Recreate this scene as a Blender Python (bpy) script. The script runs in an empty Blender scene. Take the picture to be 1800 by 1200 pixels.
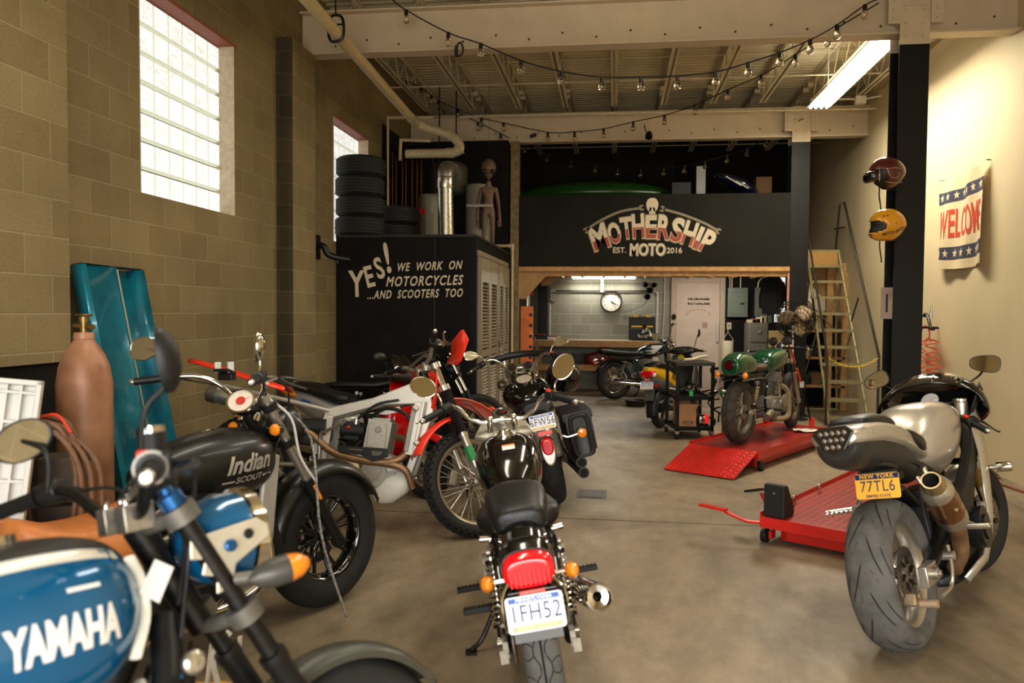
import bpy, bmesh, math, random
from mathutils import Vector, Matrix, Euler
S = bpy.context.scene
COL = S.collection
PI = math.pi
def R(d): return math.radians(d)
# ------------------------------------------------------------------ camera
cd = bpy.data.cameras.new('camera'); cam = bpy.data.objects.new('camera', cd); COL.objects.link(cam)
cd.sensor_width = 36.0; cd.lens = 28.0; cd.clip_start = 0.05
cd.dof.use_dof = True; cd.dof.focus_distance = 6.2; cd.dof.aperture_fstop = 2.5
cam.matrix_world = Matrix.Translation((0, 0, 1.52)) @ Matrix.Rotation(R(7.33), 4, 'Z') @ Matrix.Rotation(R(90-2.17), 4, 'X') @ Matrix.Rotation(R(0.40), 4, 'Z')
S.camera = cam
# ------------------------------------------------------------------ sky, lamps, exposure
w = bpy.data.worlds.new('overcast_sky'); S.world = w; w.use_nodes = True
wn = w.node_tree.nodes; bgn = wn['Background']
gr = wn.new('ShaderNodeTexGradient'); tcw = wn.new('ShaderNodeTexCoord'); sep = wn.new('ShaderNodeSeparateXYZ'); rmp = wn.new('ShaderNodeValToRGB')
w.node_tree.links.new(tcw.outputs['Generated'], sep.inputs[0]); w.node_tree.links.new(sep.outputs['Z'], rmp.inputs[0])
rmp.color_ramp.elements[0].color = (0.42, 0.40, 0.36, 1); rmp.color_ramp.elements[0].position = 0.0
rmp.color_ramp.elements[1].color = (1.0, 1.0, 1.0, 1); rmp.color_ramp.elements[1].position = 0.12
w.node_tree.links.new(rmp.outputs['Color'], bgn.inputs['Color'])
bgn.inputs['Strength'].default_value = 9.0
S.view_settings.view_transform = 'Standard'; S.view_settings.look = 'None'; S.view_settings.gamma = 1.0
S.view_settings.exposure = 0.52; S.view_settings.use_curve_mapping = False
S.cycles.use_denoising = True
S.cycles.max_bounces = 7; S.cycles.diffuse_bounces = 4; S.cycles.glossy_bounces = 4; S.cycles.transmission_bounces = 6; S.cycles.transparent_max_bounces = 8
S.cycles.caustics_reflective = False; S.cycles.caustics_refractive = False; S.cycles.sample_clamp_indirect = 6.0
def area(name, loc, size, power, rot=(0, 0, 0), col=(1, 1, 1)):
    l = bpy.data.lights.new(name, 'AREA'); l.shape = 'RECTANGLE'; l.size, l.size_y = size; l.energy = power; l.color = col
    o = bpy.data.objects.new(name, l); o.location = loc; o.rotation_euler = rot; COL.objects.link(o); return o
# the open garage door behind the camera lets the sky in: a portal guides the sampling
po = area('garage_door_portal', (0.2, -2.39, 1.52), (5.1, 3.05), 1.0, (R(90), 0, 0)); po.data.cycles.is_portal = True
# ------------------------------------------------------------------ materials
def lin(c):
    if isinstance(c, str):
        c = c.lstrip('#'); c = tuple(int(c[i:i+2], 16)/255 for i in (0, 2, 4))
    return tuple((x/12.92 if x <= 0.04045 else ((x+0.055)/1.055)**2.4) for x in c)
MATS = {}
def mat(name, col='#808080', rough=0.5, metal=0.0, var=0.10, scale=30.0, bump=0.0, spec=0.5, coat=0.0, emit=None, est=1.0, trans=0.0, ior=1.45, alpha=1.0, rvar=0.08, col2=None):
    if name in MATS: return MATS[name]
    m = bpy.data.materials.new(name); m.use_nodes = True; nt = m.node_tree; N = nt.nodes; L = nt.links
    b = N['Principled BSDF']; c = lin(col)
    tc = N.new('ShaderNodeTexCoord'); nz = N.new('ShaderNodeTexNoise'); nz.inputs['Scale'].default_value = scale; nz.inputs['Detail'].default_value = 5
    L.new(tc.outputs['Object'], nz.inputs['Vector'])
    rp = N.new('ShaderNodeValToRGB'); rp.color_ramp.elements[0].position = 0.3; rp.color_ramp.elements[1].position = 0.7
    d = tuple(x*(1-var) for x in c) if col2 is None else lin(col2); u = tuple(min(1, x*(1+var)) for x in c)
    rp.color_ramp.elements[0].color = (*d, 1); rp.color_ramp.elements[1].color = (*u, 1)
    L.new(nz.outputs['Fac'], rp.inputs[0]); L.new(rp.outputs['Color'], b.inputs['Base Color'])
    if rvar > 0:
        mr = N.new('ShaderNodeMapRange'); mr.inputs[3].default_value = max(0, rough-rvar); mr.inputs[4].default_value = min(1, rough+rvar)
        L.new(nz.outputs['Fac'], mr.inputs[0]); L.new(mr.outputs[0], b.inputs['Roughness'])
    else: b.inputs['Roughness'].default_value = rough
    b.inputs['Metallic'].default_value = metal; b.inputs['Specular IOR Level'].default_value = spec
    b.inputs['Coat Weight'].default_value = coat; b.inputs['Coat Roughness'].default_value = 0.05
    b.inputs['Transmission Weight'].default_value = trans; b.inputs['IOR'].default_value = ior; b.inputs['Alpha'].default_value = alpha
    if emit is not None:
        b.inputs['Emission Color'].default_value = (*lin(emit), 1); b.inputs['Emission Strength'].default_value = est
    if bump > 0:
        bp = N.new('ShaderNodeBump'); bp.inputs['Strength'].default_value = bump; bp.inputs['Distance'].default_value = 0.01
        L.new(nz.outputs['Fac'], bp.inputs['Height']); L.new(bp.outputs['Normal'], b.inputs['Normal'])
    MATS[name] = m; return m
# ------------------------------------------------------------------ mesh builder
def V(*a): return Vector(a[0]) if len(a) == 1 else Vector(a)
def frame_z(d):
    d = Vector(d).normalized(); u = Vector((0, 0, 1)) if abs(d.z) < 0.95 else Vector((1, 0, 0))
    x = u.cross(d).normalized(); return x, d.cross(x), d
def crom(pts, n=6, closed=False):
    P = [Vector(p) for p in pts]
    if len(P) < 3 or n <= 1: return P
    out = []; m = len(P)
    for i in range(m if closed else m-1):
        p1, p2 = P[i], P[(i+1) % m]
        p0 = P[i-1] if (i > 0 or closed) else p1*2-p2
        p3 = P[(i+2) % m] if (i+2 < m or closed) else p2*2-p1
        for k in range(n):
            t = k/n
            out.append(0.5*((2*p1)+(p2-p0)*t+(2*p0-5*p1+4*p2-p3)*t*t+(3*p1-p0-3*p2+p3)*t**3))
    if not closed: out.append(P[-1])
    return out
class MB:
    def __init__(s, T=None): s.v = []; s.f = []; s.mi = []; s.mats = []; s.T = T or Matrix(); s.cm = None
    def m(s, material):
        if material not in s.mats: s.mats.append(material)
        s.cm = s.mats.index(material); return s
    def add(s, vs, fs):
        k = len(s.v); s.v += [s.T @ Vector(p) for p in vs]
        for f in fs: s.f.append([i+k for i in f]); s.mi.append(s.cm or 0)
        return s
    def grid(s, rows, cu=False, cv=False, cap=False):
        nr, nc = len(rows), len(rows[0]); vs = [p for r in rows for p in r]; fs = []
        for i in range(nr if cv else nr-1):
            for j in range(nc if cu else nc-1):
                a = i*nc+j; b = i*nc+(j+1) % nc; c = ((i+1) % nr)*nc+(j+1) % nc; d = ((i+1) % nr)*nc+j
                fs.append([a, b, c, d])
        if cap: fs.append(list(range(nc))[::-1]); fs.append([(nr-1)*nc+j for j in range(nc)])
        return s.add(vs, fs)
    def box(s, c, d, rot=None, taper=1.0):
        M = Matrix.Translation(Vector(c)) @ (rot.to_4x4() if rot is not None else Matrix())
        x, y, z = d[0]/2, d[1]/2, d[2]/2; t = taper
        vs = [M @ Vector(p) for p in ((-x, -y, -z), (x, -y, -z), (x, y, -z), (-x, y, -z), (-x*t, -y*t, z), (x*t, -y*t, z), (x*t, y*t, z), (-x*t, y*t, z))]
        return s.add(vs, [[3, 2, 1, 0], [4, 5, 6, 7], [0, 1, 5, 4], [1, 2, 6, 5], [2, 3, 7, 6], [3, 0, 4, 7]])
    def bx(s, x0, x1, y0, y1, z0, z1): return s.box(((x0+x1)/2, (y0+y1)/2, (z0+z1)/2), (abs(x1-x0), abs(y1-y0), abs(z1-z0)))
    def cyl(s, a, b, r0, r1=None, n=16, cap=True):
        a, b = Vector(a), Vector(b); x, y, z = frame_z(b-a); r1 = r0 if r1 is None else r1
        rows = [[p+(x*math.cos(2*PI*k/n)+y*math.sin(2*PI*k/n))*r for k in range(n)] for p, r in ((a, r0), (b, r1))]
        return s.grid(rows, cu=True, cap=cap)
    def tube(s, pts, r, n=10, sub=5, closed=False, cap=True, flat=None):
        P = crom(pts, sub, closed); m = len(P); rows = []
        rr = r if not isinstance(r, (list, tuple)) else None
        x = None
        for i, p in enumerate(P):
            if closed: t = P[(i+1) % m]-P[i-1]
            else: t = P[min(i+1, m-1)]-P[max(i-1, 0)]
            if t.length < 1e-9: t = Vector((0, 0, 1))
            t.normalize()
            if x is None: x = frame_z(t)[0]
            x = (x-t*x.dot(t)); x = x.normalized() if x.length > 1e-6 else frame_z(t)[0]; y = t.cross(x)
            if rr is None:
                q = i/(m-1)*(len(r)-1); k = min(int(q), len(r)-2); rad = r[k]+(r[k+1]-r[k])*(q-k)
            else: rad = rr
            f = flat or 1.0
            rows.append([p+x*math.cos(2*PI*k/n)*rad+y*math.sin(2*PI*k/n)*rad*f for k in range(n)])
        return s.grid(rows, cu=True, cv=closed, cap=cap and not closed)
    def lathe(s, prof, o, ax, n=24, closed=False, cap=False, arc=None):
        o = Vector(o); x, y, z = frame_z(ax)
        if arc is None: rows = [[o+z*h+(x*math.cos(2*PI*k/n)+y*math.sin(2*PI*k/n))*r for k in range(n)] for r, h in prof]
        return s.grid(rows, cu=True, cv=closed, cap=cap)
    def ell(s, c, r, rot=None, n=20, m=12):
        M = Matrix.Translation(Vector(c)) @ (rot.to_4x4() if rot is not None else Matrix()); rows = []
        for i in range(m+1):
            a = -PI/2+PI*i/m; cr = max(math.cos(a), 1e-3)
            rows.append([M @ Vector((r[0]*cr*math.cos(2*PI*k/n), r[1]*cr*math.sin(2*PI*k/n), r[2]*math.sin(a))) for k in range(n)])
        return s.grid(rows, cu=True, cap=True)
    def loft(s, secs, sub=5, seg=28, cap=True, axis='x'):
        """secs: (x, zc, half_width, half_height_up, half_height_down, exponent_top, exponent_bottom[, yc])"""
        Q = [list(q)+[0.0]*(8-len(q)) for q in secs]; W = []
        for i in range(len(Q)-1):
            p1, p2 = Q[i], Q[i+1]; p0 = Q[i-1] if i else p1; p3 = Q[i+2] if i+2 < len(Q) else p2
            for k in range(sub):
                t = k/sub; W.append([0.5*((2*b)+(c-a)*t+(2*a-5*b+4*c-d)*t*t+(3*b-a-3*c+d)*t**3) for a, b, c, d in zip(p0, p1, p2, p3)])
        W.append(Q[-1]); rows = []
        for x, zc, hw, hu, hd, nt, nb, yc in W:
            row = []
            for k in range(seg):
                a = 2*PI*k/seg; ca, sa = math.cos(a), math.sin(a); n = nt if sa >= 0 else nb
                yy = math.copysign(abs(ca)**(2/n), ca)*max(hw, .0005); zz = math.copysign(abs(sa)**(2/n), sa)*max(hu if sa >= 0 else hd, .0005)
                row.append(Vector((x, yc+yy, zc+zz)))
            rows.append(row)
        return s.grid(rows, cu=True, cap=cap)
    def prism(s, outline, o, u, v, th):
        """2D outline in the plane (o,u,v), extruded th along u x v"""
        o, u, v = Vector(o), Vector(u), Vector(v); w_ = u.cross(v).normalized()*th; n = len(outline)
        a = [o+u*p[0]+v*p[1] for p in outline]; b = [p+w_ for p in a]
        return s.add(a+b, [list(range(n))[::-1], list(range(n, 2*n))]+[[i, (i+1) % n, n+(i+1) % n, n+i] for i in range(n)])
    def text(s, txt, o, u, v, size, align='CENTER', bold=0.0, shear=0.0, depth=0.0, space=1.0, sx=1.0):
        vs, fs = text_geo(txt, align, bold, shear, space); o, u, v = Vector(o), Vector(u).normalized(), Vector(v).normalized(); w_ = u.cross(v)
        if depth <= 0: return s.add([o+u*p[0]*size*sx+v*p[1]*size+w_*.0004 for p in vs], fs)
        n = len(vs); edges = {}
        for f in fs:
            for i in range(len(f)):
                e = (f[i], f[(i+1) % len(f)]); k = tuple(sorted(e)); edges.setdefault(k, []).append(e)
        side = [[e[0][1], e[0][0], n+e[0][0], n+e[0][1]] for e in edges.values() if len(e) == 1]
        top = [o+u*p[0]*size*sx+v*p[1]*size+w_*depth for p in vs]; bot = [p-w_*depth for p in top]
        return s.add(top+bot, fs+[[i+n for i in f][::-1] for f in fs]+[[a, b, c, d] for a, b, c, d in side])
    def build(s, name, parent=None, smooth=40, bev=0.0, sub=0, solid=0.0, recalc=True):
        me = bpy.data.meshes.new(name); me.from_pydata([tuple(p) for p in s.v], [], s.f)
        for m_ in s.mats: me.materials.append(m_)
        for p, i in zip(me.polygons, s.mi): p.material_index = i
        if recalc:
            b = bmesh.new(); b.from_mesh(me); bmesh.ops.recalc_face_normals(b, faces=b.faces); b.to_mesh(me); b.free()
        if smooth:
            for p in me.polygons: p.use_smooth = True
            me.set_sharp_from_angle(angle=R(smooth))
        o = bpy.data.objects.new(name, me); COL.objects.link(o)
        if parent is not None: o.parent = parent
        if bev > 0:
            b = o.modifiers.new('bevel', 'BEVEL'); b.width = bev; b.segments = 2; b.limit_method = 'ANGLE'; b.angle_limit = R(40)
        if solid: 
            q = o.modifiers.new('solid', 'SOLIDIFY'); q.thickness = solid; q.offset = 0
        if sub:
            q = o.modifiers.new('sub', 'SUBSURF'); q.levels = sub; q.render_levels = sub
        return o
TG = {}
def text_geo(txt, align, bold, shear, space):
    k = (txt, align, bold, shear, space)
    if k not in TG:
        c = bpy.data.curves.new('lettering', 'FONT'); c.body = txt; c.align_x = align; c.align_y = 'CENTER'; c.offset = bold; c.shear = shear; c.space_character = space; c.resolution_u = 3
        o = bpy.data.objects.new('lettering', c); COL.objects.link(o); dg = bpy.context.evaluated_depsgraph_get(); dg.update()
        me = bpy.data.meshes.new_from_object(o.evaluated_get(dg)); b = bmesh.new(); b.from_mesh(me); bmesh.ops.remove_doubles(b, verts=b.verts, dist=1e-5); b.to_mesh(me); b.free()
        TG[k] = ([tuple(p.co) for p in me.vertices], [list(p.vertices) for p in me.polygons])
        bpy.data.objects.remove(o); bpy.data.curves.remove(c); bpy.data.meshes.remove(me)
    return TG[k]
def thing(name, label, cat, loc=(0, 0, 0), rot=(0, 0, 0), group=None):
    o = bpy.data.objects.new(name, None); COL.objects.link(o); o.empty_display_size = .1; o.location = loc; o.rotation_euler = rot
    return tag(o, label, cat, group)
def tag(o, label, cat, group=None, kind=None):
    o['label'] = label; o['category'] = cat
    if group: o['group'] = group
    if kind: o['kind'] = kind
    return o
def struct(o): o['kind'] = 'structure'; return o
def copy_tree(o, parent=None):
    kids = [c for c in bpy.data.objects if c.parent == o]
    c = o.copy(); COL.objects.link(c)
    if parent is not None: c.parent = parent
    for k in kids: copy_tree(k, c)
    return c
def circ(r, n=24, c=(0, 0), a0=0.0): return [(c[0]+r*math.cos(a0+2*PI*k/n), c[1]+r*math.sin(a0+2*PI*k/n)) for k in range(n)]
X3, Y3, Z3 = Vector((1, 0, 0)), Vector((0, 1, 0)), Vector((0, 0, 1))
# ------------------------------------------------------------------ shared materials
chrome = mat('chrome', '#d8d4cc', 0.10, 1.0, var=.03, rvar=.05)
alu = mat('cast_aluminium', '#a8a092', 0.42, 0.9, var=.12, scale=60)
alub = mat('brushed_aluminium', '#c4beb2', 0.30, 0.9, var=.06, scale=80)
dirtymetal = mat('dirty_metal', '#6d6357', 0.55, 0.8, var=.3, scale=40)
steel_dark = mat('dark_steel', '#2c2a28', 0.40, 0.8, var=.2, scale=40)
blackgloss = mat('gloss_black_paint', '#060606', 0.12, 0.0, var=.05, coat=.6, rvar=.03)
blacksatin = mat('satin_black_paint', '#0c0c0c', 0.42, 0.0, var=.15)
blackplastic = mat('black_plastic', '#101010', 0.50, 0.0, var=.2, scale=50)
rubber = mat('tyre_rubber', '#1a1917', 0.75, 0.0, var=.25, scale=25, bump=.08)
rubber_grey = mat('worn_tyre_rubber', '#55524d', 0.80, 0.0, var=.22, scale=18, bump=.1)
groove = mat('tyre_groove', '#121211', 0.9)
leather_black = mat('black_leather', '#131211', 0.42, 0.0, var=.25, scale=90, bump=.12)
mirror_glass = mat('mirror_glass', '#e8e8e8', 0.03, 1.0, var=.01, rvar=0)
amber = mat('amber_lens', '#f08a1c', 0.18, 0.0, var=.12, coat=.5)
redlens = mat('red_lens', '#d8101a', 0.15, 0.0, var=.2, coat=.6)
pinklens = mat('red_reflector', '#f0625a', 0.25, 0.0, var=.1, coat=.4)
redpaint = mat('orange_red_plastic', '#f0351a', 0.32, 0.0, var=.06, coat=.25)
white_paint = mat('white_paint', '#e9e6de', 0.45, 0.0, var=.05)
# ------------------------------------------------------------------ the room
CM = cam.matrix_world.copy()
def at(px, py, ax, val):
    """the point of the photograph's line of sight (px, py) that lies on the plane axis = val"""
    d = CM.to_3x3() @ Vector(((px-900)/1400, -(py-600)/1400, -1.0)); c = CM.translation
    return c+d*((val-c[ax])/d[ax])
def block_mat(name, c1, c2, mort, axis, row=0.2065, zo=0.0445, ao=0.0, bw=0.4065, ms=0.006, bump=.6, dirt=.35, rough=.9):
    m = bpy.data.materials.new(name); m.use_nodes = True; nt = m.node_tree; N = nt.nodes; L = nt.links; b = N['Principled BSDF']
    tc = N.new('ShaderNodeTexCoord'); sp = N.new('ShaderNodeSeparateXYZ'); cb = N.new('ShaderNodeCombineXYZ'); br = N.new('ShaderNodeTexBrick')
    L.new(tc.outputs['Object'], sp.inputs[0])
    a1 = N.new('ShaderNodeMath'); a1.operation = 'ADD'; a1.inputs[1].default_value = ao+20*bw; L.new(sp.outputs[axis], a1.inputs[0]); L.new(a1.outputs[0], cb.inputs[0])
    a2 = N.new('ShaderNodeMath'); a2.operation = 'SUBTRACT'; a2.inputs[1].default_value = zo; L.new(sp.outputs['Z'], a2.inputs[0]); L.new(a2.outputs[0], cb.inputs[1])
    L.new(cb.outputs[0], br.inputs['Vector'])
    br.inputs['Scale'].default_value = 1.0; br.inputs['Brick Width'].default_value = bw; br.inputs['Row Height'].default_value = row
    br.inputs['Mortar Size'].default_value = ms; br.inputs['Mortar Smooth'].default_value = .35; br.inputs['Bias'].default_value = 0.0
    br.inputs['Color1'].default_value = (*lin(c1), 1); br.inputs['Color2'].default_value = (*lin(c2), 1); br.inputs['Mortar'].default_value = (*lin(mort), 1)
    n1 = N.new('ShaderNodeTexNoise'); n1.inputs['Scale'].default_value = 1.1; n1.inputs['Detail'].default_value = 6; L.new(tc.outputs['Object'], n1.inputs['Vector'])
    n2 = N.new('ShaderNodeTexNoise'); n2.inputs['Scale'].default_value = 110; n2.inputs['Detail'].default_value = 3; L.new(tc.outputs['Object'], n2.inputs['Vector'])
    r1 = N.new('ShaderNodeMapRange'); r1.inputs[1].default_value = .3; r1.inputs[2].default_value = .7; r1.inputs[3].default_value = 1-dirt; r1.inputs[4].default_value = 1.0; L.new(n1.outputs['Fac'], r1.inputs[0])
    r2 = N.new('ShaderNodeMapRange'); r2.inputs[1].default_value = .3; r2.inputs[2].default_value = .7; r2.inputs[3].default_value = .80; r2.inputs[4].default_value = 1.12; L.new(n2.outputs['Fac'], r2.inputs[0])
    mm = N.new('ShaderNodeMath'); mm.operation = 'MULTIPLY'; L.new(r1.outputs[0], mm.inputs[0]); L.new(r2.outputs[0], mm.inputs[1])
    mx = N.new('ShaderNodeMixRGB'); mx.blend_type = 'MULTIPLY'; mx.inputs[0].default_value = 1.0; L.new(br.outputs['Color'], mx.inputs[1]); L.new(mm.outputs[0], mx.inputs[2])
    L.new(mx.outputs[0], b.inputs['Base Color']); b.inputs['Roughness'].default_value = rough; b.inputs['Specular IOR Level'].default_value = .2
    ad = N.new('ShaderNodeMath'); ad.operation = 'MULTIPLY_ADD'; ad.inputs[1].default_value = -1.0; L.new(br.outputs['Fac'], ad.inputs[0])
    n3 = N.new('ShaderNodeMath'); n3.operation = 'MULTIPLY'; n3.inputs[1].default_value = .22; L.new(n2.outputs['Fac'], n3.inputs[0]); L.new(n3.outputs[0], ad.inputs[2])
    bp = N.new('ShaderNodeBump'); bp.inputs['Strength'].default_value = bump; bp.inputs['Distance'].default_value = .008; L.new(ad.outputs[0], bp.inputs['Height']); L.new(bp.outputs['Normal'], b.inputs['Normal'])
    return m
blk_left = block_mat('tan_block_wall', '#95855f', '#887753', '#a2946e', 'Y', ao=.1)
blk_front = block_mat('tan_block_pilaster', '#92825d', '#857551', '#a2946e', 'X', ao=.15)
blk_back = block_mat('grey_block_wall', '#a3a190', '#969382', '#b5b2a2', 'X', ao=.05, ms=.008, dirt=.25)
def concrete():
    m = bpy.data.materials.new('stained_concrete'); m.use_nodes = True; nt = m.node_tree; N = nt.nodes; L = nt.links; b = N['Principled BSDF']
    tc = N.new('ShaderNodeTexCoord'); mp = N.new('ShaderNodeMapping'); mp.inputs['Scale'].default_value = (1, .55, 1); L.new(tc.outputs['Object'], mp.inputs[0])
    n1 = N.new('ShaderNodeTexNoise'); n1.inputs['Scale'].default_value = .75; n1.inputs['Detail'].default_value = 9; n1.inputs['Roughness'].default_value = .62; n1.inputs['Distortion'].default_value = .6; L.new(mp.outputs[0], n1.inputs['Vector'])
    n2 = N.new('ShaderNodeTexNoise'); n2.inputs['Scale'].default_value = 5.5; n2.inputs['Detail'].default_value = 8; n2.inputs['Roughness'].default_value = .7; L.new(mp.outputs[0], n2.inputs['Vector'])
    n3 = N.new('ShaderNodeTexNoise'); n3.inputs['Scale'].default_value = 160; n3.inputs['Detail'].default_value = 2; L.new(tc.outputs['Object'], n3.inputs['Vector'])
    r = N.new('ShaderNodeValToRGB'); e = r.color_ramp.elements; e[0].position = .30; e[0].color = (*lin('#655844'), 1); e[1].position = .68; e[1].color = (*lin('#a3937a'), 1)
    k = e.new(.5); k.color = (*lin('#907f66'), 1); L.new(n1.outputs['Fac'], r.inputs[0])
    r2 = N.new('ShaderNodeMapRange'); r2.inputs[1].default_value = .33; r2.inputs[2].default_value = .62; r2.inputs[3].default_value = .70; r2.inputs[4].default_value = 1.08; L.new(n2.outputs['Fac'], r2.inputs[0])
    r3 = N.new('ShaderNodeMapRange'); r3.inputs[3].default_value = .90; r3.inputs[4].default_value = 1.1; L.new(n3.outputs['Fac'], r3.inputs[0])
    mm = N.new('ShaderNodeMath'); mm.operation = 'MULTIPLY'; L.new(r2.outputs[0], mm.inputs[0]); L.new(r3.outputs[0], mm.inputs[1])
    mx = N.new('ShaderNodeMixRGB'); mx.blend_type = 'MULTIPLY'; mx.inputs[0].default_value = 1; L.new(r.outputs[0], mx.inputs[1]); L.new(mm.outputs[0], mx.inputs[2]); L.new(mx.outputs[0], b.inputs['Base Color'])
    rr = N.new('ShaderNodeMapRange'); rr.inputs[1].default_value = .3; rr.inputs[2].default_value = .7; rr.inputs[3].default_value = .62; rr.inputs[4].default_value = .34; L.new(n1.outputs['Fac'], rr.inputs[0]); L.new(rr.outputs[0], b.inputs['Roughness'])
    bp = N.new('ShaderNodeBump'); bp.inputs['Strength'].default_value = .12; bp.inputs['Distance'].default_value = .006; L.new(n2.outputs['Fac'], bp.inputs['Height']); L.new(bp.outputs['Normal'], b.inputs['Normal'])
    return m
beamp = mat('cream_beam_paint', '#cbb99c', .55, var=.06, scale=6)
wallp = mat('cream_wall_paint', '#d6c49b', .7, var=.05, scale=2.0)
deckp = mat('grey_roof_deck', '#c4b692', .75, 0, var=.12, scale=3)
joistp = mat('beige_joist_paint', '#cdbf9f', .55, var=.12, scale=12)
colblk = mat('black_column_paint', '#0d0b09', .5, spec=.3, var=.3, scale=9)
dark_paint = mat('black_wall_paint', '#141210', .75, var=.4, scale=3, spec=.18)
char_paint = mat('charcoal_wall_paint', '#15171a', .75, spec=.2, var=.3, scale=3)
wood = mat('pine_lumber', '#b98b54', .6, var=.22, scale=14)
plywood = mat('plywood', '#ab8350', .6, var=.15, scale=8)
lettering = mat('cream_sign_paint', '#d9c9ab', .6, var=.1, scale=40)
signred = mat('rust_red_sign_paint', '#a8452c', .6, var=.12, scale=40)
signgrey = mat('grey_sign_paint', '#8b8067', .6, var=.15, scale=40)
duct_mat = mat('galvanised_steel', '#b9b6a6', .28, 1.0, var=.14, scale=45)
pipe_white = mat('aged_white_pipe', '#c9b58a', .45, var=.12, scale=9)
copper = mat('copper_pipe', '#5e3216', .4, .8, var=.25)
XL, XR = -3.22, 3.62
fl_ = MB().m(concrete()).bx(XL-.3, XR+.3, -2.6, 16.1, -.2, 0); struct(fl_.build('floor', smooth=0))
# left wall with its two openings
b = MB().m(blk_left); ZC = 4.92; W0, W1, WB_, WT = 5.10, 6.46, 2.315, 3.74
V0, V1 = 8.86, 10.16
for y0, y1, z0, z1 in ((-2.6, W0, 0, ZC), (W0, W1, 0, WB_), (W0, W1, WT+.0, ZC), (W1, V0, 0, ZC), (V0, V1, 0, WB_), (V0, V1, WT, ZC), (V1, 16.1, 0, ZC)):
    b.bx(XL-.3, XL, y0, y1, z0, z1)
struct(b.build('wall_left', smooth=0))
MB_ = MB
b = MB().m(blk_left).bx(XL-.1, -3.02, -2.6, 4.105, 1.225, ZC).m(dark_paint).bx(XL-.1, -3.05, -2.6, 4.09, 0, 1.225); struct(b.build('wall_pilaster', smooth=0))
# pilaster under the beam, its near edge rounded like bullnose blocks
arc_ = [(-3.12+.06*math.sin(R(a)), 7.37-.06*math.cos(R(a))) for a in (0, 15, 30, 45, 60, 75, 90)]; b = MB()
b.m(block_mat('dark_block_pier', '#4d4332', '#40382a', '#5d5240', 'X', ao=.15)).grid([[(x, y, z) for x, y in [(XL, 7.31)]+arc_[:5]] for z in (0, 4.10)]); b.m(blk_left).grid([[(x, y, z) for x, y in arc_[4:]+[(-3.06, 7.90), (XL, 7.90)]] for z in (0, 4.10)]); struct(b.build('wall_pier', smooth=30))  # near side of the pier in a darker block colour
struct(MB().m(dark_paint).bx(XL, XL+.015, 10.78, 12.1, 2.39, 4.1).bx(XL, -1.62, 12.02, 12.09, 2.39, 4.1).build('wall_dark_panel', smooth=0))  # thin dark sheets behind the pipes and along the left wall
# glass block windows
jamb = mat('window_lit_jamb', '#b9ab93', .85, var=.15, scale=25, bump=.3); lint = mat('red_steel_lintel', '#8c4a34', .6, var=.15, scale=15)  # jamb colour paler than the walls, the window's light put into it
def glass_block():
    m = bpy.data.materials.new('glass_block'); m.use_nodes = True; nt = m.node_tree; N = nt.nodes; L = nt.links; b = N['Principled BSDF']
    tc = N.new('ShaderNodeTexCoord'); wv = N.new('ShaderNodeTexNoise'); mp = N.new('ShaderNodeMapping'); mp.inputs['Rotation'].default_value = (R(35), 0, 0); mp.inputs['Scale'].default_value = (1, 7, 22); L.new(tc.outputs['Object'], mp.inputs[0])
    wv.inputs['Scale'].default_value = 1.3; wv.inputs['Detail'].default_value = 2; wv.inputs['Distortion'].default_value = 1.6; L.new(mp.outputs[0], wv.inputs['Vector'])
    rp = N.new('ShaderNodeValToRGB'); e = rp.color_ramp.elements; e[0].position = .30; e[0].color = (.60, .62, .58, 1); e[1].position = .55; e[1].color = (.96, .97, .95, 1); L.new(wv.outputs['Fac'], rp.inputs[0])
    b.inputs['Base Color'].default_value = (.8, .82, .8, 1); b.inputs['Roughness'].default_value = .15
    L.new(rp.outputs[0], b.inputs['Emission Color']); b.inputs['Emission Strength'].default_value = .60; return m
gb = glass_block(); gm = mat('dark_glass_joint', '#3a3a2e', .8)
gedge = mat('glass_block_edge', '#c8cabb', .2, emit='#c9cbb8', est=.42)
def glass_window(n, y0, y1, z0, z1, cols, rows):
    b = MB().m(gm).bx(XL-.20, XL-.17, y0, y1, z0, z1); cw, rh = (y1-y0)/cols, (z1-z0)/rows
    for i in range(cols):
        for j in range(rows):
            ya, yb = y0+i*cw+.002, y0+(i+1)*cw-.002; za, zb = z0+j*rh+.003, z0+(j+1)*rh-.003; x0, x1 = XL-.17, XL-.13
            k = .016; ky = .007
            b.m(gedge); b.add([(x0, ya, za), (x0, yb, za), (x0, yb, zb), (x0, ya, zb), (x1, ya+ky, za+k), (x1, yb-ky, za+k), (x1, yb-ky, zb-k), (x1, ya+ky, zb-k)], [[0, 1, 5, 4], [1, 2, 6, 5], [2, 3, 7, 6], [3, 0, 4, 7]])
            b.m(gb); b.add([(x1, ya+ky, za+k), (x1, yb-ky, za+k), (x1, yb-ky, zb-k), (x1, ya+ky, zb-k)], [[0, 1, 2, 3]])
    o = struct(b.build('window_%d' % n, smooth=0, recalc=True))
    j_ = MB().m(jamb).bx(XL-.17, XL+.004, y1-.006, y1, z0, z1); j_.bx(XL-.17, XL+.004, y0, y0+.006, z0, z1); j_.build('window_jamb', o, smooth=0)
    l_ = MB().m(lint).bx(XL-.17, XL+.006, y0-.02, y1+.05, z1-.005, z1+.02); l_.build('window_lintel', o, smooth=0)
glass_window(1, W0, W1, WB_, WT, 7, 7); glass_window(2, V0, V1, WB_, WT, 7, 7)
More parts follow.
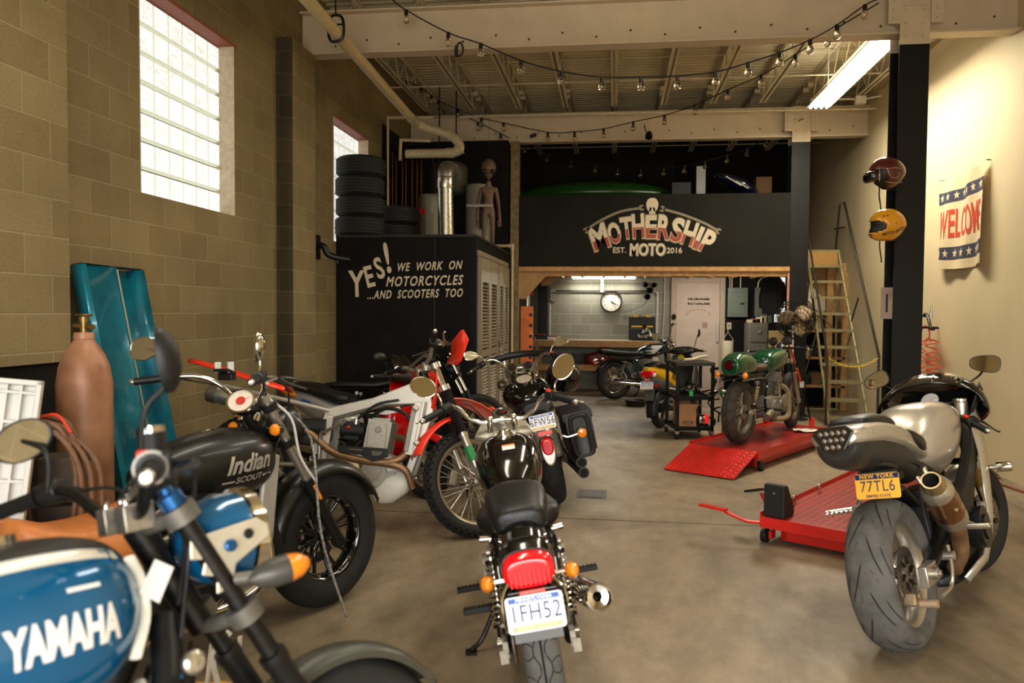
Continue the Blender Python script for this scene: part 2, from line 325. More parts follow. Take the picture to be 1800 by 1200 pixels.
# right, back, roof, and the wall around the open garage door behind the camera
struct(MB().m(wallp).bx(XL, -2.35, -2.6, -2.4, 0, ZC).bx(2.75, XR, -2.6, -2.4, 0, ZC).bx(-2.35, 2.75, -2.6, -2.4, 3.05, ZC).build('wall_front', smooth=0))
struct(MB().m(wallp).bx(XR, XR+.2, -2.6, 16.1, 0, ZC).build('wall_right', smooth=0))
struct(MB().m(blk_back).bx(XL, 1.10, 15.75, 16.0, 0, 2.3).build('wall_back', smooth=0)); struct(MB().m(block_mat('shade_toned_loft_block', '#2b2922', '#25231d', '#34322a', 'X', ao=.05)).bx(XL, 1.10, 15.75, 16.0, 2.3, ZC).build('wall_back_loft', smooth=0))  # upper back wall painted dark to put the loft's shade into its colour
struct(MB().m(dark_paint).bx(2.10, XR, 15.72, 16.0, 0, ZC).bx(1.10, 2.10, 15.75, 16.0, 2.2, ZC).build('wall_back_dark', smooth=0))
b = MB().m(deckp); rows = []; y = -2.6; k = 0
while y < 16.1:
    for dy, z in ((0, 4.90), (.045, 4.90), (.06, 4.94), (.10, 4.94), (.115, 4.90)): rows.append([(XL-.3, y+dy, z), (XR+.2, y+dy, z)])
    y += .125
rows.append([(XL-.3, y, 4.90), (XR+.2, y, 4.90)])
b.grid(rows).bx(XL-.3, XR+.2, -2.6, 16.1, 4.96, 5.06); struct(b.build('ceiling', smooth=0, recalc=False))
# open-web joists
def joist(x, y0, y1):
    b = MB().m(joistp); zb, zt = 4.545, 4.895
    for s_ in (-1, 1):
        b.bx(x+s_*.008, x+s_*.045, y0+.25, y1-.25, zb, zb+.005); b.bx(x+s_*.008, x+s_*.013, y0+.25, y1-.25, zb, zb+.04)
        b.bx(x+s_*.008, x+s_*.05, y0, y1, zt-.006, zt); b.bx(x+s_*.008, x+s_*.014, y0, y1, zt-.045, zt)
    n = int((y1-y0)/.55); L_ = (y1-y0-.5)/n
    for i in range(n):
        ya = y0+.25+i*L_
        b.cyl((x, ya, zb+.02), (x, ya+L_/2, zt-.02), .008, n=6); b.cyl((x, ya+L_/2, zt-.02), (x, ya+L_, zb+.02), .008, n=6)
    for e_ in (y0+.06, y1-.06): b.bx(x-.04, x+.04, e_-.06, e_+.06, zt-.10, zt-.04)
    struct(b.build('ceiling_joist', smooth=0))
JX = [-2.86, -2.15, -1.45, -.75, -.04, .67, 1.37, 2.07, 2.77, 3.35]
for y0, y1 in ((3.5, 7.85), (8.0, 12.2), (12.36, 15.7)):
    for x in JX: joist(x, y0, y1)
b = MB().m(joistp)
for y in (9.3, 10.7, 13.6, 14.9, 5.6): b.cyl((XL, y, 4.56), (XR, y, 4.56), .009, n=6); b.cyl((XL, y+.02, 4.86), (XR, y+.02, 4.86), .009, n=6)
struct(b.build('ceiling_bridging', smooth=30))
# I-beams and H-columns
def ibeam(y, x0, x1, name, gaps=()):
    b = MB().m(beamp); b.bx(x0, x1, y-.09, y+.09, 4.10, 4.118); b.bx(x0, x1, y-.006, y+.006, 4.118, 4.53); b.bx(x0, x1, y-.09, y+.09, 4.515, 4.533)
    b.bx(x0, x1, y-.035, y-.006, 4.118, 4.14)
    b.m(mat('beam_bolt_hole', '#4a3f30', .8)); r_ = random.Random(5); x = x0+.35; k = 0
    while x < x1-.1: b.cyl((x, y-.0065, 4.20+(.05 if k % 2 else 0)), (x, y-.009, 4.20+(.05 if k % 2 else 0)), .012, n=10); x += .33; k += 1
    return struct(b.build(name, smooth=30))
ibeam(7.92, -3.20, XR, 'ceiling_beam'); ibeam(12.28, -3.20, XR, 'ceiling_beam')
def column(x, y, zp, name):
    b = MB()
    for m_, z0, z1 in ((colblk, 0, zp), (beamp, zp, 4.53)):
        b.m(m_).bx(x-.13, x+.13, y-.135, y-.118, z0, z1).bx(x-.13, x+.13, y+.118, y+.135, z0, z1).bx(x-.006, x+.006, y-.118, y+.118, z0, z1)
    for s_ in (-1, 1):
        b.m(beamp).bx(x+s_*.13, x+s_*.24, y-.155, y-.145, 4.17, 4.50); b.bx(x+s_*.13, x+s_*.142, y-.15, y-.05, 4.17, 4.50)
        for k in range(4): b.cyl((x+s_*.19, y-.155, 4.22+k*.08), (x+s_*.19, y-.17, 4.22+k*.08), .016, n=8); b.cyl((x+s_*.075, y-.137, 4.06+k*.12), (x+s_*.075, y-.15, 4.06+k*.12), .014, n=8)
    b.bx(x-.10, x+.10, y-.15, y-.135, 4.33, 4.35); b.m(colblk).bx(x-.18, x+.18, y-.18, y+.18, 0, .018)
    return struct(b.build(name, smooth=30))
column(2.69, 7.92, 3.985, 'column'); column(2.665, 12.28, 4.015, 'column')
# timber post and the mezzanine
struct(MB().m(mat('grey_timber', '#7d6b4a', .7, var=.3, scale=12)).bx(-1.595, -1.465, 12.10, 12.24, 0, 4.10).build('column_timber', smooth=0))
mz = MB().m(mat('mezzanine_black', '#191812', .7, var=.35, scale=2.2, spec=.2)).bx(-1.46, 2.53, 12.10, 12.15, 2.20, 3.275)
mz.m(wood).bx(-1.46, 2.53, 12.10, 12.14, 2.135, 2.20).bx(-1.46, 2.53, 12.16, 12.20, 2.06, 2.20)
for k in range(11): mz.bx(-1.40+k*.39, -1.36+k*.39, 12.2, 15.40, 2.16, 2.30)
mz.m(plywood).bx(-1.46, 2.62, 12.16, 15.75, 2.30, 2.33)
struct(mz.build('wall_mezzanine', smooth=0))
b = MB().m(plywood); b.prism([(0, 0), (0, -.46), (.11, -.46), (.50, -.02), (.50, 0)], (-1.47, 12.14, 2.17), X3, Z3, -.04); b.prism([(.45, 0), (.28, -.16), (.28, -.24), (.42, -.22), (.66, 0)], (-1.47, 12.9, 2.17), X3, Z3, -.04)
struct(b.build('trim_brace', smooth=0))
# painted sign on the mezzanine front
def clip_low(geo, yc):
    bm_ = bmesh.new(); vs = [bm_.verts.new(p) for p in geo[0]]
    for f in geo[1]:
        try: bm_.faces.new([vs[i] for i in f])
        except ValueError: pass
    bmesh.ops.bisect_plane(bm_, geom=bm_.verts[:]+bm_.edges[:]+bm_.faces[:], plane_co=(0, yc, 0), plane_no=(0, 1, 0), clear_outer=True)
    bm_.verts.index_update(); out = ([tuple(v.co) for v in bm_.verts], [[v.index for v in f.verts] for f in bm_.faces]); bm_.free(); return out
sg = MB(); YS = 12.098
def letter(ch, px, py, w, h, rot, yc):
    """one painted letter centred on a point of the sign, in zoomed-sign units (3.46 per photo pixel)"""
    c = at(900+px/3.46, 240+py/3.46, 1, YS); sc = 12.2/1400/3.46
    def put(geo, mtl, gx, gy, off, box):
        xs = [p[0] for p in box[0]]; ys = [p[1] for p in box[0]]; cx, cy = (min(xs)+max(xs))/2, (min(ys)+max(ys))/2
        kx, ky = w*sc*gx/(max(xs)-min(xs)), h*sc*gy/(max(ys)-min(ys)); a = R(rot); sg.m(mtl)
        sg.add([(c.x+math.cos(a)*(p[0]-cx)*kx-math.sin(a)*(p[1]-cy)*ky, YS-off, c.z+math.sin(a)*(p[0]-cx)*kx+math.cos(a)*(p[1]-cy)*ky) for p in geo[0]], geo[1])
    g = text_geo(ch, 'CENTER', .04, 0, 1); put(g, signgrey, 1.10, 1.07, .001, g); put(g, lettering, 1, 1, .002, g)
    g2 = text_geo(ch, 'CENTER', .022, 0, 1); ys = [p[1] for p in g2[0]]; lo, hi = min(ys), max(ys)
    put(clip_low(g2, lo+(hi-lo)*yc), signred, .90, .94, .0045, g2)
for ch, px, py, w_, h_, r_, yc in (('M', 530, 612, 104, 152, 19, .40), ('O', 622, 588, 74, 128, 13, .42), ('T', 697, 557, 70, 132, 8, .46), ('H', 768, 546, 72, 146, 4, .46), ('E', 846, 550, 66, 140, 0, .46),
                                     ('R', 925, 553, 74, 148, -5, .48), ('S', 1006, 570, 72, 146, -11, .46), ('H', 1080, 590, 72, 144, -17, .42), ('I', 1134, 618, 26, 138, -22, .38), ('P', 1190, 640, 66, 138, -26, .32)):
    letter(ch, px, py, w_, h_, r_, yc)
p_ = at(1137.5, 439.5, 1, YS); sg.m(signgrey).text('MOTO', p_+Vector((.012, 0, -.01)), X3, Z3, .245, bold=.045, shear=.05, sx=.72); sg.m(lettering).text('MOTO', p_-Vector((0, .002, 0)), X3, Z3, .245, bold=.035, shear=.05, sx=.72)
sg.text('EST.', at(1089, 440, 1, YS), X3, Z3, .115, bold=.02); sg.text('2016', at(1185.5, 440.5, 1, YS), X3, Z3, .115, bold=.02)
for pts in (([(1030, 405), (1053, 389), (1090, 372), (1128, 365)]), ([(1164, 367), (1200, 377), (1238, 392), (1263, 406)])):
    P_ = [at(x, y, 1, YS-.002) for x, y in pts]; sg.m(signgrey); rows = []
    C_ = crom(P_, 6)
    for i, q in enumerate(C_):
        t = (C_[min(i+1, len(C_)-1)]-C_[max(i-1, 0)]).normalized(); nrm = Vector((-t.z, 0, t.x)); rows.append([q+nrm*.018, q-nrm*.018])
    sg.grid(rows)
    for e_, nx in ((P_[0], P_[1]), (P_[-1], P_[-2])):
        d = (e_-nx).normalized(); a0 = math.atan2(d.z, d.x)
        ring = [(e_.x+.045*math.cos(a0+R(a)), e_.z+.045*math.sin(a0+R(a))) for a in range(35, 326, 15)]+[(e_.x+.020*math.cos(a0+R(a)), e_.z+.020*math.sin(a0+R(a))) for a in range(325, 34, -15)]
        m_ = len(ring)//2; n_ = len(ring)
        sg.add([(x, YS-.002, z) for x, z in ring], [[i, i+1, n_-2-i, n_-1-i] for i in range(m_-1)])
c = at(1146.5, 365, 1, YS); sk = [(0, .145), (.055, .13), (.085, .08), (.088, .03), (.07, -.03), (.045, -.06), (.04, -.10), (-.04, -.10), (-.045, -.06), (-.07, -.03), (-.088, .03), (-.085, .08), (-.055, .13)]
sg.m(lettering).add([(c.x+p[0], YS-.002, c.z+p[1]) for p in [(q.x, q.y) for q in crom([(x, y, 0) for x, y in sk], 3, True)]], [list(range(39))])
sg.m(dark_paint)
for s_ in (-1, 1): sg.add([(c.x+s_*.028+.016*math.cos(a)-s_*.010*math.sin(a), YS-.004, c.z-.025+.036*math.sin(a)) for a in [2*PI*k/12 for k in range(12)]], [list(range(12))])
for s_ in (-.02, 0, .02): sg.bx(c.x+s_-.003, c.x+s_+.003, YS-.004, YS-.003, c.z-.10, c.z-.075)
lt = sg.build('painted_lettering', bpy.data.objects['wall_mezzanine'], smooth=0); lt['label'] = 'arched hand painted shop sign with a skull between two spanners'
# the black closet with the louvred doors
BX0, BX1, BY0, BY1, BZ = XL, -1.58, 8.95, 12.10, 2.36
b = MB().m(dark_paint).bx(BX0, BX1, BY0, BY1, 0, BZ).m(mat('closet_roof_edge', '#1c1b19', .6)).bx(BX0, BX1+.015, BY0-.015, BY1, BZ, BZ+.03)
b.m(mat('closet_seam', '#3a3833', .6)).bx(-2.052, -2.046, BY0-.004, BY0, .0, BZ-.02); b.m(char_paint).bx(BX1-.05, BX1+.012, BY0-.01, BY0+.06, 0, BZ)
cl = struct(b.build('wall_closet', smooth=0))
b = MB().m(lettering); YC = BY0-.005
for tx, x0, x1, yl, yr, h in (('WE WORK ON', 697, 811, 470.5, 466, .20), ('MOTORCYCLES', 677, 813, 496, 492.5, .235), ('...AND SCOOTERS TOO', 645, 813, 519, 515, .20)):
    p0, p1 = at(x0, yl, 1, YC), at(x1, yr, 1, YC); tx = tx.replace(' ', '  '); g = text_geo(tx, 'CENTER', .022, .28, 1.18); wd = max(p[0] for p in g[0])-min(p[0] for p in g[0])
    b.text(tx, (p0+p1)/2, p1-p0, Z3, h*.66, bold=.022, shear=.28, space=1.18, sx=(p1-p0).length/(wd*h*.66))
for ch, px, py, s_, r_ in (('Y', 627, 501, .42, 2), ('E', 649, 488, .34, 14), ('S', 667, 473, .34, 18), ('!', 681, 456, .48, 10)):
    a = R(r_); b.text(ch, at(px, py, 1, YC), (math.cos(a), 0, math.sin(a)), (-math.sin(a), 0, math.cos(a)), s_, bold=.025, sx=.66)
b.build('painted_lettering', cl, smooth=0)
louv = mat('taupe_louvre_paint', '#8b7d64', .5, var=.12, scale=6)
def bifold(n, y0, y1):
    b = MB().m(louv); x = BX1
    b.bx(x, x+.02, y0, y1, 0.02, 2.16); o = struct(b.build('door_%d' % n, smooth=0)); m2 = (y0+y1)/2
    f = MB().m(louv)
    for ya, yb in ((y0, m2-.005), (m2+.005, y1)):
        f.bx(x+.02, x+.05, ya, ya+.10, .02, 2.14); f.bx(x+.02, x+.05, yb-.10, yb, .02, 2.14); f.bx(x+.02, x+.05, ya+.1, yb-.1, 1.86, 2.14); f.bx(x+.02, x+.05, ya+.1, yb-.1, .02, .16); f.bx(x+.02, x+.05, ya+.1, yb-.1, .98, 1.06)
        f.m(mat('louvre_gap', '#2a241a', .7)).bx(x+.012, x+.021, ya+.1, yb-.1, .16, 1.86); f.m(louv)
        for k in range(42):
            z = .175+k*.040
            if .95 < z < 1.06: continue
            f.box((x+.036, (ya+yb)/2, z), (.034, yb-ya-.2, .006), Euler((0, R(38), 0)).to_matrix())
    f.build('louvre_panel', o, smooth=0)
    MB().m(louv).bx(x, x+.03, y0-.05, y1+.05, 2.16, 2.22).build('door_header', o, smooth=0)
bifold(1, 9.10, 10.45); bifold(2, 10.52, 11.55)
# back door
dr = MB().m(mat('pink_white_door_paint', '#cdb8a6', .6, var=.07, scale=5)).bx(1.19, 2.00, 15.74, 15.79, .01, 2.09); do = struct(dr.build('door_3', smooth=0))
MB().m(mat('door_frame_paint', '#b7a48e', .6, var=.1)).bx(1.08, 1.19, 15.68, 15.80, 0, 2.20).bx(2.00, 2.10, 15.68, 15.80, 0, 2.20).bx(1.19, 2.00, 15.68, 15.80, 2.09, 2.20).build('door_frame', do, smooth=0, bev=.006)
MB().m(alub).bx(1.945, 1.985, 15.70, 15.74, .95, 1.30).build('door_handle', do, smooth=0, bev=.004)
b = MB().m(mat('worn_black_stencil', '#3a322c', .7, var=.3, scale=60)); r_ = random.Random(4)
for zz in (1.78, 1.69):
    x = 1.40
    while x < 1.80:
        w_ = r_.choice((.022, .03, .012)); b.bx(x, x+w_, 15.736, 15.7395, zz-.018, zz+.018 if r_.random() > .3 else zz+.004); b.bx(x, x+.035, 15.736, 15.7395, zz+r_.choice((-.018, .012)), zz+r_.choice((-.012, .02))); x += .038
b.m(mat('faded_brown_mark', '#a88a76', .7))
for k in range(9): a = R(160-k*17); b.box((1.60+.24*math.cos(a), 15.738, 1.42+.16*math.sin(a)), (.035, .003, .022), Euler((0, -a+PI/2, 0)).to_matrix())
b.bx(1.68, 1.78, 15.736, 15.7395, 1.22, 1.33); b.build('painted_lettering', do, smooth=0)
# floor details
b = MB().m(steel_dark); c = at(1040, 868, 2, .002); b.box((c.x, c.y, .003), (.20, .26, .006))
b.m(mat('drain_rim', '#6a6255', .5, .6, var=.2)).box((c.x, c.y, .002), (.25, .32, .004))
for k in range(7): b.box((c.x-.075+k*.025, c.y, .007), (.012, .24, .004))
tag(b.build('floor_drain', smooth=0), 'small rectangular iron drain grate set in the concrete floor', 'drain')
b = MB().m(mat('floor_seam', '#4d4133', .8)); 
for x0, y0, x1, y1 in ((XL, 5.85, 1.9, 5.78), (-.2, -2, -.2, -1.9)): b.box(((x0+x1)/2, (y0+y1)/2, .001), (abs(x1-x0), .007, .002))
struct(b.build('floor_seam', smooth=0))
# ------------------------------------------------------------------ lamps of the room, and added fill lights
tube_glow = mat('fluorescent_tube_glow', '#ffffff', .4, emit='#fff6e2', est=14.0, var=.01, rvar=0)
fix_white = mat('fixture_white_enamel', '#e6dcc2', .4, var=.04)
t = thing('fluorescent_fixture', 'long four-tube fluorescent fixture hanging from the joists near the right wall', 'ceiling light', (2.64, 8.2, 4.24))
MB().m(fix_white).box((0, 1.45, .05), (.16, 2.95, .05)).prism([(-.15, 0), (-.08, .075), (.08, .075), (.15, 0), (.14, 0), (.075, .06), (-.075, .06), (-.14, 0)], (0, 2.92, -.0), X3, Z3, 2.94).build('housing', t, smooth=0)
for k in range(4): MB().m(tube_glow).cyl((-.102+k*.068, .04, .0), (-.102+k*.068, 2.87, .0), .017, n=10).build('tube', t)
for y in (.5, 2.4): MB().m(fix_white).cyl((0, y, .07), (0, y, .66), .006, n=6).build('hanger_rod', t)
area('fixture_light', (2.64, 9.65, 4.20), (.25, 2.7), 85, (0, 0, 0), (1, .93, .78))
area('deck_fill_uplight', (2.64, 9.65, 4.36), (.2, 2.7), 9, (R(180), 0, 0), (1, .93, .78))  # upward fill added over the fixture to brighten the roof deck
t = thing('tube_light', 'single glowing fluorescent tube on the grey block wall above the clock', 'light', (-.22, 15.60, 2.18))
MB().m(fix_white).box((0, .06, .03), (1.26, .06, .05)).box((-.03, .11, -.13), (.06, .03, .28)).build('housing', t, smooth=0)
MB().m(mat('back_tube_glow', '#ffffff', .4, emit='#fdfbf0', est=8.0, var=.01, rvar=0)).cyl((-.60, 0, 0), (.60, 0, 0), .02, n=10).build('tube', t)
area('tube_light_glow', (-.22, 15.56, 2.14), (1.2, .08), 15, (R(-20), 0, 0), (1, .97, .88))
area('door_fill_light', (1.75, 14.3, 2.10), (.9, .12), 16, (R(25), 0, 0), (1, .92, .80))  # unseen fill added under the mezzanine to brighten the door
# unseen fill lights added over the front bay, the upward ones brightening the deck
for x, y in ((-1.2, 3.2), (1.6, 3.2), (.2, 5.6)): area('front_bay_fill', (x, y, 4.10), (.3, 2.4), 28, (0, 0, 0), (1, .92, .78)); area('front_bay_upfill', (x, y, 4.16), (.3, 2.4), 12, (R(180), 0, 0), (1, .92, .78))
# ------------------------------------------------------------------ ceiling things
b = MB().m(pipe_white); z = 3.99
P_ = [(-2.33, 3.0, z), (-2.47, 6.4, z), (-2.62, 10.0, z)]
t = thing('drain_pipe', 'long cream drain pipe running under the beams along the block wall', 'pipe')
MB().m(pipe_white).tube(P_, .055, n=16, sub=4).build('pipe_run', t)
c_ = MB().m(mat('grey_pipe_fitting', '#b3a27e', .45, var=.15)); q = [Vector(p) for p in ((-2.62, 10.0, z), (-2.60, 10.35, 3.97), (-2.45, 10.45, 3.93), (-2.2, 10.5, 3.85), (-2.08, 10.5, 3.74), (-2.08, 10.5, 3.66), (-2.2, 10.5, 3.62), (-2.8, 10.5, 3.62))]
c_.tube(q, .06, n=16, sub=4)
for i in (1, 3, 5, 6): c_.cyl(q[i]-(q[i+1]-q[i]).normalized()*.05, q[i]+(q[i+1]-q[i]).normalized()*.05, .068, n=16)
c_.build('elbow_run', t)
h_ = MB().m(steel_dark); hc = at(587, 62, 1, 6.95); hc = Vector((-2.50, 6.95, z))
h_.tube([(hc.x-.07, hc.y, z+.02), (hc.x-.05, hc.y, z-.06), (hc.x, hc.y, z-.075), (hc.x+.06, hc.y, z-.05), (hc.x+.075, hc.y, z+.02), (hc.x+.06, hc.y, z+.13), (hc.x, hc.y, z+.16), (hc.x-.06, hc.y, z+.13)], .013, n=8, sub=4, closed=True)
h_.cyl((hc.x-.06, hc.y, z+.075), (hc.x+.06, hc.y, z+.075), .008, n=6).cyl((hc.x, hc.y, z+.16), (hc.x, hc.y, 4.89), .007, n=6); h_.build('pipe_hanger', t)
socket_m = mat('black_bulb_socket', '#0a0908', .5, var=.1)
glassm = mat('clear_bulb_glass', '#f4ead2', .05, trans=1.0, var=.02, rvar=0)
bulb_core = mat('bulb_base_brass', '#c8b487', .3, .6)
def string_lights(label, bulbs, ends, sag=.03, group='string lights under the beams'):
    t = thing('string_light', label, 'string lights', group=group); B = [Vector(p) for p in bulbs]; pts = [Vector(ends[0])]+[p+Vector((0, 0, .07)) for p in B]+[Vector(ends[1])]
    MB().m(socket_m).tube(pts, .0065, n=6, sub=3).build('cable', t)
    for p in B:
        o = MB().m(socket_m).cyl(p+Vector((0, 0, .075)), p+Vector((0, 0, .022)), .017, .020, n=10).build('bulb_socket', t)
        MB().m(bulb_core).cyl(p+Vector((0, 0, .03)), p+Vector((0, 0, .0)), .012, .004, n=8).m(glassm).lathe([(.012, .03), (.014, .022), (.027, .005), (.034, -.018), (.030, -.042), (.018, -.054), (.002, -.058)], p, (0, 0, 1), n=12).build('bulb', o)
bl = [(714, 33), (788, 73), (845, 92), (916, 122), (987, 141), (1058, 151), (1127, 151), (1191, 149), (1258, 142), (1315, 126), (1370, 108), (1424, 86), (1471, 60), (1520, 25)]
string_lights('nearest string of clear bulbs, sagging across the front cream beam', [at(x, y-2, 1, 7.55) for x, y in bl], (at(690, 0, 1, 7.55), at(1550, -4, 1, 7.55)))
bl = [(716, 152, 11.0), (740, 163, 11.2), (758, 176, 11.5), (771, 186, 11.7), (805, 200, 11.9), (846, 216, 12.0), (885, 224, 12.0), (963, 241, 11.9), (1010, 240, 11.8), (1061, 235, 11.6), (1113, 223, 11.2), (1168, 212, 10.8), (1222, 194, 10.4), (1279, 168, 10.0), (1338, 143, 9.5), (1398, 108, 8.8), (1455, 72, 8.0)]
string_lights('second string of clear bulbs, crossing from the rear beam up to the tall front column', [at(x, y, 1, Y) for x, y, Y in bl], (at(690, 135, 1, 10.6), at(1545, 5, 1, 7.6)))
bl = [(840, 223, 11.95), (880, 243, 12.05), (922, 263, 12.7), (962, 279, 12.9), (1004, 290, 12.9), (1046, 298, 12.9), (1085, 304, 12.9), (1126, 306, 12.9), (1166, 303, 12.8), (1203, 299, 12.8), (1239, 291, 12.7), (1278, 281, 12.7), (1313, 269, 12.6), (1346, 253, 12.6)]
string_lights('third string of clear bulbs, hanging behind the rear beam over the mezzanine', [at(x, y, 1, Y) for x, y, Y in bl], (at(800, 197, 1, 11.9), at(1412, 208, 1, 12.08)))
b = MB().m(joistp).tube([at(800, 206, 1, 11.9), at(1000, 200, 1, 11.9), at(1425, 193, 1, 11.9), at(1560, 190, 1, 11.9)], .018, n=8, sub=2)
tag(b.build('conduit'), 'thin cream conduit running level just above the rear beam', 'conduit')
t = thing('flood_light', 'small black clamp flood light on the face of the rear beam', 'lamp'); c = at(1141, 236, 1, 12.05)
MB().m(blackplastic).lathe([(.0, .04), (.03, .04), (.05, .0), (.055, -.06), (.05, -.062), (.045, -.01)], c, (.1, .5, .8), n=14).build('lamp_shade', t); MB().m(steel_dark).tube([c+Vector((-.02, .1, .02)), c+Vector((-.06, .05, .1)), c+Vector((-.07, .0, .14))], .008, n=6).build('clamp_arm', t)
c = at(937, 238, 1, 12.06); tag(MB().m(blackplastic).box(c, (.10, .05, .045), Euler((0, R(-18), 0)).to_matrix()).build('cable_connector', bev=.004), 'black plug connector taped to the left half of the rear beam', 'connector')
c = at(806, 88, 1, 7.56); t = thing('cable_loop', 'small black loop of coiled cable hanging from the nearest string of bulbs', 'cable')
MB().m(socket_m).tube([c+Vector((.02, 0, .07)), c+Vector((.045, 0, .0)), c+Vector((.02, 0, -.05)), c+Vector((-.03, 0, -.04)), c+Vector((-.02, 0, .03))], .010, n=6, closed=True).build('loop', t); MB().m(socket_m).box(c+Vector((-.02, 0, -.01)), (.03, .03, .10)).build('plug', t)
# ------------------------------------------------------------------ left wall things
teal = mat('metallic_teal_paint', '#16788e', .28, .3, var=.16, scale=4, coat=.3, col2='#0d586e')
tdark = mat('dark_teal_paint', '#0b3a48', .35, .3, var=.2, scale=5)
t = thing('leaning_steel_sheet', 'tall metallic teal steel panel leaning against the block wall', 'panel', (0, 0, 0))
n_ = Vector((-.30, 0, 1.80)).normalized(); o = Vector((-2.88, 4.40, 0.0)); u_ = Vector((0, 1, 0)); 
def tp(a, h, d=0.0): return o+u_*a+n_*h+Vector((1, 0, .17)).normalized()*d
b = MB().m(teal)
prof = [(0, 0), (0, .06), (.03, .075), (.06, .06), (.08, .05), (.34, .05), (.36, .055), (.37, .02), (.37, -.02), (.58, -.02), (.60, .03), (.66, .05), (.66, 0)]
rows = [[tp(a-h*.045, h, d) for a, d in prof] for h in (0, .6, 1.2, 1.795)]; b.grid(rows)
b.build('sheet', t, smooth=35, solid=.004)
MB().m(tdark).add([tp(a-1.797*.045, 1.80, d) for a, d in ((0, 0), (0, .06), (.03, .075), (.34, .05), (.66, .05), (.66, -.02))], [[0, 1, 2, 3, 4, 5]]).build('top_edge', t, smooth=0)
MB().m(mat('pale_worn_seam', '#8f9478', .5)).tube([tp(.355-h*.045, h, .058) for h in (.05, .6, 1.2, 1.78)], .006, n=6, sub=2).build('edge_seam', t)
brown = mat('scuffed_brown_cylinder_paint', '#b0805f', .42, .1, var=.12, scale=6, bump=.05, col2='#8a5d43')
t = thing('gas_cylinder', 'tall scuffed brown gas cylinder with a brass valve beside the teal panel', 'gas cylinder', (-2.52, 3.52, 0))
MB().m(brown).lathe([(.05, 0), (.12, .01), (.124, .05), (.124, 1.16), (.122, 1.175), (.112, 1.24), (.090, 1.30), (.060, 1.345), (.045, 1.37), (.044, 1.385), (.001, 1.386)], (0, 0, 0), (0, 0, 1), n=36).build('bottle', t, smooth=50)
MB().m(brown).cyl((0, 0, 1.375), (0, 0, 1.405), .048, .044, n=24).build('neck_ring', t)
brass = mat('old_brass', '#8f7647', .4, .9, var=.2)
v_ = MB().m(brass).cyl((0, 0, 1.40), (0, 0, 1.47), .018, n=12).cyl((-.05, 0, 1.435), (.05, 0, 1.43), .014, n=10).cyl((0, 0, 1.455), (0, 0, 1.48), .024, n=10).build('valve', t)
b = MB().m(brass); b.lathe([(.034, -.006), (.040, 0), (.034, .006), (.028, 0)], (0, 0, 1.487), (0, 0, 1), n=16, closed=True)
for k in range(3): b.cyl((.03*math.cos(k*2.1), .03*math.sin(k*2.1), 1.487), (-.03*math.cos(k*2.1), -.03*math.sin(k*2.1), 1.487), .004, n=6)
b.build('hand_wheel', v_)
gcy = mat('grey_cylinder_paint', '#8d8a7d', .5, .2, var=.2, scale=8)
t = thing('gas_cylinder', 'grey gas cylinder with an orange band at the far edge of the picture', 'gas cylinder', (-2.80, 3.15, 0))
MB().m(gcy).lathe([(.05, 0), (.112, .01), (.115, .05), (.115, 1.15), (.105, 1.22), (.08, 1.28), (.045, 1.32), (.001, 1.33)], (0, 0, 0), (0, 0, 1), n=28).build('bottle', t, smooth=50)
MB().m(mat('orange_band', '#b5672f', .5)).lathe([(.1165, 1.08), (.1165, 1.15)], (0, 0, 0), (0, 0, 1), n=28).build('colour_band', t)
wp = mat('white_ribbed_plastic', '#dcdad2', .45, var=.05, scale=10)
t = thing('plastic_pallet', 'white ribbed plastic panel standing on edge in front of the gas cylinders', 'plastic panel', (-2.60, 2.58, 0), (R(-4), R(7), R(30)))
b = MB().m(wp).box((0, .02, .64), (.62, .012, 1.28)); b.box((-.14, -.01, .64), (.12, .05, 1.28)); b.box((.30, -.01, .64), (.02, .06, 1.28)); b.box((0, -.01, 1.27), (.62, .06, .02))
b.build('ribbed_board', t, smooth=0, bev=.004)
b = MB().m(wp)
for k in range(11): b.box((0, -.005, .08+k*.115), (.60, .036, .010))
for x in (-.06, .08, .19, .24): b.box((x, -.005, .64), (.008, .03, 1.26))
b.build('ribs', t, smooth=0); MB().m(wp).ell((-.10, -.02, 1.29), (.17, .06, .06), n=16, m=8).build('folded_corner', t)
wd = mat('dark_creosoted_wood', '#3b2e22', .8, var=.35, scale=12, bump=.3)
blk_l = ['upper dark weathered timber block stacked beside the coiled hoses', 'lower dark weathered timber block under the hose coil']
for k, zz in enumerate((.80, .60)):
    o_ = MB().m(wd).box((0, 0, 0), (.17, .17, .19)).build('timber_block', bev=.01); o_.location = (-2.32, 3.10, zz); o_.rotation_euler = (0, 0, R(20)); tag(o_, blk_l[k], 'timber block', 'timber blocks by the hoses')
o_ = MB().m(wd).box((0, 0, 0), (.22, .26, .50)).build('timber_stump', bev=.01); o_.location = (-2.32, 3.10, .252); o_.rotation_euler = (0, 0, R(20)); tag(o_, 'squared timber stump carrying the two dark timber blocks', 'timber stump')
hose_m = mat('brown_rubber_hose', '#6e4c31', .6, var=.25, scale=30); hose_r = mat('red_cord', '#d23a22', .5)
t = thing('hose_coil', 'big coil of brown rubber hoses tied with red cord beside the gas cylinders', 'hose', (-2.29, 3.0, 0)); r_ = random.Random(3)
for k in range(6):
    a = r_.uniform(-.02, .02); w_ = .10+.017*k; b = MB().m(hose_m); dy = -.02-.018*((k*3) % 5)
    b.tube([(-w_+a, dy, .90), (-.06, dy-.02, 1.06-.012*k), (.08, dy, 1.05-.01*k), (w_+.02, dy+.02, .85), (w_-.0, dy, .62-.02*k), (.02+a, dy-.03, .50-.02*k), (-w_, dy, .66)], .011, n=8, sub=5, closed=True); b.build('hose_turn', t)
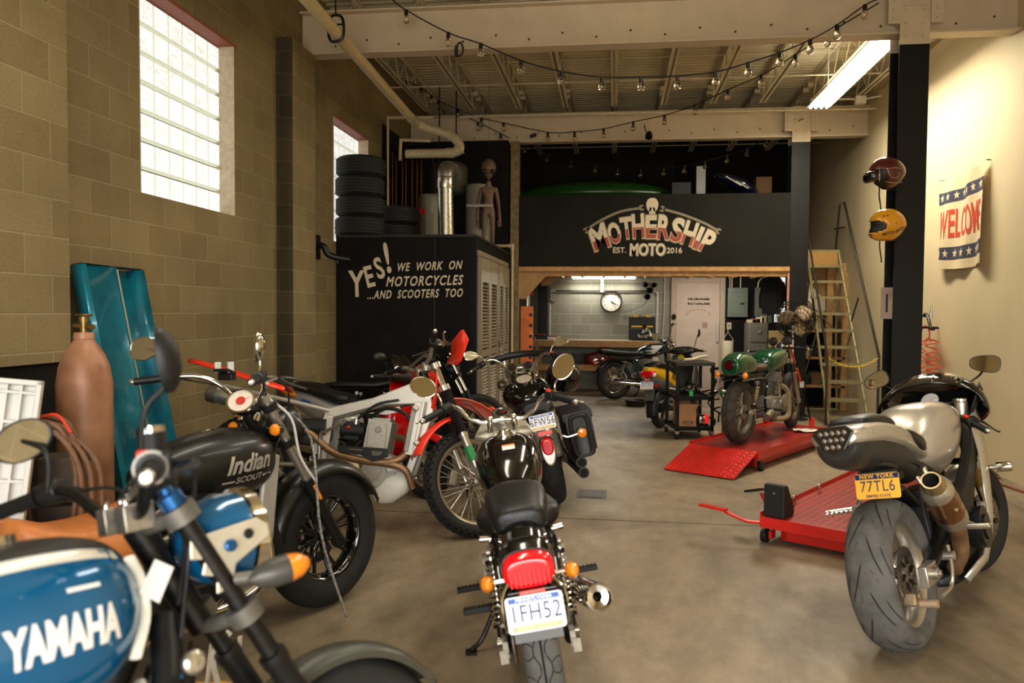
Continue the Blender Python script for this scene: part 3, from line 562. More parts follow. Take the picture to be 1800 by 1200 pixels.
MB().m(hose_r).tube([(-.16, -.06, 1.03), (-.10, -.09, 1.08), (-.03, -.06, 1.05), (-.02, -.1, 1.0)], .006, n=6).tube([(-.03, -.08, 1.07), (.06, -.06, 1.09), (.13, -.07, 1.02)], .006, n=6).build('tie_cord', t)
t = thing('pipe_stub', 'black pipe elbow and valve bracket fixed to the block wall by the closet', 'pipe fitting'); c = at(568, 440, 1, 8.3)
MB().m(blacksatin).tube([(-3.22, 8.3, 2.24), (-3.12, 8.3, 2.20), (-3.08, 8.32, 2.12), (-2.95, 8.36, 2.08), (-2.87, 8.4, 2.07)], .035, n=10).build('elbow', t); MB().m(blacksatin).box((-3.20, 8.3, 2.20), (.03, .14, .26)).cyl((-2.99, 8.35, 2.02), (-2.99, 8.35, 2.10), .02, n=8).build('wall_plate', t, bev=.004)
# ------------------------------------------------------------------ on the closet roof
ZR = 2.39
def tyre(r, w_, rin, name='car_tyre', mtl=rubber):
    b = MB().m(mtl); pr = [(rin, -w_*.36), (rin+.02, -w_*.44), ((r+rin)/2, -w_*.5), (r-.025, -w_*.44), (r-.004, -w_*.36)]
    for k in range(5): yk = -w_*.30+k*w_*.15; pr += [(r, yk-.012), (r, yk+.012), (r-.006, yk+.016), (r-.006, yk+w_*.15-.016)]
    pr = pr[:-2]+[(r-.004, w_*.36), (r-.025, w_*.44), ((r+rin)/2, w_*.5), (rin+.02, w_*.44), (rin, w_*.36)]
    pr += [(rin+.03, w_*.2), (r-.05, 0), (rin+.03, -w_*.2)]
    return b.lathe(pr, (0, 0, 0), (0, 0, 1), n=40, closed=True).build(name, smooth=35)
proto = tyre(.292, .235, .18)
def put_tyre(o, p, lab, g, rz=0, tilt=(0, 0)):
    o.location = p; o.rotation_euler = (tilt[0], tilt[1], rz); return tag(o, lab, 'tyre', g)
ords = ['bottom tyre of the tall four-tyre stack by the small window', 'second tyre from below in the tall stack by the small window', 'third tyre from below in the tall stack by the small window', 'topmost tyre of the tall stack by the small window']
for k in range(4): put_tyre(proto if k == 0 else copy_tree(proto), (-3.04+.008*(k % 2), 9.27+.006*k, ZR+.12+k*.237), ords[k], 'car tyres stacked on the closet', k*.4)
for k, lab in enumerate(('lower tyre of the short stack in front of the copper pipes', 'upper tyre of the short stack in front of the copper pipes')):
    o_ = copy_tree(proto); put_tyre(o_, (-2.80+.02*k, 10.0, ZR+.115+k*.222), lab, 'car tyres stacked on the closet', k*.7); o_.scale = (.97, .97, .93)
cp = [(-3.17, 3.62), (-3.10, 3.62), (-3.05, 3.62), (-2.96, 3.62), (-2.91, 3.6), (-2.82, 3.6), (-2.75, 3.6), (-2.69, 3.6)]
for k, (x, zt) in enumerate(cp):
    b = MB().m(copper).cyl((x, 10.9, ZR), (x, 10.9, zt+.1*(k % 2)), .011, n=8)
    for zz in (2.9, 3.3): b.cyl((x, 10.9, zz), (x, 10.9, zz+.03), .015, n=8)
    tag(b.build('copper_pipe'), 'vertical copper water pipe rising behind the tyre stacks', 'pipe', 'copper pipes above the closet')
b = MB().m(steel_dark).cyl((-3.2, 10.95, 3.66), (-2.35, 10.95, 3.66), .02, n=8).cyl((-3.2, 10.98, 3.78), (-2.4, 10.98, 3.76), .025, n=8).cyl((-3.2, 10.97, 3.84), (-2.7, 10.97, 3.84), .012, n=8)
tag(b.build('pipe_manifold'), 'dark horizontal pipe bundle joining the tops of the copper pipes', 'pipe')
b = MB().m(pipe_white).tube([(-3.15, 10.8, 4.18), (-2.5, 10.8, 4.17)], .022, n=8).tube([(-3.14, 10.8, 4.17), (-3.14, 10.8, ZR)], .016, n=8).tube([(-2.98, 10.85, 3.6), (-2.97, 10.85, 3.86), (-2.95, 10.85, 3.88), (-2.55, 10.85, 3.86)], .022, n=8, sub=4)
tag(b.build('wall_conduit'), 'cream conduit frame in the corner above the copper pipes', 'conduit')
hw = mat('grey_tank_enamel', '#8f8a76', .4, .2, var=.1, scale=8)
t = thing('water_heater', 'grey water heater with a red dial behind the short tyre stack', 'water heater', (-2.60, 11.25, ZR)); 
MB().m(hw).lathe([(.001, .78), (.19, .78), (.205, .76), (.21, .72), (.21, 0)], (0, 0, 0), (0, 0, 1), n=28).build('tank', t, smooth=50)
MB().m(hw).bx(-.06, .06, -.222, -.19, .20, .50).build('access_panel', t, bev=.006); MB().m(redlens).cyl((-.12, -.19, .53), (-.12, -.215, .53), .05, n=16).build('dial', t)
MB().m(copper).tube([(.05, -.1, .78), (.05, -.1, 1.0), (0, -.1, 1.35)], .01, n=6).build('pipe', t)
t = thing('water_heater', 'taller grey water heater between the silver duct and the hanging figure', 'water heater', (-1.98, 11.45, ZR))
MB().m(hw).lathe([(.001, .95), (.16, .95), (.18, .92), (.18, 0)], (0, 0, 0), (0, 0, 1), n=28).build('tank', t, smooth=50); MB().m(blacksatin).bx(.05, .12, -.185, -.14, .3, .8).build('access_panel', t, bev=.004)
b = MB().m(alub).bx(-2.05, -1.68, 10.9, 10.93, 2.96, 2.99); 
for k in range(12): b.m(steel_dark).bx(-2.03+k*.03, -2.015+k*.03, 10.895, 10.9, 2.968, 2.984)
tag(b.build('strut_channel', smooth=0), 'short slotted metal strut to the right of the silver duct', 'strut')
t = thing('expansion_tank', 'large dark grey round tank hung under the roof behind the duct', 'tank', (-2.42, 11.5, 3.20))
MB().m(mat('dark_grey_tank', '#4b4840', .45, .3, var=.15, scale=6)).lathe([(.001, .48), (.20, .47), (.26, .42), (.27, .36), (.27, .06), (.22, 0), (.001, -.02)], (0, 0, 0), (0, 0, 1), n=30).build('shell', t, smooth=50)
MB().m(steel_dark).cyl((.1, 0, .47), (.1, 0, 1.6), .01, n=6).cyl((-.15, 0, .47), (-.15, 0, 1.6), .01, n=6).build('hanger_rods', t)
t = thing('exhaust_duct', 'shiny galvanised round duct rising from the closet roof', 'duct', (-2.12, 9.9, ZR))
MB().m(duct_mat).cyl((.0, 0, 0), (-.015, 0, .70), .098, n=28).lathe([(.10, 0), (.106, .02), (.106, .13), (.10, .15)], (-.015, 0, .66), (0, 0, 1), n=28).build('duct_pipe', t)
b = MB().m(mat('dull_galvanised', '#8f8b7c', .4, .8, var=.2, scale=20)).tube([(-.015, 0, .80), (-.015, .01, .87), (-.005, .10, .93), (.02, .30, .94)], .100, n=24, sub=4); b.build('elbow', t)
# conduit in front of the closet corner
b = MB().m(pipe_white).tube([(-1.92, 11.9, 2.50), (-1.70, 11.9, 2.50), (-1.535, 11.9, 2.50)], .022, n=10).tube([(-1.535, 11.9, 2.50), (-1.535, 11.9, 1.2), (-1.535, 11.9, .02)], .022, n=10).cyl((-1.60, 11.9, 2.5), (-1.505, 11.9, 2.5), .03, n=10).cyl((-1.535, 11.9, 2.44), (-1.535, 11.9, 2.53), .03, n=10)
tag(b.build('vertical_conduit'), 'cream conduit bending down past the far end of the louvred doors', 'conduit')
# grey-skinned visitor: a life-size prop figure standing at the closet edge
skin = mat('mottled_alien_latex', '#6b4f3c', .5, var=.28, scale=22, bump=.15); eye = mat('glossy_black_eye', '#050505', .08, coat=.5)
t = thing('alien_figure', 'life-size brown alien figure with a big bald head standing above the closet', 'figure', (-1.765, 11.05, ZR+.03), (0, 0, R(8)))
def skinned(name, verts, edges, radii, parent, mtl, root=0, lev=2):
    me = bpy.data.meshes.new(name); me.from_pydata(verts, edges, []); o = bpy.data.objects.new(name, me); COL.objects.link(o); o.parent = parent
    m_ = o.modifiers.new('skin', 'SKIN'); m_.use_smooth_shade = True
    for v_, r in zip(me.skin_vertices[0].data, radii): v_.radius = (r, r) if not isinstance(r, tuple) else r
    me.skin_vertices[0].data[root].use_root = True
    q = o.modifiers.new('sub', 'SUBSURF'); q.levels = lev; q.render_levels = lev; me.materials.append(mtl); return o
vs = [(0, 0, .52), (0, 0, .66), (0, .01, .80), (0, .0, .84), (0, -.02, .92)]; ed = [(0, 1), (1, 2), (2, 3), (3, 4)]; rd = [(.075, .06), (.068, .055), (.085, .055), .04, .032]
def chain(start, pts, rs):
    k = start
    for p, r in zip(pts, rs): vs.append(p); ed.append((k, len(vs)-1)); rd.append(r); k = len(vs)-1
    return k
for s_ in (-1, 1):
    k = chain(2, [(s_*.10, .01, .80), (s_*.135, .02, .62), (s_*.155, -.02, .42)], [.036, .026, .022]); k = chain(k, [(s_*.16, -.03, .36)], [.022])
    for f in range(4): chain(k, [(s_*.16+(f-1.5)*.010, -.035-(f-1.5)*.004, .33), (s_*.158+(f-1.5)*.014, -.045, .30-.008*(f in (1, 2))), (s_*.15+(f-1.5)*.014, -.05, .275-.012*(f in (1, 2)))], [.0085, .0075, .006])
    chain(k, [(s_*.135, -.05, .345), (s_*.125, -.06, .32)], [.008, .006])
    k = chain(0, [(s_*.05, .0, .46), (s_*.06, -.01, .26), (s_*.062, .01, .05)], [.050, .036, .024]); chain(k, [(s_*.065, -.03, .02), (s_*.07, -.10, .015)], [.024, .018])
skinned('body', vs, ed, rd, t, skin)
def alien_head(u, v):
    th = PI*v; ph = 2*PI*u; r = math.sin(th); z = math.cos(th)
    w_ = .105 if z > 0 else .105*(1-.62*(-z)**1.1); d_ = .12 if z > 0 else .12*(1-.45*(-z))
    x = r*math.cos(ph)*w_; y = r*math.sin(ph)*d_; zz = z*(.135 if z > 0 else .16)
    return Vector((x, y-.02, 1.08+zz))
hd = MB().m(skin).grid([[alien_head(i/28, .001+j/20*.998) for i in range(28)] for j in range(21)], cu=True, cap=True).build('head', t)
b = MB().m(eye)
for s_ in (-1, 1): b.ell((s_*.048, -.105, 1.03), (.048, .024, .030), Euler((R(15), R(s_*30), R(s_*-30))).to_matrix(), n=16, m=8)
b.build('eyes', hd); b = MB().m(mat('dark_latex_crease', '#4a3226', .6)); b.ell((0, -.108, .948), (.018, .006, .004)); b.ell((-.007, -.122, .985), (.003, .004, .006)).ell((.007, -.122, .985), (.003, .004, .006)); b.build('mouth_and_nostrils', hd)
b = MB().m(steel_dark).cyl((0, 0, 1.20), (0, .02, 2.4), .002, n=4); b.build('hanging_wire', t)
# ------------------------------------------------------------------ loft things
grn = mat('green_kayak_plastic', '#1c4413', .25, var=.15, coat=.3)
t = thing('kayak', 'glossy green kayak lying on the dark mezzanine', 'kayak', (-.30, 13.6, 3.37))
MB().m(grn).loft([(-1.5, .12, .01, .02, .02, 2, 2), (-1.2, .12, .12, .10, .10, 2, 2), (-.5, .14, .28, .18, .14, 2.2, 2.2), (.2, .14, .30, .20, .14, 2.2, 2.2), (.9, .13, .16, .14, .11, 2, 2), (1.25, .12, .01, .02, .02, 2, 2)]).build('hull', t)
MB().m(blackplastic).lathe([(.17, 0), (.19, .02), (.17, .04)], (-.2, 0, .30), (0, 0, 1), n=24).build('cockpit_rim', t)
b = MB().m(mat('blue_black_fairing', '#0b1024', .15, coat=.6)).loft([(-.32, .36, .02, .02, .02, 2, 2), (-.2, .34, .10, .06, .10, 2, 2), (.1, .22, .16, .10, .14, 2.4, 2), (.30, .10, .10, .08, .08, 2, 2), (.36, .06, .02, .02, .02, 2, 2)])
b.m(white_paint).box((-.05, -.155, .26), (.28, .004, .012), Euler((0, R(32), 0)).to_matrix()).box((.08, -.158, .20), (.22, .004, .010), Euler((0, R(32), 0)).to_matrix())
t = thing('motorcycle_fairing', 'dark blue motorcycle fairing with pale stripes stored on the mezzanine', 'fairing', (1.85, 12.9, 3.30)); b.build('shell', t)
MB().m(white_paint).bx(1.35, 1.50, 13.9, 14.0, 2.34, 4.0).build('wall_loft_stud') ; struct(bpy.data.objects['wall_loft_stud'])
bx_ = mat('old_cardboard', '#6f5236', .8, var=.12)
for x, y, w_, d_, h_, l_, m_ in ((2.33, 13.3, .24, .3, 1.35, 'upright brown carton at the right end of the mezzanine', bx_), (1.85, 12.9, .70, .4, .97, 'long dark carton on the mezzanine carrying the blue fairing', blacksatin), (1.05, 13.4, .30, .3, 1.30, 'dark upright carton on the mezzanine under the rafters', blacksatin), (-.30, 13.6, 2.2, .5, 1.035, 'long dark storage crate on the mezzanine carrying the kayak', blacksatin)):
    tag(MB().m(m_).box((x, y, 2.331+h_/2), (w_, d_, h_)).box((x, y-d_/2-.001, 2.331+h_/2), (.03, .002, h_)).build('storage_carton', smooth=0, bev=.004), l_, 'carton')
tag(MB().m(fix_white).box(at(1512, 176, 1, 11.7), (.14, .10, .11)).build('junction_box', bev=.004), 'cream junction box under the roof deck beside the fluorescent fixture', 'junction box')
tag(MB().m(fix_white).tube([at(1425, 175, 1, 11.7), at(1500, 174, 1, 11.7), at(1512, 176, 1, 11.7)], .012, n=8).tube([at(1515, 176, 1, 11.7), at(1540, 170, 1, 11.7), at(1566, 167, 1, 11.7)], .014, n=8).build('conduit'), 'cream conduits running into the junction box under the roof', 'conduit')
# ------------------------------------------------------------------ back room
t = thing('workbench', 'timber workbench with a lower shelf against the grey block wall', 'workbench', (0, 0, 0))
MB().m(mat('worn_bench_top', '#8a7f6c', .6, var=.25, scale=10)).bx(-1.58, .78, 14.95, 15.74, .955, .985).build('bench_top', t, smooth=0)
MB().m(wood).bx(-1.58, .80, 14.90, 14.95, .865, .985).bx(-1.58, .80, 15.60, 15.70, .865, .955).build('front_rail', t, smooth=0)
for x in (-1.5, .70): 
    for y in (14.95, 15.58): MB().m(wood).bx(x, x+.09, y, y+.09, 0, .955).build('leg', t, smooth=0)
MB().m(wood).bx(-1.55, .02, 14.92, 15.6, .45, .48).bx(-1.55, .02, 14.90, 14.95, .42, .53).build('lower_shelf', t, smooth=0)
t = thing('wall_clock', 'round black-rimmed clock on the grey block wall under the tube light', 'clock', (-.07, 15.745, 1.725), (R(90), 0, 0))
MB().m(blackplastic).lathe([(.185, 0), (.212, 0), (.215, .03), (.205, .055), (.192, .055), (.186, .03)], (0, 0, 0), (0, 0, 1), n=40, closed=True).build('rim', t)
MB().m(mat('clock_dial', '#e8e2cf', .5, var=.03)).cyl((0, 0, 0), (0, 0, .02), .19, n=40).build('dial', t)
b = MB().m(mat('clock_numeral', '#3a352c', .6))
for k in range(1, 13): a = PI/2-k*PI/6; b.text(str(k), (.148*math.cos(a), .148*math.sin(a), .0205), X3, Y3, .048)
for k in range(60): a = k*PI/30; b.box((.178*math.cos(a), .178*math.sin(a), .0208), (.008, .002, .001), Euler((0, 0, a)).to_matrix())
b.build('numerals', t, smooth=0)
hb = mat('clock_hand', '#141210', .5)
for nm, a, L_, w_ in (('hour_hand', -52, .085, .012), ('minute_hand', -30, .14, .009), ('second_hand', -56, .15, .003)):
    a = R(a); MB().m(hb).box((math.cos(a)*(L_/2-.02), math.sin(a)*(L_/2-.02), .026), (L_, w_, .003), Euler((0, 0, a)).to_matrix()).build(nm, t, smooth=0)
pale = mat('pale_conduit', '#c9c3b0', .4, .3)
b = MB().m(steel_dark).tube([(-1.20, 15.72, 1.93), (.2, 15.72, 1.93), (.62, 15.72, 1.935)], .012, n=8, sub=2); b.m(pale).tube([(-1.16, 15.7, 1.94), (-1.24, 15.7, 1.91), (-1.27, 15.7, 1.84), (-1.27, 15.7, 1.0)], .016, n=8).tube([(.62, 15.72, 1.935), (.78, 15.72, 1.91), (.82, 15.72, 1.82), (.82, 15.72, 1.2), (.82, 15.72, .99)], .020, n=8)
tag(b.build('conduit'), 'conduit run looping over the clock and down both ends of the bench', 'conduit')
tag(MB().m(pale).tube([(.95, 15.73, 2.28), (.95, 15.73, 1.6), (.92, 15.73, .99)], .013, n=8).build('wall_cable'), 'pale vertical cable between the bench and the door frame', 'cable')
t = thing('work_light', 'cluster of black clamp work lights on the conduit beside the door', 'work light', (.66, 15.66, 1.93)); MB().m(steel_dark).cyl((0, -.02, 0), (0, .09, 0), .02, n=8).build('wall_clamp', t)
for k, (x, z, r) in enumerate(((-.10, .13, .05), (.10, .12, .045), (-.06, -.10, .06), (.02, .02, .06))):
    MB().m(blackplastic).lathe([(.001, .05), (r*.6, .05), (r, 0), (r, -.08), (r*.9, -.08), (r*.8, 0)], (x, -.05, z), (.3*(1 if x > 0 else -1), 1, .2), n=14).build('lamp_head', t)
MB().m(steel_dark).tube([(-.1, 0, .13), (0, -.02, 0), (.1, 0, .12)], .012, n=6).tube([(0, 0, 0), (-.05, 0, -.1)], .012, n=6).build('clamp_arm', t)
tag(MB().m(steel_dark).tube([(.66, 15.70, 1.80), (.55, 15.71, 1.66), (.42, 15.71, 1.60), (.30, 15.72, 1.55), (.14, 15.72, 1.51)], .007, n=6).build('power_cable'), 'wavy dark cable running from the clock to the work lights', 'cable')
t = thing('gooseneck_lamp', 'small dark reflector lamp at the left end of the bench wall', 'lamp', (-1.27, 15.70, 1.70)); MB().m(alub).lathe([(.02, .10), (.05, .05), (.085, 0), (.08, .0), (.045, .05)], (.02, -.12, -.02), (-.3, .2, .8), n=18).build('reflector', t); MB().m(steel_dark).tube([(0, 0, .30), (0, -.04, .2), (.01, -.1, .08)], .012, n=8).build('arm', t)
t = thing('tool_case', 'open black and yellow tool case on the right end of the bench', 'tool case', (.52, 15.35, .985))
MB().m(blackplastic).box((0, 0, .12), (.50, .26, .22)).box((0, .12, .34), (.50, .06, .22)).build('case_body', t, bev=.012)
MB().m(mat('yellow_plastic', '#d9a42a', .4)).box((-.12, .08, .46), (.09, .05, .04)).box((.12, .08, .46), (.09, .05, .04)).box((-.0, -.02, .26), (.40, .14, .03)).build('yellow_latches', t, bev=.006)
b = MB().m(alu); r_ = random.Random(8)
for k in range(9): b.cyl((r_.uniform(-.15, .2), -.15, .02+r_.uniform(0, .1)), (r_.uniform(-.1, .22), -.12, .10+r_.uniform(0, .12)), .018, n=8)
tag(b.build('drill_parts'), 'heap of grey drill parts and fittings in front of the tool case', 'tool parts', kind='stuff').location = (.60, 15.30, 1.0)
for k, (x, w_, h_, m_, nm, l_) in enumerate(((-1.42, .26, .08, blackplastic, 'parts_tray', 'flat black tray of fittings at the left end of the bench'), (-1.28, .22, .05, white_paint, 'cardboard_case', 'small white and red box stacked on the tray on the bench'))):
    o_ = MB().m(m_).box((0, 0, h_/2), (w_, .22, h_)).m(mat('red_trim', '#8f2a22', .5)).box((0, -.03, h_+.012), (w_*.7, .12, .024)).build(nm, smooth=0, bev=.004); o_.location = (x, 15.3, .985 if k == 0 else 1.085); tag(o_, l_, 'box')
    if k == 1: o_.location = (-1.16, 15.28, .985)
t = thing('red_tool_box', 'dark red lumpy carry case on the lower bench shelf', 'case', (-.28, 15.10, .531)); MB().m(mat('dark_red_plastic', '#6e1f1a', .45, var=.15)).loft([(-.28, .12, .02, .05, .1, 2, 3), (-.22, .14, .10, .06, .14, 2.5, 4), (-.06, .16, .12, .08, .16, 2.5, 4), (.02, .22, .12, .10, .22, 3, 4), (.14, .22, .12, .10, .22, 3, 4), (.22, .16, .08, .1, .16, 3, 4)], seg=20).build('case_body', t)
t = thing('socket_set', 'open black tool tray on the lower bench shelf', 'tool tray', (-.85, 15.12, .531)); MB().m(blackplastic).box((0, 0, .02), (.60, .28, .04)).box((.28, 0, .11), (.03, .28, .20)).box((0, .13, .10), (.58, .02, .16)).build('tray', t, bev=.006)
b = MB().m(alu); [b.cyl((-.24+k*.05, -.06, .04), (-.24+k*.05, -.06, .08+.01*(k % 3)), .014, n=8) for k in range(10)]; b.build('sockets', t)
tag(MB().m(steel_dark).bx(-1.46, -1.30, 15.45, 15.73, 1.0, 2.1).bx(-1.44, -1.32, 15.44, 15.45, 1.04, 2.06).build('dark_recess_block', smooth=0, bev=.004), 'narrow dark block standing in for the recess left of the bench conduit', 'recess')  # block put in place of the dark recess beside the conduit
# wall right of the door
gp = mat('grey_green_panel_enamel', '#6f7a6e', .4, .2, var=.06, scale=10)
def panel(x0, x1, z0, z1, lab):
    t = thing('electrical_panel', lab, 'electrical panel', ((x0+x1)/2, 15.71, z0), group='breaker panels on the dark wall'); w_, h_ = x1-x0, z1-z0
    MB().m(gp).bx(-w_/2, w_/2, -.10, 0, 0, h_).build('box', t, bev=.006); d = MB().m(gp).bx(-w_/2+.05, w_/2-.05, -.112, -.10, .06, h_-.09).build('door', t, bev=.004); MB().m(steel_dark).bx(w_*.12, w_*.32, -.116, -.112, h_*.42, h_*.48).build('latch', d)
panel(2.135, 2.51, 1.44, 2.00, 'grey green breaker panel on the dark wall right of the pink door'); panel(2.64, 2.86, 1.45, 2.0, 'narrower breaker panel half hidden by the hanging black jackets')
b = MB().m(pale)
for x in (2.18, 2.22, 2.38): b.cyl((x, 15.69, 2.0), (x, 15.69, 2.3), .011, n=8)
b.tube([(2.70, 15.69, 2.0), (2.72, 15.69, 2.12), (2.80, 15.69, 2.20), (2.95, 15.69, 2.22)], .012, n=8); tag(b.build('conduit'), 'pale conduits rising from the breaker panels', 'conduit')
t = thing('wall_outlet', 'beige wall outlet with a plug below the breaker panel', 'outlet', (2.18, 15.715, 1.27)); MB().m(mat('beige_plate', '#c7b794', .5)).box((0, -.005, 0), (.09, .012, .13)).build('plate', t, bev=.003); MB().m(steel_dark).box((0, -.015, .0), (.03, .02, .03)).build('socket', t)
t = thing('punch_bag', 'pale cylinder bag hanging from a hook beside the door', 'hanging bag', (2.095, 15.2, .50)); MB().m(mat('cream_canvas', '#c4bb9e', .7, var=.08)).lathe([(.08, 0), (.10, .02), (.10, .47), (.09, .5), (.001, .5)], (0, 0, .0), (0, 0, 1), n=22).build('bag', t)
MB().m(pale).tube([(-.095, 0, .40), (-.095, 0, .52), (0, 0, .66), (.095, 0, .52), (.095, 0, .40)], .007, n=6, sub=1).tube([(0, 0, .66), (.0, .0, .72), (.04, .1, .76), (.06, .45, .78)], .006, n=6).build('hanger', t)
t = thing('filing_cabinet', 'grey three-drawer filing cabinet behind the fan', 'filing cabinet', (2.60, 15.0, 0)); gc = mat('grey_cabinet_enamel', '#6f6b5f', .5, .2, var=.08)
MB().m(gc).bx(-.19, .14, -.2, .35, 0, 1.34).build('carcass', t, bev=.004)
for k in range(4): d = MB().m(gc).bx(-.18, .13, -.222, -.2, .04+k*.32, .33+k*.32).build('drawer', t, bev=.004); MB().m(alub).bx(-.05, .01, -.236, -.222, .20+k*.32, .25+k*.32).build('handle', d)
tag(MB().m(mat('yellowed_cardboard', '#c0a56c', .7, var=.08)).bx(2.75, 3.05, 14.78, 15.2, 0, 1.20).build('tall_carton', smooth=0, bev=.004), 'tall yellowed carton beside the filing cabinet', 'carton')
r_ = random.Random(12); cols = ['#b9ad93', '#7b3a2a', '#d6d0bd', '#9b8a6a', '#4a5a4a']
for k in range(5):
    o_ = MB().m(mat('clutter_%d' % k, cols[k], .6)).box((0, 0, .03+.01*k), (.16-.015*k, .14, .06+.02*k)).build(('parts_carton', 'paper_bundle')[k % 2], bev=.006); o_.location = (2.48+.075*k, 15.0, 1.341); 
    tag(o_, ['beige parts carton', 'red brown paper bundle', 'white parts carton', 'tan paper bundle', 'green grey parts carton'][k]+' piled on the filing cabinet', 'clutter', 'clutter on the filing cabinet')
clo = mat('black_cloth', '#0b0a0a', .9, var=.3, scale=8)
def garment(x, y, z0, z1, w_, m_, lab):
    t = thing('jacket', lab, 'jacket', (x, y, 0), group='jackets hung below the mezzanine edge'); h_ = z1-z0
    rows = []
    for i in range(9):
        f = i/8; z = z1-h_*f; ww = w_*(.25+.75*min(1, f*3))*(1+.06*math.sin(i*2.1)); rows.append([(ww/2*math.cos(a)*(1+.10*math.cos(5*a+i)), .08*math.sin(a)*(1+.25*math.sin(4*a)), z) for a in [2*PI*k/24 for k in range(24)]])
    MB().m(m_).grid(rows, cu=True, cap=True).build('body', t)
    for s_ in (-1, 1): MB().m(m_).tube([(s_*w_*.30, 0, z1-.10), (s_*w_*.5, -.02, z1-.35), (s_*w_*.52, -.03, z1-h_*.85)], [.05, .055, .045], n=10).build('sleeve', t)
    MB().m(steel_dark).tube([(0, 0, z1-.02), (0, 0, z1+.05), (.02, 0, z1+.09), (0, .0, 2.17)], .004, n=5).build('hanger_hook', t)
garment(2.36, 12.55, 1.50, 2.12, .26, clo, 'black jacket hanging below the mezzanine edge left of the steel column')
garment(2.50, 12.9, 1.75, 2.10, .24, mat('dark_red_cloth', '#4a1712', .8, var=.2), 'dark red jacket hanging behind the black jacket')
tag(MB().m(mat('red_white_tape', '#b9826f', .5, var=.5, scale=60)).bx(2.505, 2.535, 12.13, 12.14, 1.45, 2.12).build('measuring_strip', smooth=0), 'narrow faded red strip beside the steel column', 'strip')
# fan
t = thing('pedestal_fan', 'big old wire-cage pedestal fan behind the green motorcycle', 'fan', (2.55, 11.75, 0), (0, 0, R(10))); zf = 1.43
wire = mat('dark_fan_wire', '#2b2620', .5, .6); cg = MB().m(wire)
for r, y in ((.275, -.02), (.265, -.07), (.22, -.11), (.16, -.13), (.10, -.14), (.275, .03), (.22, .09), (.12, .11)): cg.lathe([(r-.004, -.004), (r+.004, -.004), (r+.004, .004), (r-.004, .004)], (0, y, zf), (0, 1, 0), n=36, closed=True)
for k in range(16): a = 2*PI*k/16+.1; a2 = a+.55; cg.tube([(.03*math.cos(a), -.145, zf+.03*math.sin(a)), (.16*math.cos(a+.2), -.13, zf+.16*math.sin(a+.2)), (.265*math.cos(a2), -.07, zf+.265*math.sin(a2)), (.278*math.cos(a2), 0, zf+.278*math.sin(a2)), (.22*math.cos(a2), .09, zf+.22*math.sin(a2))], .004, n=5, sub=2)
cg.build('wire_cage', t)
bladem = mat('tan_fan_blade', '#9c8468', .45, .2, var=.12, scale=15); b = MB().m(bladem)
for k, a0 in enumerate((42, 168, 295)):
    rows = []
    for i in range(7):
        f = i/6; r = .05+.20*f; hw = .10*math.sin(PI*(.22+.62*f))*1.05; rows.append([(r*math.cos(R(a0))-hw*s_*math.sin(R(a0)), -.02+.05*s_, zf+r*math.sin(R(a0))+hw*s_*math.cos(R(a0))) for s_ in (-1, -.5, 0, .5, 1)])
    b.grid(rows)
b.build('blades', t, solid=.003); MB().m(mat('rusty_hub', '#6a3d2a', .5, .4)).cyl((0, -.07, zf), (0, .03, zf), .04, n=18).build('hub', t)
MB().m(wire).cyl((0, .03, zf), (0, .22, zf), .085, .07, n=20).build('motor', t); MB().m(alub).cyl((0, .08, .03), (0, .08, zf), .018, n=12).build('pole', t); MB().m(wire).lathe([(.001, .05), (.05, .05), (.22, .015), (.23, 0)], (0, .08, 0), (0, 0, 1), n=24).build('base', t)
MB().m(mat('chrome_script', '#b8b0a0', .3, .8)).tube([(-.16+.03*i, -.145, zf-.165+.018*math.sin(i*2.2)) for i in range(9)], .005, n=5).build('script_badge', t)
# orange press post left of the bench
ora = mat('orange_enamel', '#e0752a', .45, var=.08, scale=10)
t = thing('shop_press', 'orange steel upright of a shop press beside the timber post', 'press', (-1.38, 12.62, 0))
MB().m(ora).bx(-.10, .02, -.05, .05, 0, 1.60).build('front_plate', t, smooth=0); b = MB().m(ora).bx(.02, .09, .0, .05, 0, 1.60); b.m(steel_dark)
for k in range(8): b.bx(.03, .08, -.004, .0, .25+k*.17, .30+k*.17)
b.build('drilled_channel', t, smooth=0); MB().m(steel_dark).bx(-.14, .14, -.2, .2, 0, .03).build('foot_plate', t); MB().m(redlens).bx(.0, .10, -.03, .0, 1.78, 1.82).build('handle', t); MB().m(alub).cyl((0, 0, 1.60), (0, 0, 1.80), .04, n=14).build('jack', t)
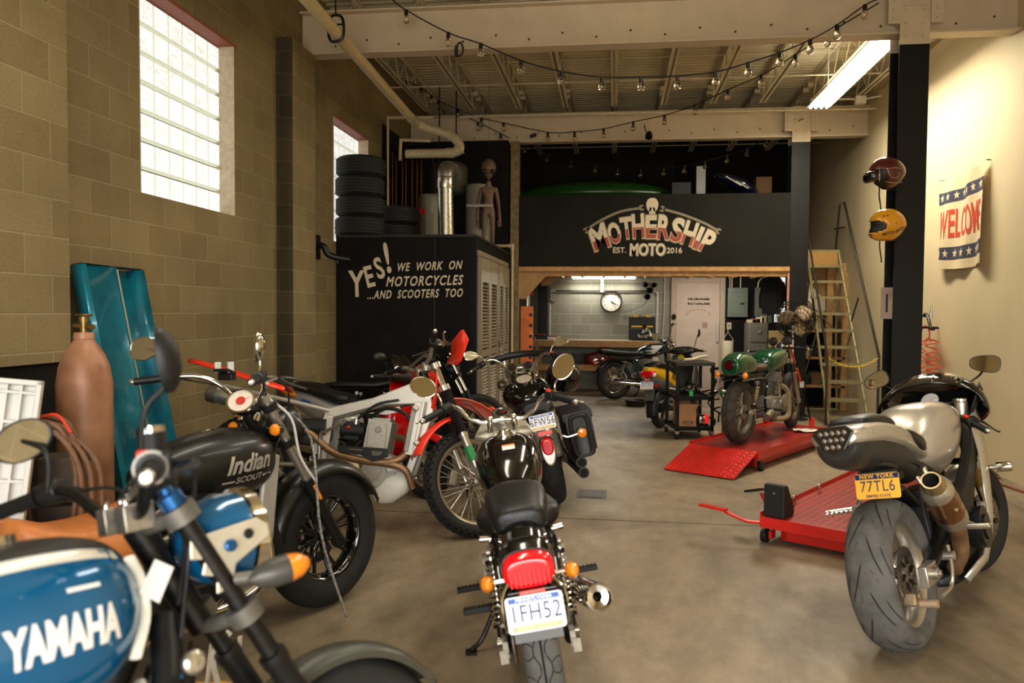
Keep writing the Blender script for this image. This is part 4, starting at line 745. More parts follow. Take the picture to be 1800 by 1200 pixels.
# ------------------------------------------------------------------ shelves right of the steel column
sh = thing('shelving_unit', 'dark timber shelving crowded with parts behind the steel ladder', 'shelving', (3.28, 13.1, 0))
for x in (-.34, .30): MB().m(wood).bx(x-.04, x+.04, -.05, .05, 0, 2.16).build('post', sh, smooth=0)
for k, zz in enumerate((.35, .80, 1.22)): MB().m(wood).bx(-.36, .32, -.05, .5, zz, zz+.03).build('shelf_board', sh, smooth=0)
MB().m(dark_paint).bx(-.38, .33, .5, .53, 0, 1.5).build('back_board', sh, smooth=0)
names = [('storage_bin', blackplastic, 'black bin'), ('parts_carton', bx_, 'brown carton'), ('oil_jug', mat('dark_red_jug', '#5a1c18', .5), 'dark red jug'), ('parts_carton', mat('cream_carton', '#b8a884', .7), 'cream carton')]
for k in range(8):
    lv = k//3; zz = (.38, .83, 1.25)[lv]; nm, m_, l_ = names[k % 4]; x = 3.03+.19*(k % 3); h_ = .16+.03*(k % 3)
    o_ = MB().m(m_).box((0, 0, h_/2), (.15, .22, h_)).box((0, 0, h_+.01), (.10, .16, .02)).build(nm, bev=.006); o_.location = (x, 13.36, zz); tag(o_, l_+' on the '+('lowest', 'middle', 'top')[lv]+' board of the shelving behind the ladder, '+('left end', 'middle place', 'right end')[k % 3], 'shelf stock', 'stock on the timber shelves')
MB().m(mat('pale_glow_panel', '#ffffff', .5, emit='#e8eef0', est=.55)).bx(3.02, 3.58, 15.68, 15.71, 1.35, 2.2).build('window_3', smooth=0); struct(bpy.data.objects['window_3'])  # bright pale panel, its brightness put in as a glow
b = MB().m(plywood); b.prism([(0, 0), (.75, 0), (.75, -.75), (.62, -.75), (.0, -.10)], (2.80, 12.92, 2.30), X3, Z3, -.03); struct(b.build('trim_gusset', smooth=0))
struct(MB().m(wood).bx(3.24, 3.33, 12.80, 12.89, 0, 2.28).build('column_stud', smooth=0))
# ------------------------------------------------------------------ rolling ladder
lad = mat('olive_ladder_paint', '#857a56', .5, .4, var=.2, scale=15); ldk = mat('dark_ladder_rail', '#2b281f', .45, .5, var=.2)
t = thing('rolling_ladder', 'tall olive steel rolling ladder with handrails standing against the right wall', 'ladder', (0, 0, 0))
yb, yt, zt = 11.25, 12.6, 2.47; xl0, xr0, xl1, xr1 = 2.90, 3.42, 2.88, 3.34; N_ = 10
def lp(f, s_): return Vector(((xl0+(xl1-xl0)*f) if s_ < 0 else (xr0+(xr1-xr0)*f), yb+(yt-yb)*f, .10+(zt-.10)*f))
for s_ in (-1, 1):
    MB().m(lad).tube([lp(0, s_)-Vector((0, .03, .08)), lp(1, s_)], .020, n=8, sub=1).build('stringer', t)
    x1 = lp(1, s_).x; MB().m(lad).tube([(x1, yt, zt), (x1, yt+.05, 1.2), (x1+s_*.05, yt+.08, .02)], .018, n=8, sub=1).build('rear_leg', t)
    off = Vector((s_*.07, -.02, .0)); a = lp(.0, s_)+off+Vector((0, -.12, .86)); c_ = lp(1, s_)+off+Vector((0, .02, .72))
    MB().m(ldk).tube([lp(0, s_)+off+Vector((0, -.12, -.08)), a, c_, c_+Vector((0, .25, .0)), lp(1, s_)+Vector((s_*.03, .28, .0))], .017, n=8, sub=1).build('handrail', t)
    m_ = lp(.55, s_); MB().m(ldk).tube([m_, m_+off+Vector((0, -.05, .34))], .012, n=6, sub=1).build('handrail_stay', t); MB().m(ldk).tube([lp(1, s_)+Vector((0, .26, .35)), lp(1, s_)+off+Vector((0, -.0, .35))], .012, n=6, sub=1).build('handrail_stay', t)
for k in range(N_+1):
    f = k/N_; p, q = lp(f, -1), lp(f, 1); MB().m(lad).bx(p.x, q.x, p.y-.02, p.y+.16, p.z-.012, p.z+.012).bx(p.x, q.x, p.y-.025, p.y-.015, p.z-.028, p.z+.012).build('tread', t, smooth=0)
MB().m(mat('tan_riser_board', '#a5793c', .6, var=.15)).bx(2.90, 3.32, 12.57, 12.59, 2.25, 2.45).build('riser_board', t, smooth=0)
for s_ in (-1, 1): [MB().m(lad).tube([lp(f_, s_), (lp(1, s_).x, yt+.05, zb_)], .012, n=6, sub=1).build('brace', t) for f_, zb_ in ((.5, .5), (.85, 1.3))]
MB().m(lad).tube([(2.88, yt+.05, 1.75), (3.34, yt+.05, 1.25)], .012, n=6, sub=1).tube([(3.34, yt+.05, 1.75), (2.88, yt+.05, 1.25)], .012, n=6, sub=1).tube([(2.83, yt+.08, .05), (3.39, yt+.08, .05)], .02, n=6, sub=1).build('cross_brace', t)
ych = mat('yellow_chain_plastic', '#d9b436', .45); p, q = lp(0, -1)+Vector((-.07, -.14, .84)), lp(0, 1)+Vector((.07, -.14, .84)); n_ = 18; ch = MB().m(ych)
for k in range(n_):
    f = (k+.5)/n_; c = p.lerp(q, f)-Vector((0, 0, .13*4*f*(1-f))); d = (q-p).normalized()*1.0; d = Vector((d.x, d.y, -.13*4*(1-2*f)/.7)).normalized(); s_ = Vector((0, 0, 1)).cross(d).normalized() if k % 2 else d.cross(Vector((0, 1, 0))).normalized()
    ch.tube([c+d*.026*math.cos(a)+s_*.013*math.sin(a) for a in [2*PI*i/8 for i in range(8)]], .0048, n=5, sub=1, closed=True)
tag(ch.build('safety_chain'), 'yellow plastic safety chain across the foot of the ladder', 'chain')
# ------------------------------------------------------------------ right wall things
flagm = mat('aged_cotton', '#d8c39a', .85, var=.05, scale=12); fb = mat('faded_navy_print', '#37394a', .85, var=.12, scale=40); fr = mat('faded_red_print', '#c4401f', .85, var=.12, scale=40)
t = thing('welcome_flag', 'aged cotton welcome banner with navy star bands pinned to the cream wall', 'banner', (0, 0, 0)); Y0, Y1, Z0, Z1 = 9.44, 8.34, 2.03, 3.0
def fp(u, v, d=0):
    sag = .055*(4*u*(1-u))*max(0, (v-.72)/.28)**1.5; bow = .05*math.sin(u*PI)*(v-.15)*.5
    x = 3.575-.022*math.sin(7*u+2.2*v)-.016*math.sin(15*u-3*v)-d-.03*max(0, u-.75)*(1-v)*2; return Vector((x, Y0+(Y1-Y0)*u-.02*math.sin(5*v)*u, Z0+(Z1-Z0)*v-sag+.03*u*(v)-.05*math.sin(PI*u)*(1-v)*.6))
def patch(b, poly, d):
    vs = [fp(u, v, d) for u, v in poly]; b.add(vs, [list(range(len(vs)))])
b = MB().m(flagm); b.grid([[fp(i/30, j/24) for i in range(31)] for j in range(25)]); b.m(fb)
for v0, v1 in ((.10, .235), (.715, .85)): b.grid([[fp(i/30, v0+(v1-v0)*j/4, .002) for i in range(31)] for j in range(5)])
b.m(flagm)
for vc in (.165, .785):
    for k in range(7):
        uc = .07+k*.145; pts = [(uc+(.046 if i % 2 == 0 else .019)*math.sin(i*PI/5), vc+(.052 if i % 2 == 0 else .021)*math.cos(i*PI/5)) for i in range(10)]
        vs = [fp(uc, vc, .004)]+[fp(u, v, .004) for u, v in pts]; b.add(vs, [[0, 1+i, 1+(i+1) % 10] for i in range(10)])
b.m(fr); g = text_geo('WELCOME', 'CENTER', .018, 0, 1.0)
xs = [p[0] for p in g[0]]; ys = [p[1] for p in g[0]]; bm_ = bmesh.new(); vv = [bm_.verts.new(p) for p in g[0]]
for f in g[1]:
    try: bm_.faces.new([vv[i] for i in f])
    except ValueError: pass
for k in range(1, 24): bmesh.ops.bisect_plane(bm_, geom=bm_.verts[:]+bm_.edges[:]+bm_.faces[:], plane_co=(min(xs)+(max(xs)-min(xs))*k/24, 0, 0), plane_no=(1, 0, 0))
bm_.verts.index_update(); b.add([fp(.04+.92*(v.co.x-min(xs))/(max(xs)-min(xs)), .33+.31*(v.co.y-min(ys))/(max(ys)-min(ys)), .003) for v in bm_.verts], [[v.index for v in f.verts] for f in bm_.faces]); bm_.free()
b.build('cloth', t, smooth=60, recalc=False)
for u in (0, 1): b = MB().m(steel_dark); c = fp(u, 1); b.cyl(c, (3.62, c.y, c.z), .006, n=8); b.build('pin', t)
t = thing('air_hose', 'orange spiral air hose hanging from a bracket on the cream wall', 'hose', (0, 0, 0)); org = mat('orange_hose', '#d8451c', .4)
for k, (yy, top) in enumerate(((9.78, 1.22), (9.42, 1.24))):
    pts = [];
    for i in range(97): a = i*PI/6; pts.append((3.52+.05*math.sin(a), yy+.115*math.cos(a)-.05*(k)*i/97, top-.0062*i*(1.2 if i > 10 else 1)))
    MB().m(org).tube(pts, .0075, n=6, sub=2).build('hose_spiral', t)
MB().m(org).tube([(3.52, 9.78, 1.25), (3.52, 9.72, 1.34), (3.52, 9.62, 1.39), (3.52, 9.52, 1.34), (3.52, 9.50, 1.26), (3.52, 9.62, 1.22), (3.52, 9.44, 1.22)], .0075, n=6).build('hose_loop', t)
br_ = MB().m(steel_dark).cyl((3.61, 9.5, 1.37), (3.42, 9.5, 1.37), .012, n=8).cyl((3.5, 9.9, 1.37), (3.5, 9.2, 1.365), .008, n=6).build('wall_bracket', t)
MB().m(blacksatin).tube([(3.5, 9.42, 1.37), (3.5, 9.48, 1.46), (3.5, 9.56, 1.52), (3.5, 9.62, 1.50)], .018, n=8).cyl((3.5, 9.42, 1.36), (3.5, 9.34, 1.36), .022, n=8).build('blow_gun', t); MB().m(alub).cyl((3.5, 9.42, 1.48), (3.5, 9.40, 1.62), .02, .006, n=8).build('regulator', t)
tag(MB().m(mat('orange_brown_cord', '#8c4a22', .5)).tube([(3.58, 8.30, .012), (3.60, 8.06, .012), (3.55, 7.84, .014), (3.40, 7.86, .012), (3.42, 7.65, .012), (3.47, 7.3, .012), (3.55, 6.8, .012)], .009, n=6).build('extension_cord'), 'thin orange brown cord lying along the foot of the cream wall', 'cord')
# helmets on hooks
def helmet(loc, lab, shellm, style, rz):
    t = thing('helmet', lab, 'helmet', loc, (0, 0, rz), group='helmets on the front column')
    def sh(u, v, k=1.0):
        th = R(8)+R(150)*v; ph = 2*PI*u; x = math.sin(th)*math.cos(ph)*.160*(1.0 if math.cos(ph) < 0 else (.96 if style else .98)); y = math.sin(th)*math.sin(ph)*.125; z = math.cos(th)*.145
        if z < 0: x *= 1-.25*(-z/.145)*(1 if math.cos(ph) < 0 else .2); y *= 1-.22*(-z/.145)
        if style == 'cross' and math.cos(ph) > .3 and z < -.02: x += .06*(math.cos(ph)-.3)*min(1, (-z-.02)/.05)
        return Vector((x*k, y*k, z*k))
    nu, nv = 48, 28; keep = []
    for j in range(nv):
        for i in range(nu):
            p = sh((i+.5)/nu, (j+.5)/nv); ang = math.atan2(p.y, p.x)
            ztop, zbot = (.035, -.075) if style == 'cross' else (.02, -.20)
            w_ = R(62) if style == 'cross' else R(66)
            q = (ang/w_)**2+((p.z-(ztop+zbot)/2)/((ztop-zbot)/2))**2 if style == 'cross' else (0 if (abs(ang) < w_ and p.z < ztop) else 2)
            if q > 1: keep.append((i, j))
    vs = [sh(i/nu, j/nv) for j in range(nv+1) for i in range(nu)]
    b = MB().m(shellm).add(vs, [[j*nu+i, j*nu+(i+1) % nu, (j+1)*nu+(i+1) % nu, (j+1)*nu+i] for i, j in keep]); b.add([sh(i/nu, 0) for i in range(nu)], [list(range(nu))]); b.build('shell', t, solid=.008)
    MB().m(blackplastic).add([p*.93 for p in vs], [[j*nu+i, j*nu+(i+1) % nu, (j+1)*nu+(i+1) % nu, (j+1)*nu+i] for j in range(nv) for i in range(nu)]).build('lining', t)
    MB().m(blackplastic).tube([(.02, -.09, -.10), (.03, -.07, -.19), (.02, -.06, -.28), (.015, -.06, -.33)], .011, n=6, flat=.4).build('chin_strap', t)
    return t
hm1 = helmet((2.40, 7.55, 2.775), 'maroon open-face helmet with goggles on the upper column hook', mat('maroon_helmet', '#4a1712', .14, var=.08, coat=.8), 'open', R(188))
b = MB().m(mat('dark_goggle_lens', '#0a0a0a', .05, coat=1)); b.loft([(.10, -.03, .09, .045, .05, 2.5, 2.5), (.14, -.03, .10, .05, .055, 2.5, 2.5), (.175, -.035, .085, .045, .05, 2.5, 2.5), (.185, -.035, .05, .03, .03, 2.5, 2.5)]); b.build('goggles', hm1); MB().m(chrome).tube([(.115, .105, .02), (.12, .118, -.03), (.115, .105, -.085)], .005, n=6).build('goggle_rim', hm1)
MB().m(mat('cream_pinstripe', '#a58a5f', .4)).tube([(.06, .118, .02), (-.02, .127, .03), (-.1, .10, .02)], .003, n=5).tube([(.04, .122, -.02), (0, .124, -.06), (-.06, .115, -.03), (-.02, .124, .0)], .003, n=5).tube([(.06, .11, -.09), (-.02, .108, -.10), (-.1, .08, -.09)], .003, n=5).build('pinstripe', hm1)
hm2 = helmet((2.415, 7.55, 2.315), 'mustard yellow motocross helmet with a chin bar on the lower column hook', mat('mustard_helmet', '#cf8f1d', .16, var=.06, coat=.7), 'cross', R(188))
b = MB().m(hb); b.text('MOTO-4', (.035, .128, -.083), (-1, 0, .22), (.22, 0, 1), .036, bold=.03, shear=.3)
for k in range(3): b.box((-.07, .108, -.055+.012*k), (.08, .002, .005), Euler((0, R(12), 0)).to_matrix())
for k in range(3): b.box((.165, .04, -.085-.014*k), (.003, .05, .005))
for x, z in ((.08, .07), (.05, .075), (-.02, .0)): b.cyl((x, .10 if z > .05 else .122, z), (x, .112 if z > .05 else .128, z), .005, n=8)
b.build('lettering', hm2, smooth=0)
for zz, lab in ((2.645, 'upper black wire helmet hook on the front column'), (2.185, 'lower black wire helmet hook on the front column')):
    tag(MB().m(steel_dark).tube([(2.58, 7.787, zz), (2.46, 7.60, zz), (2.36, 7.55, zz), (2.33, 7.55, zz+.02), (2.33, 7.55, zz+.05)], .005, n=6, sub=2).build('helmet_hook'), lab, 'hook', 'helmet hooks')
tag(MB().m(mat('faded_photo_print', '#8b7a70', .5, var=.3, scale=9)).box((2.50, 7.777, 1.62), (.10, .004, .29)).m(hb).box((2.50, 7.7745, 1.62), (.02, .002, .17)).build('poster', smooth=0), 'small faded picture stuck on the front column', 'poster')
# ------------------------------------------------------------------ lifts, cart, loose things on the floor
redlift = mat('red_lift_enamel', '#c81f16', .38, var=.12, scale=9, coat=.2); reddeck = mat('worn_red_tread_plate', '#9c2417', .42, .15, var=.28, scale=10, coat=.1)
HD = R(33); HV = Vector((math.sin(HD), math.cos(HD), 0)); WV = Vector((math.cos(HD), -math.sin(HD), 0))
def treadplate(b, x0, x1, y0, y1, z, n, m):
    for i in range(n):
        for j in range(m):
            a = R(45 if (i+j) % 2 else -45); b.box((x0+(i+.5)*(x1-x0)/n, y0+(j+.5)*(y1-y0)/m, z), (.028, .007, .003), Euler((0, 0, a)).to_matrix())
def lift(loc, rot, lab, L_, W_, H_, ramp):
    t = thing('motorcycle_lift', lab, 'lift', loc, (0, 0, rot), group='red motorcycle lifts')   # local: x along the deck, y across, z up
    b = MB().m(reddeck).bx(0, L_, -W_/2, W_/2, H_-.012, H_); treadplate(b, .05, L_-.03, -W_/2+.03, W_/2-.03, H_, int(L_/.055), int(W_/.055)); b.build('deck', t, smooth=0)
    MB().m(redlift).bx(0, L_, -W_/2-.006, -W_/2, H_-.07, H_+.012).bx(0, L_, W_/2, W_/2+.006, H_-.07, H_+.03).bx(-.006, 0, -W_/2, W_/2, H_-.07, H_).bx(L_, L_+.006, -W_/2, W_/2, H_-.07, H_).build('side_rail', t, smooth=0)
    MB().m(redlift).bx(.12, L_-.15, -W_/2+.09, -W_/2+.13, .02, .09).bx(.12, L_-.15, W_/2-.13, W_/2-.09, .02, .09).bx(.12, .17, -W_/2+.09, W_/2-.09, .02, .09).bx(L_-.2, L_-.15, -W_/2+.09, W_/2-.09, .02, .09).build('base_frame', t, smooth=0)
    MB().m(steel_dark).bx(.2, L_-.25, -W_/2+.14, -W_/2+.17, .06, .12).bx(.2, L_-.25, W_/2-.17, W_/2-.14, .06, .12).build('scissor_arm', t, smooth=0)
    for x in (.08, L_-.10):
        for s_ in (-1, 1):
            c = MB().m(blackplastic).cyl((x, s_*(W_/2-.02), .045), (x, s_*(W_/2+.02), .045), .045, n=18).build('caster', t); MB().m(redlift).bx(x-.02, x+.05, s_*(W_/2-.04)-.01, s_*(W_/2-.04)+.01, .03, .08).build('caster_bracket', c)
    if ramp:
        rp = MB().m(redlift); rows = [[(-.52, -W_/2, .012), (-.52, W_/2, .012)], [(0, -W_/2, H_), (0, W_/2, H_)]]; rp.grid(rows); n = 18
        for i in range(n):
            for j in range(12):
                f = (i+.5)/n; rp.box((-.52+.52*f, -W_/2+(j+.5)*W_/12, .012+(H_-.012)*f+.001), (.022, .006, .003), Euler((0, -math.atan2(H_, .52), R(45 if (i+j) % 2 else -45))).to_matrix())
        rp.build('ramp', t, smooth=0, solid=.006)
    return t
l1 = lift((1.07, 8.0, 0), R(90)-HD, 'red lift with a ramp carrying the green motorcycle', 2.15, .72, .19, True)
l2 = lift((1.27, 5.16, 0), R(90)-HD, 'red lift without a ramp behind the silver sport bike', 2.1, .72, .185, False)
def l2p(x, y, z): return Vector((1.27, 5.16, 0))+HV*x-WV*y+Vector((0, 0, z))
t = thing('wheel_chock', 'black rubber wedge wheel chock on the corner of the empty lift', 'wheel chock', tuple(l2p(.09, .28, .187)), (0, 0, R(90)-HD))
MB().m(mat('black_rubber_block', '#141412', .6, var=.2)).prism([(-.075, 0), (-.075, .215), (-.02, .215), (.10, .05), (.10, 0)], (0, .07, 0), X3, Z3, .14).build('wedge', t, smooth=0, bev=.008); MB().m(alub).cyl((-.078, 0, .16), (-.07, 0, .16), .008, n=10).build('bolt', t)
b = MB().m(redlift).tube([(.35, .37, .15), (.34, .46, .20), (.33, .50, .26)], .014, n=8); b.m(steel_dark).box((.31, .53, .28), (.10, .13, .015), Euler((R(-15), R(10), 0)).to_matrix()); b.build('foot_pedal', l2)
b = MB().m(redlift).tube([(.02, .36, .14), (-.04, .45, .15), (-.06, .58, .19)], .02, n=8, flat=.6).box((-.08, .66, .21), (.05, .2, .014), Euler((0, 0, R(-8))).to_matrix()); b.build('release_arm', l2)
for x in (.45, .95):
    MB().m(chrome).tube([(x-.02, .31, .185), (x-.02, .31, .235), (x, .31, .255), (x+.02, .31, .235), (x+.02, .31, .185)], .006, n=6).build('tie_ring', l2)
MB().m(steel_dark).bx(.22, .42, -.20, -.19, .186, .189).build('deck_slot', l2, smooth=0)
b = MB().m(chrome).cyl((1.55, -.36, .10), (1.55, -.50, .10), .012, n=10).cyl((1.55, -.50, .06), (1.55, -.50, .15), .01, n=8).cyl((1.45, -.40, .05), (1.45, -.48, .05), .02, n=10); b.build('jack_screw', l1)
# steel cart
csteel = mat('black_cart_steel', '#0d0d0d', .4, .4, var=.2)
t = thing('steel_cart', 'black square-tube shop cart with casters beside the lift ramp', 'cart', (.755, 9.66, 0), (0, 0, R(8)))
W_, D_ = .42, .60
for x in (0, W_):
    for y in (0, D_): MB().m(csteel).bx(x-.018, x+.018, y-.018, y+.018, .10, .92).build('post', t, smooth=0)
for zz, nm in ((.13, 'bottom_shelf'), (.50, 'middle_shelf')): MB().m(csteel).bx(-.018, W_+.018, -.018, .018, zz-.02, zz+.02).bx(-.018, W_+.018, D_-.018, D_+.018, zz-.02, zz+.02).bx(-.018, .018, 0, D_, zz-.02, zz+.02).bx(W_-.018, W_+.018, 0, D_, zz-.02, zz+.02).bx(0, W_, 0, D_, zz-.012, zz-.006).build(nm, t, smooth=0)
MB().m(mat('dusty_cart_top', '#38352d', .6, .2, var=.25)).bx(-.022, W_+.022, -.022, D_+.022, .885, .925).build('top_shelf', t, smooth=0)
for x in (0, W_):
    for y in (0, D_):
        c = MB().m(blackplastic).cyl((x-.014, y+.02, .04), (x+.014, y+.02, .04), .04, n=16).build('caster', t); MB().m(alub).bx(x-.022, x+.022, y-.02, y+.03, .07, .10).build('caster_fork', c)
def cl(x, y, z): a = R(8); return (.755+x*math.cos(a)-y*math.sin(a), 9.66+x*math.sin(a)+y*math.cos(a), z)
card = mat('brown_cardboard', '#a9774f', .75, var=.08, scale=15)
t = thing('cardboard_box', 'open brown cardboard box with a black oval print on the bottom of the cart', 'box', cl(.18, .20, .152), (0, 0, R(8)))
MB().m(card).bx(-.155, .06, -.16, -.155, 0, .27).bx(-.155, -.15, -.16, .14, 0, .27).bx(.055, .06, -.16, .14, 0, .27).bx(-.155, .06, .135, .14, 0, .27).bx(-.155, .06, -.16, .14, 0, .006).build('carton_walls', t, smooth=0)
MB().m(card).add([(.06, -.155, .27), (.06, .135, .27), (.20, .135, .22), (.20, -.155, .22)], [[0, 1, 2, 3]]).add([(-.15, .14, .27), (.06, .14, .27), (.06, .22, .33), (-.15, .22, .33)], [[0, 1, 2, 3]]).build('flap', t, smooth=0, solid=.004)
b = MB().m(hb).lathe([(.055, 0), (.065, 0), (.065, .001), (.055, .001)], (0, 0, 0), (0, -1, 0), n=28, closed=True); b.T = Matrix(); b.v = [Vector((-.04+v.x, -.1608+v.y, .05+v.z*.42)) for v in b.v]; b.tube([(-.085+.012*i, -.161, .05+.010*math.sin(i*2.4)) for i in range(9)], .003, n=5); b.build('printed_logo', t, smooth=0)
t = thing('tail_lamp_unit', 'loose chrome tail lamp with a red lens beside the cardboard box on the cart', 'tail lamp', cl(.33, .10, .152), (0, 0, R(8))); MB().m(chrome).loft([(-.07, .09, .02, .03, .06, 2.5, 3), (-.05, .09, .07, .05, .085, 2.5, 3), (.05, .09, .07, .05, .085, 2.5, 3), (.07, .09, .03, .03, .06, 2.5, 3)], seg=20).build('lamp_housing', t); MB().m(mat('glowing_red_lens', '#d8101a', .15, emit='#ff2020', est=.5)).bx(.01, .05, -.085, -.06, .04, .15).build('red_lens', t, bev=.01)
b = MB().m(alu); r_ = random.Random(21)
for k in range(16):
    x, y, z = r_.uniform(.05, .38), r_.uniform(.08, .52), .55+r_.uniform(0, .06); a = r_.uniform(0, PI); L_ = r_.uniform(.06, .16); b.m((steel_dark, alu, dirtymetal)[k % 3]).cyl(cl(x, y, z), cl(x+math.cos(a)*L_, y+math.sin(a)*L_, z+r_.uniform(-.03, .05)), r_.uniform(.012, .028), n=9)
tag(b.build('engine_parts'), 'jumble of metal engine parts on the middle shelf of the cart', 'engine parts', kind='stuff')
o_ = MB().m(mat('bright_green_plastic', '#2aa046', .4)).box((0, 0, .03), (.05, .05, .06)).cyl((0, 0, .06), (0, 0, .085), .014, n=10).build('squeeze_bottle', bev=.008); o_.location = cl(.17, .03, .515); tag(o_, 'small bright green bottle on the middle shelf of the cart', 'bottle')
o_ = MB().m(mat('ivory_pipe', '#c3b899', .4)).tube([(0, 0, .025), (.12, .10, .03), (.20, .2, .05), (.30, .22, .06)], .018, n=10).build('bent_tube'); o_.location = cl(.10, .12, .925); tag(o_, 'bent ivory tube lying on the top of the cart', 'tube')
b = MB().m(steel_dark); r_ = random.Random(31)
for k in range(10): x = r_.uniform(.46, .62); y = r_.uniform(.2, .6); b.tube([cl(x, y, .02+.08*k), cl(x+r_.uniform(-.1, .12), y+.05, .10+.08*k), cl(x+r_.uniform(-.06, .1), y-.05, .16+.075*k)], r_.uniform(.006, .02), n=6)
tag(b.build('wiring_heap'), 'tangle of dark wiring and engine parts standing between the cart and the lift', 'parts heap', kind='stuff')
t = thing('drain_pan', 'shallow black oil drain pan on the floor under the teal motorcycle', 'pan', (.36, 13.0, 0)); MB().m(blackplastic).lathe([(.001, .005), (.15, .005), (.18, .09), (.19, .095), (.185, .10), (.172, .09), (.145, .012), (.001, .012)], (0, 0, 0), (0, 0, 1), n=28).build('pan', t)
rag = MB().m(mat('white_rag', '#d8d2c4', .9)); r_ = random.Random(6); rows = []
for i in range(9):
    rows.append([(-.14+.035*i+.012*math.sin(j*2), -.09+.022*j+.01*math.sin(i*1.7), .004+.035*abs(math.sin(i*1.1+j*.9))*abs(math.cos(j*.7-i*.4))) for j in range(9)])
o_ = rag.grid(rows).build('rag', solid=.003, sub=1); p = Vector((1.07, 8.0, 0))+HV*1.62+WV*.22; o_.location = (p.x, p.y, .196); tag(o_, 'crumpled white rag on the lift deck by the green motorcycle', 'rag')
# ------------------------------------------------------------------ motorcycle workshop: x forward, y to the rider's left, z up, rear axle above the origin
def sheet_glass(name, tint, gloss):
    m = bpy.data.materials.new(name); m.use_nodes = True; N = m.node_tree.nodes; L = m.node_tree.links; N.remove(N['Principled BSDF']); o = N['Material Output']; t = N.new('ShaderNodeBsdfTransparent'); g = N.new('ShaderNodeBsdfGlossy'); x = N.new('ShaderNodeMixShader'); lw = N.new('ShaderNodeLayerWeight'); mr = N.new('ShaderNodeMapRange')
    t.inputs[0].default_value = (*tint, 1); g.inputs['Roughness'].default_value = .04; lw.inputs['Blend'].default_value = .35; mr.inputs[3].default_value = gloss; mr.inputs[4].default_value = .8; L.new(lw.outputs['Facing'], mr.inputs[0]); mr.inputs[1].default_value = .3; L.new(mr.outputs[0], x.inputs[0]); L.new(t.outputs[0], x.inputs[1]); L.new(g.outputs[0], x.inputs[2]); L.new(x.outputs[0], o.inputs[0]); return m
clearg = sheet_glass('clear_acrylic', (.93, .93, .90), .04)
brass_rim = mat('gold_rim', '#a8843c', .35, .8, var=.15)
plate_white = mat('plate_white', '#eceef0', .4, var=.02); plate_blue = mat('plate_blue', '#1f4fa8', .4, var=.06); plate_gold = mat('plate_gold', '#e8cf8c', .4, var=.05)
plate_orange = mat('plate_orange', '#f0b23c', .4, var=.05); plate_navy = mat('plate_navy', '#12254f', .4, var=.05); ink_navy = mat('plate_ink', '#1d2a55', .5, var=.05); ink_black = mat('plate_black_ink', '#101014', .5)
gauge_face = mat('gauge_face', '#0b0b0c', .3, coat=.5); dirty_rim = mat('brake_dust_grey', '#5c564c', .5, .6, var=.25, scale=25)
engine_grey = mat('grey_engine_casting', '#8d877c', .5, .5, var=.14, scale=40); engine_black = mat('black_engine_casting', '#141414', .38, .3, var=.2, scale=30)
disc_m = mat('brake_disc_steel', '#7d766c', .35, .9, var=.2, scale=50); rust_pipe = mat('heat_stained_pipe', '#8f6f50', .45, .7, var=.25, scale=12)
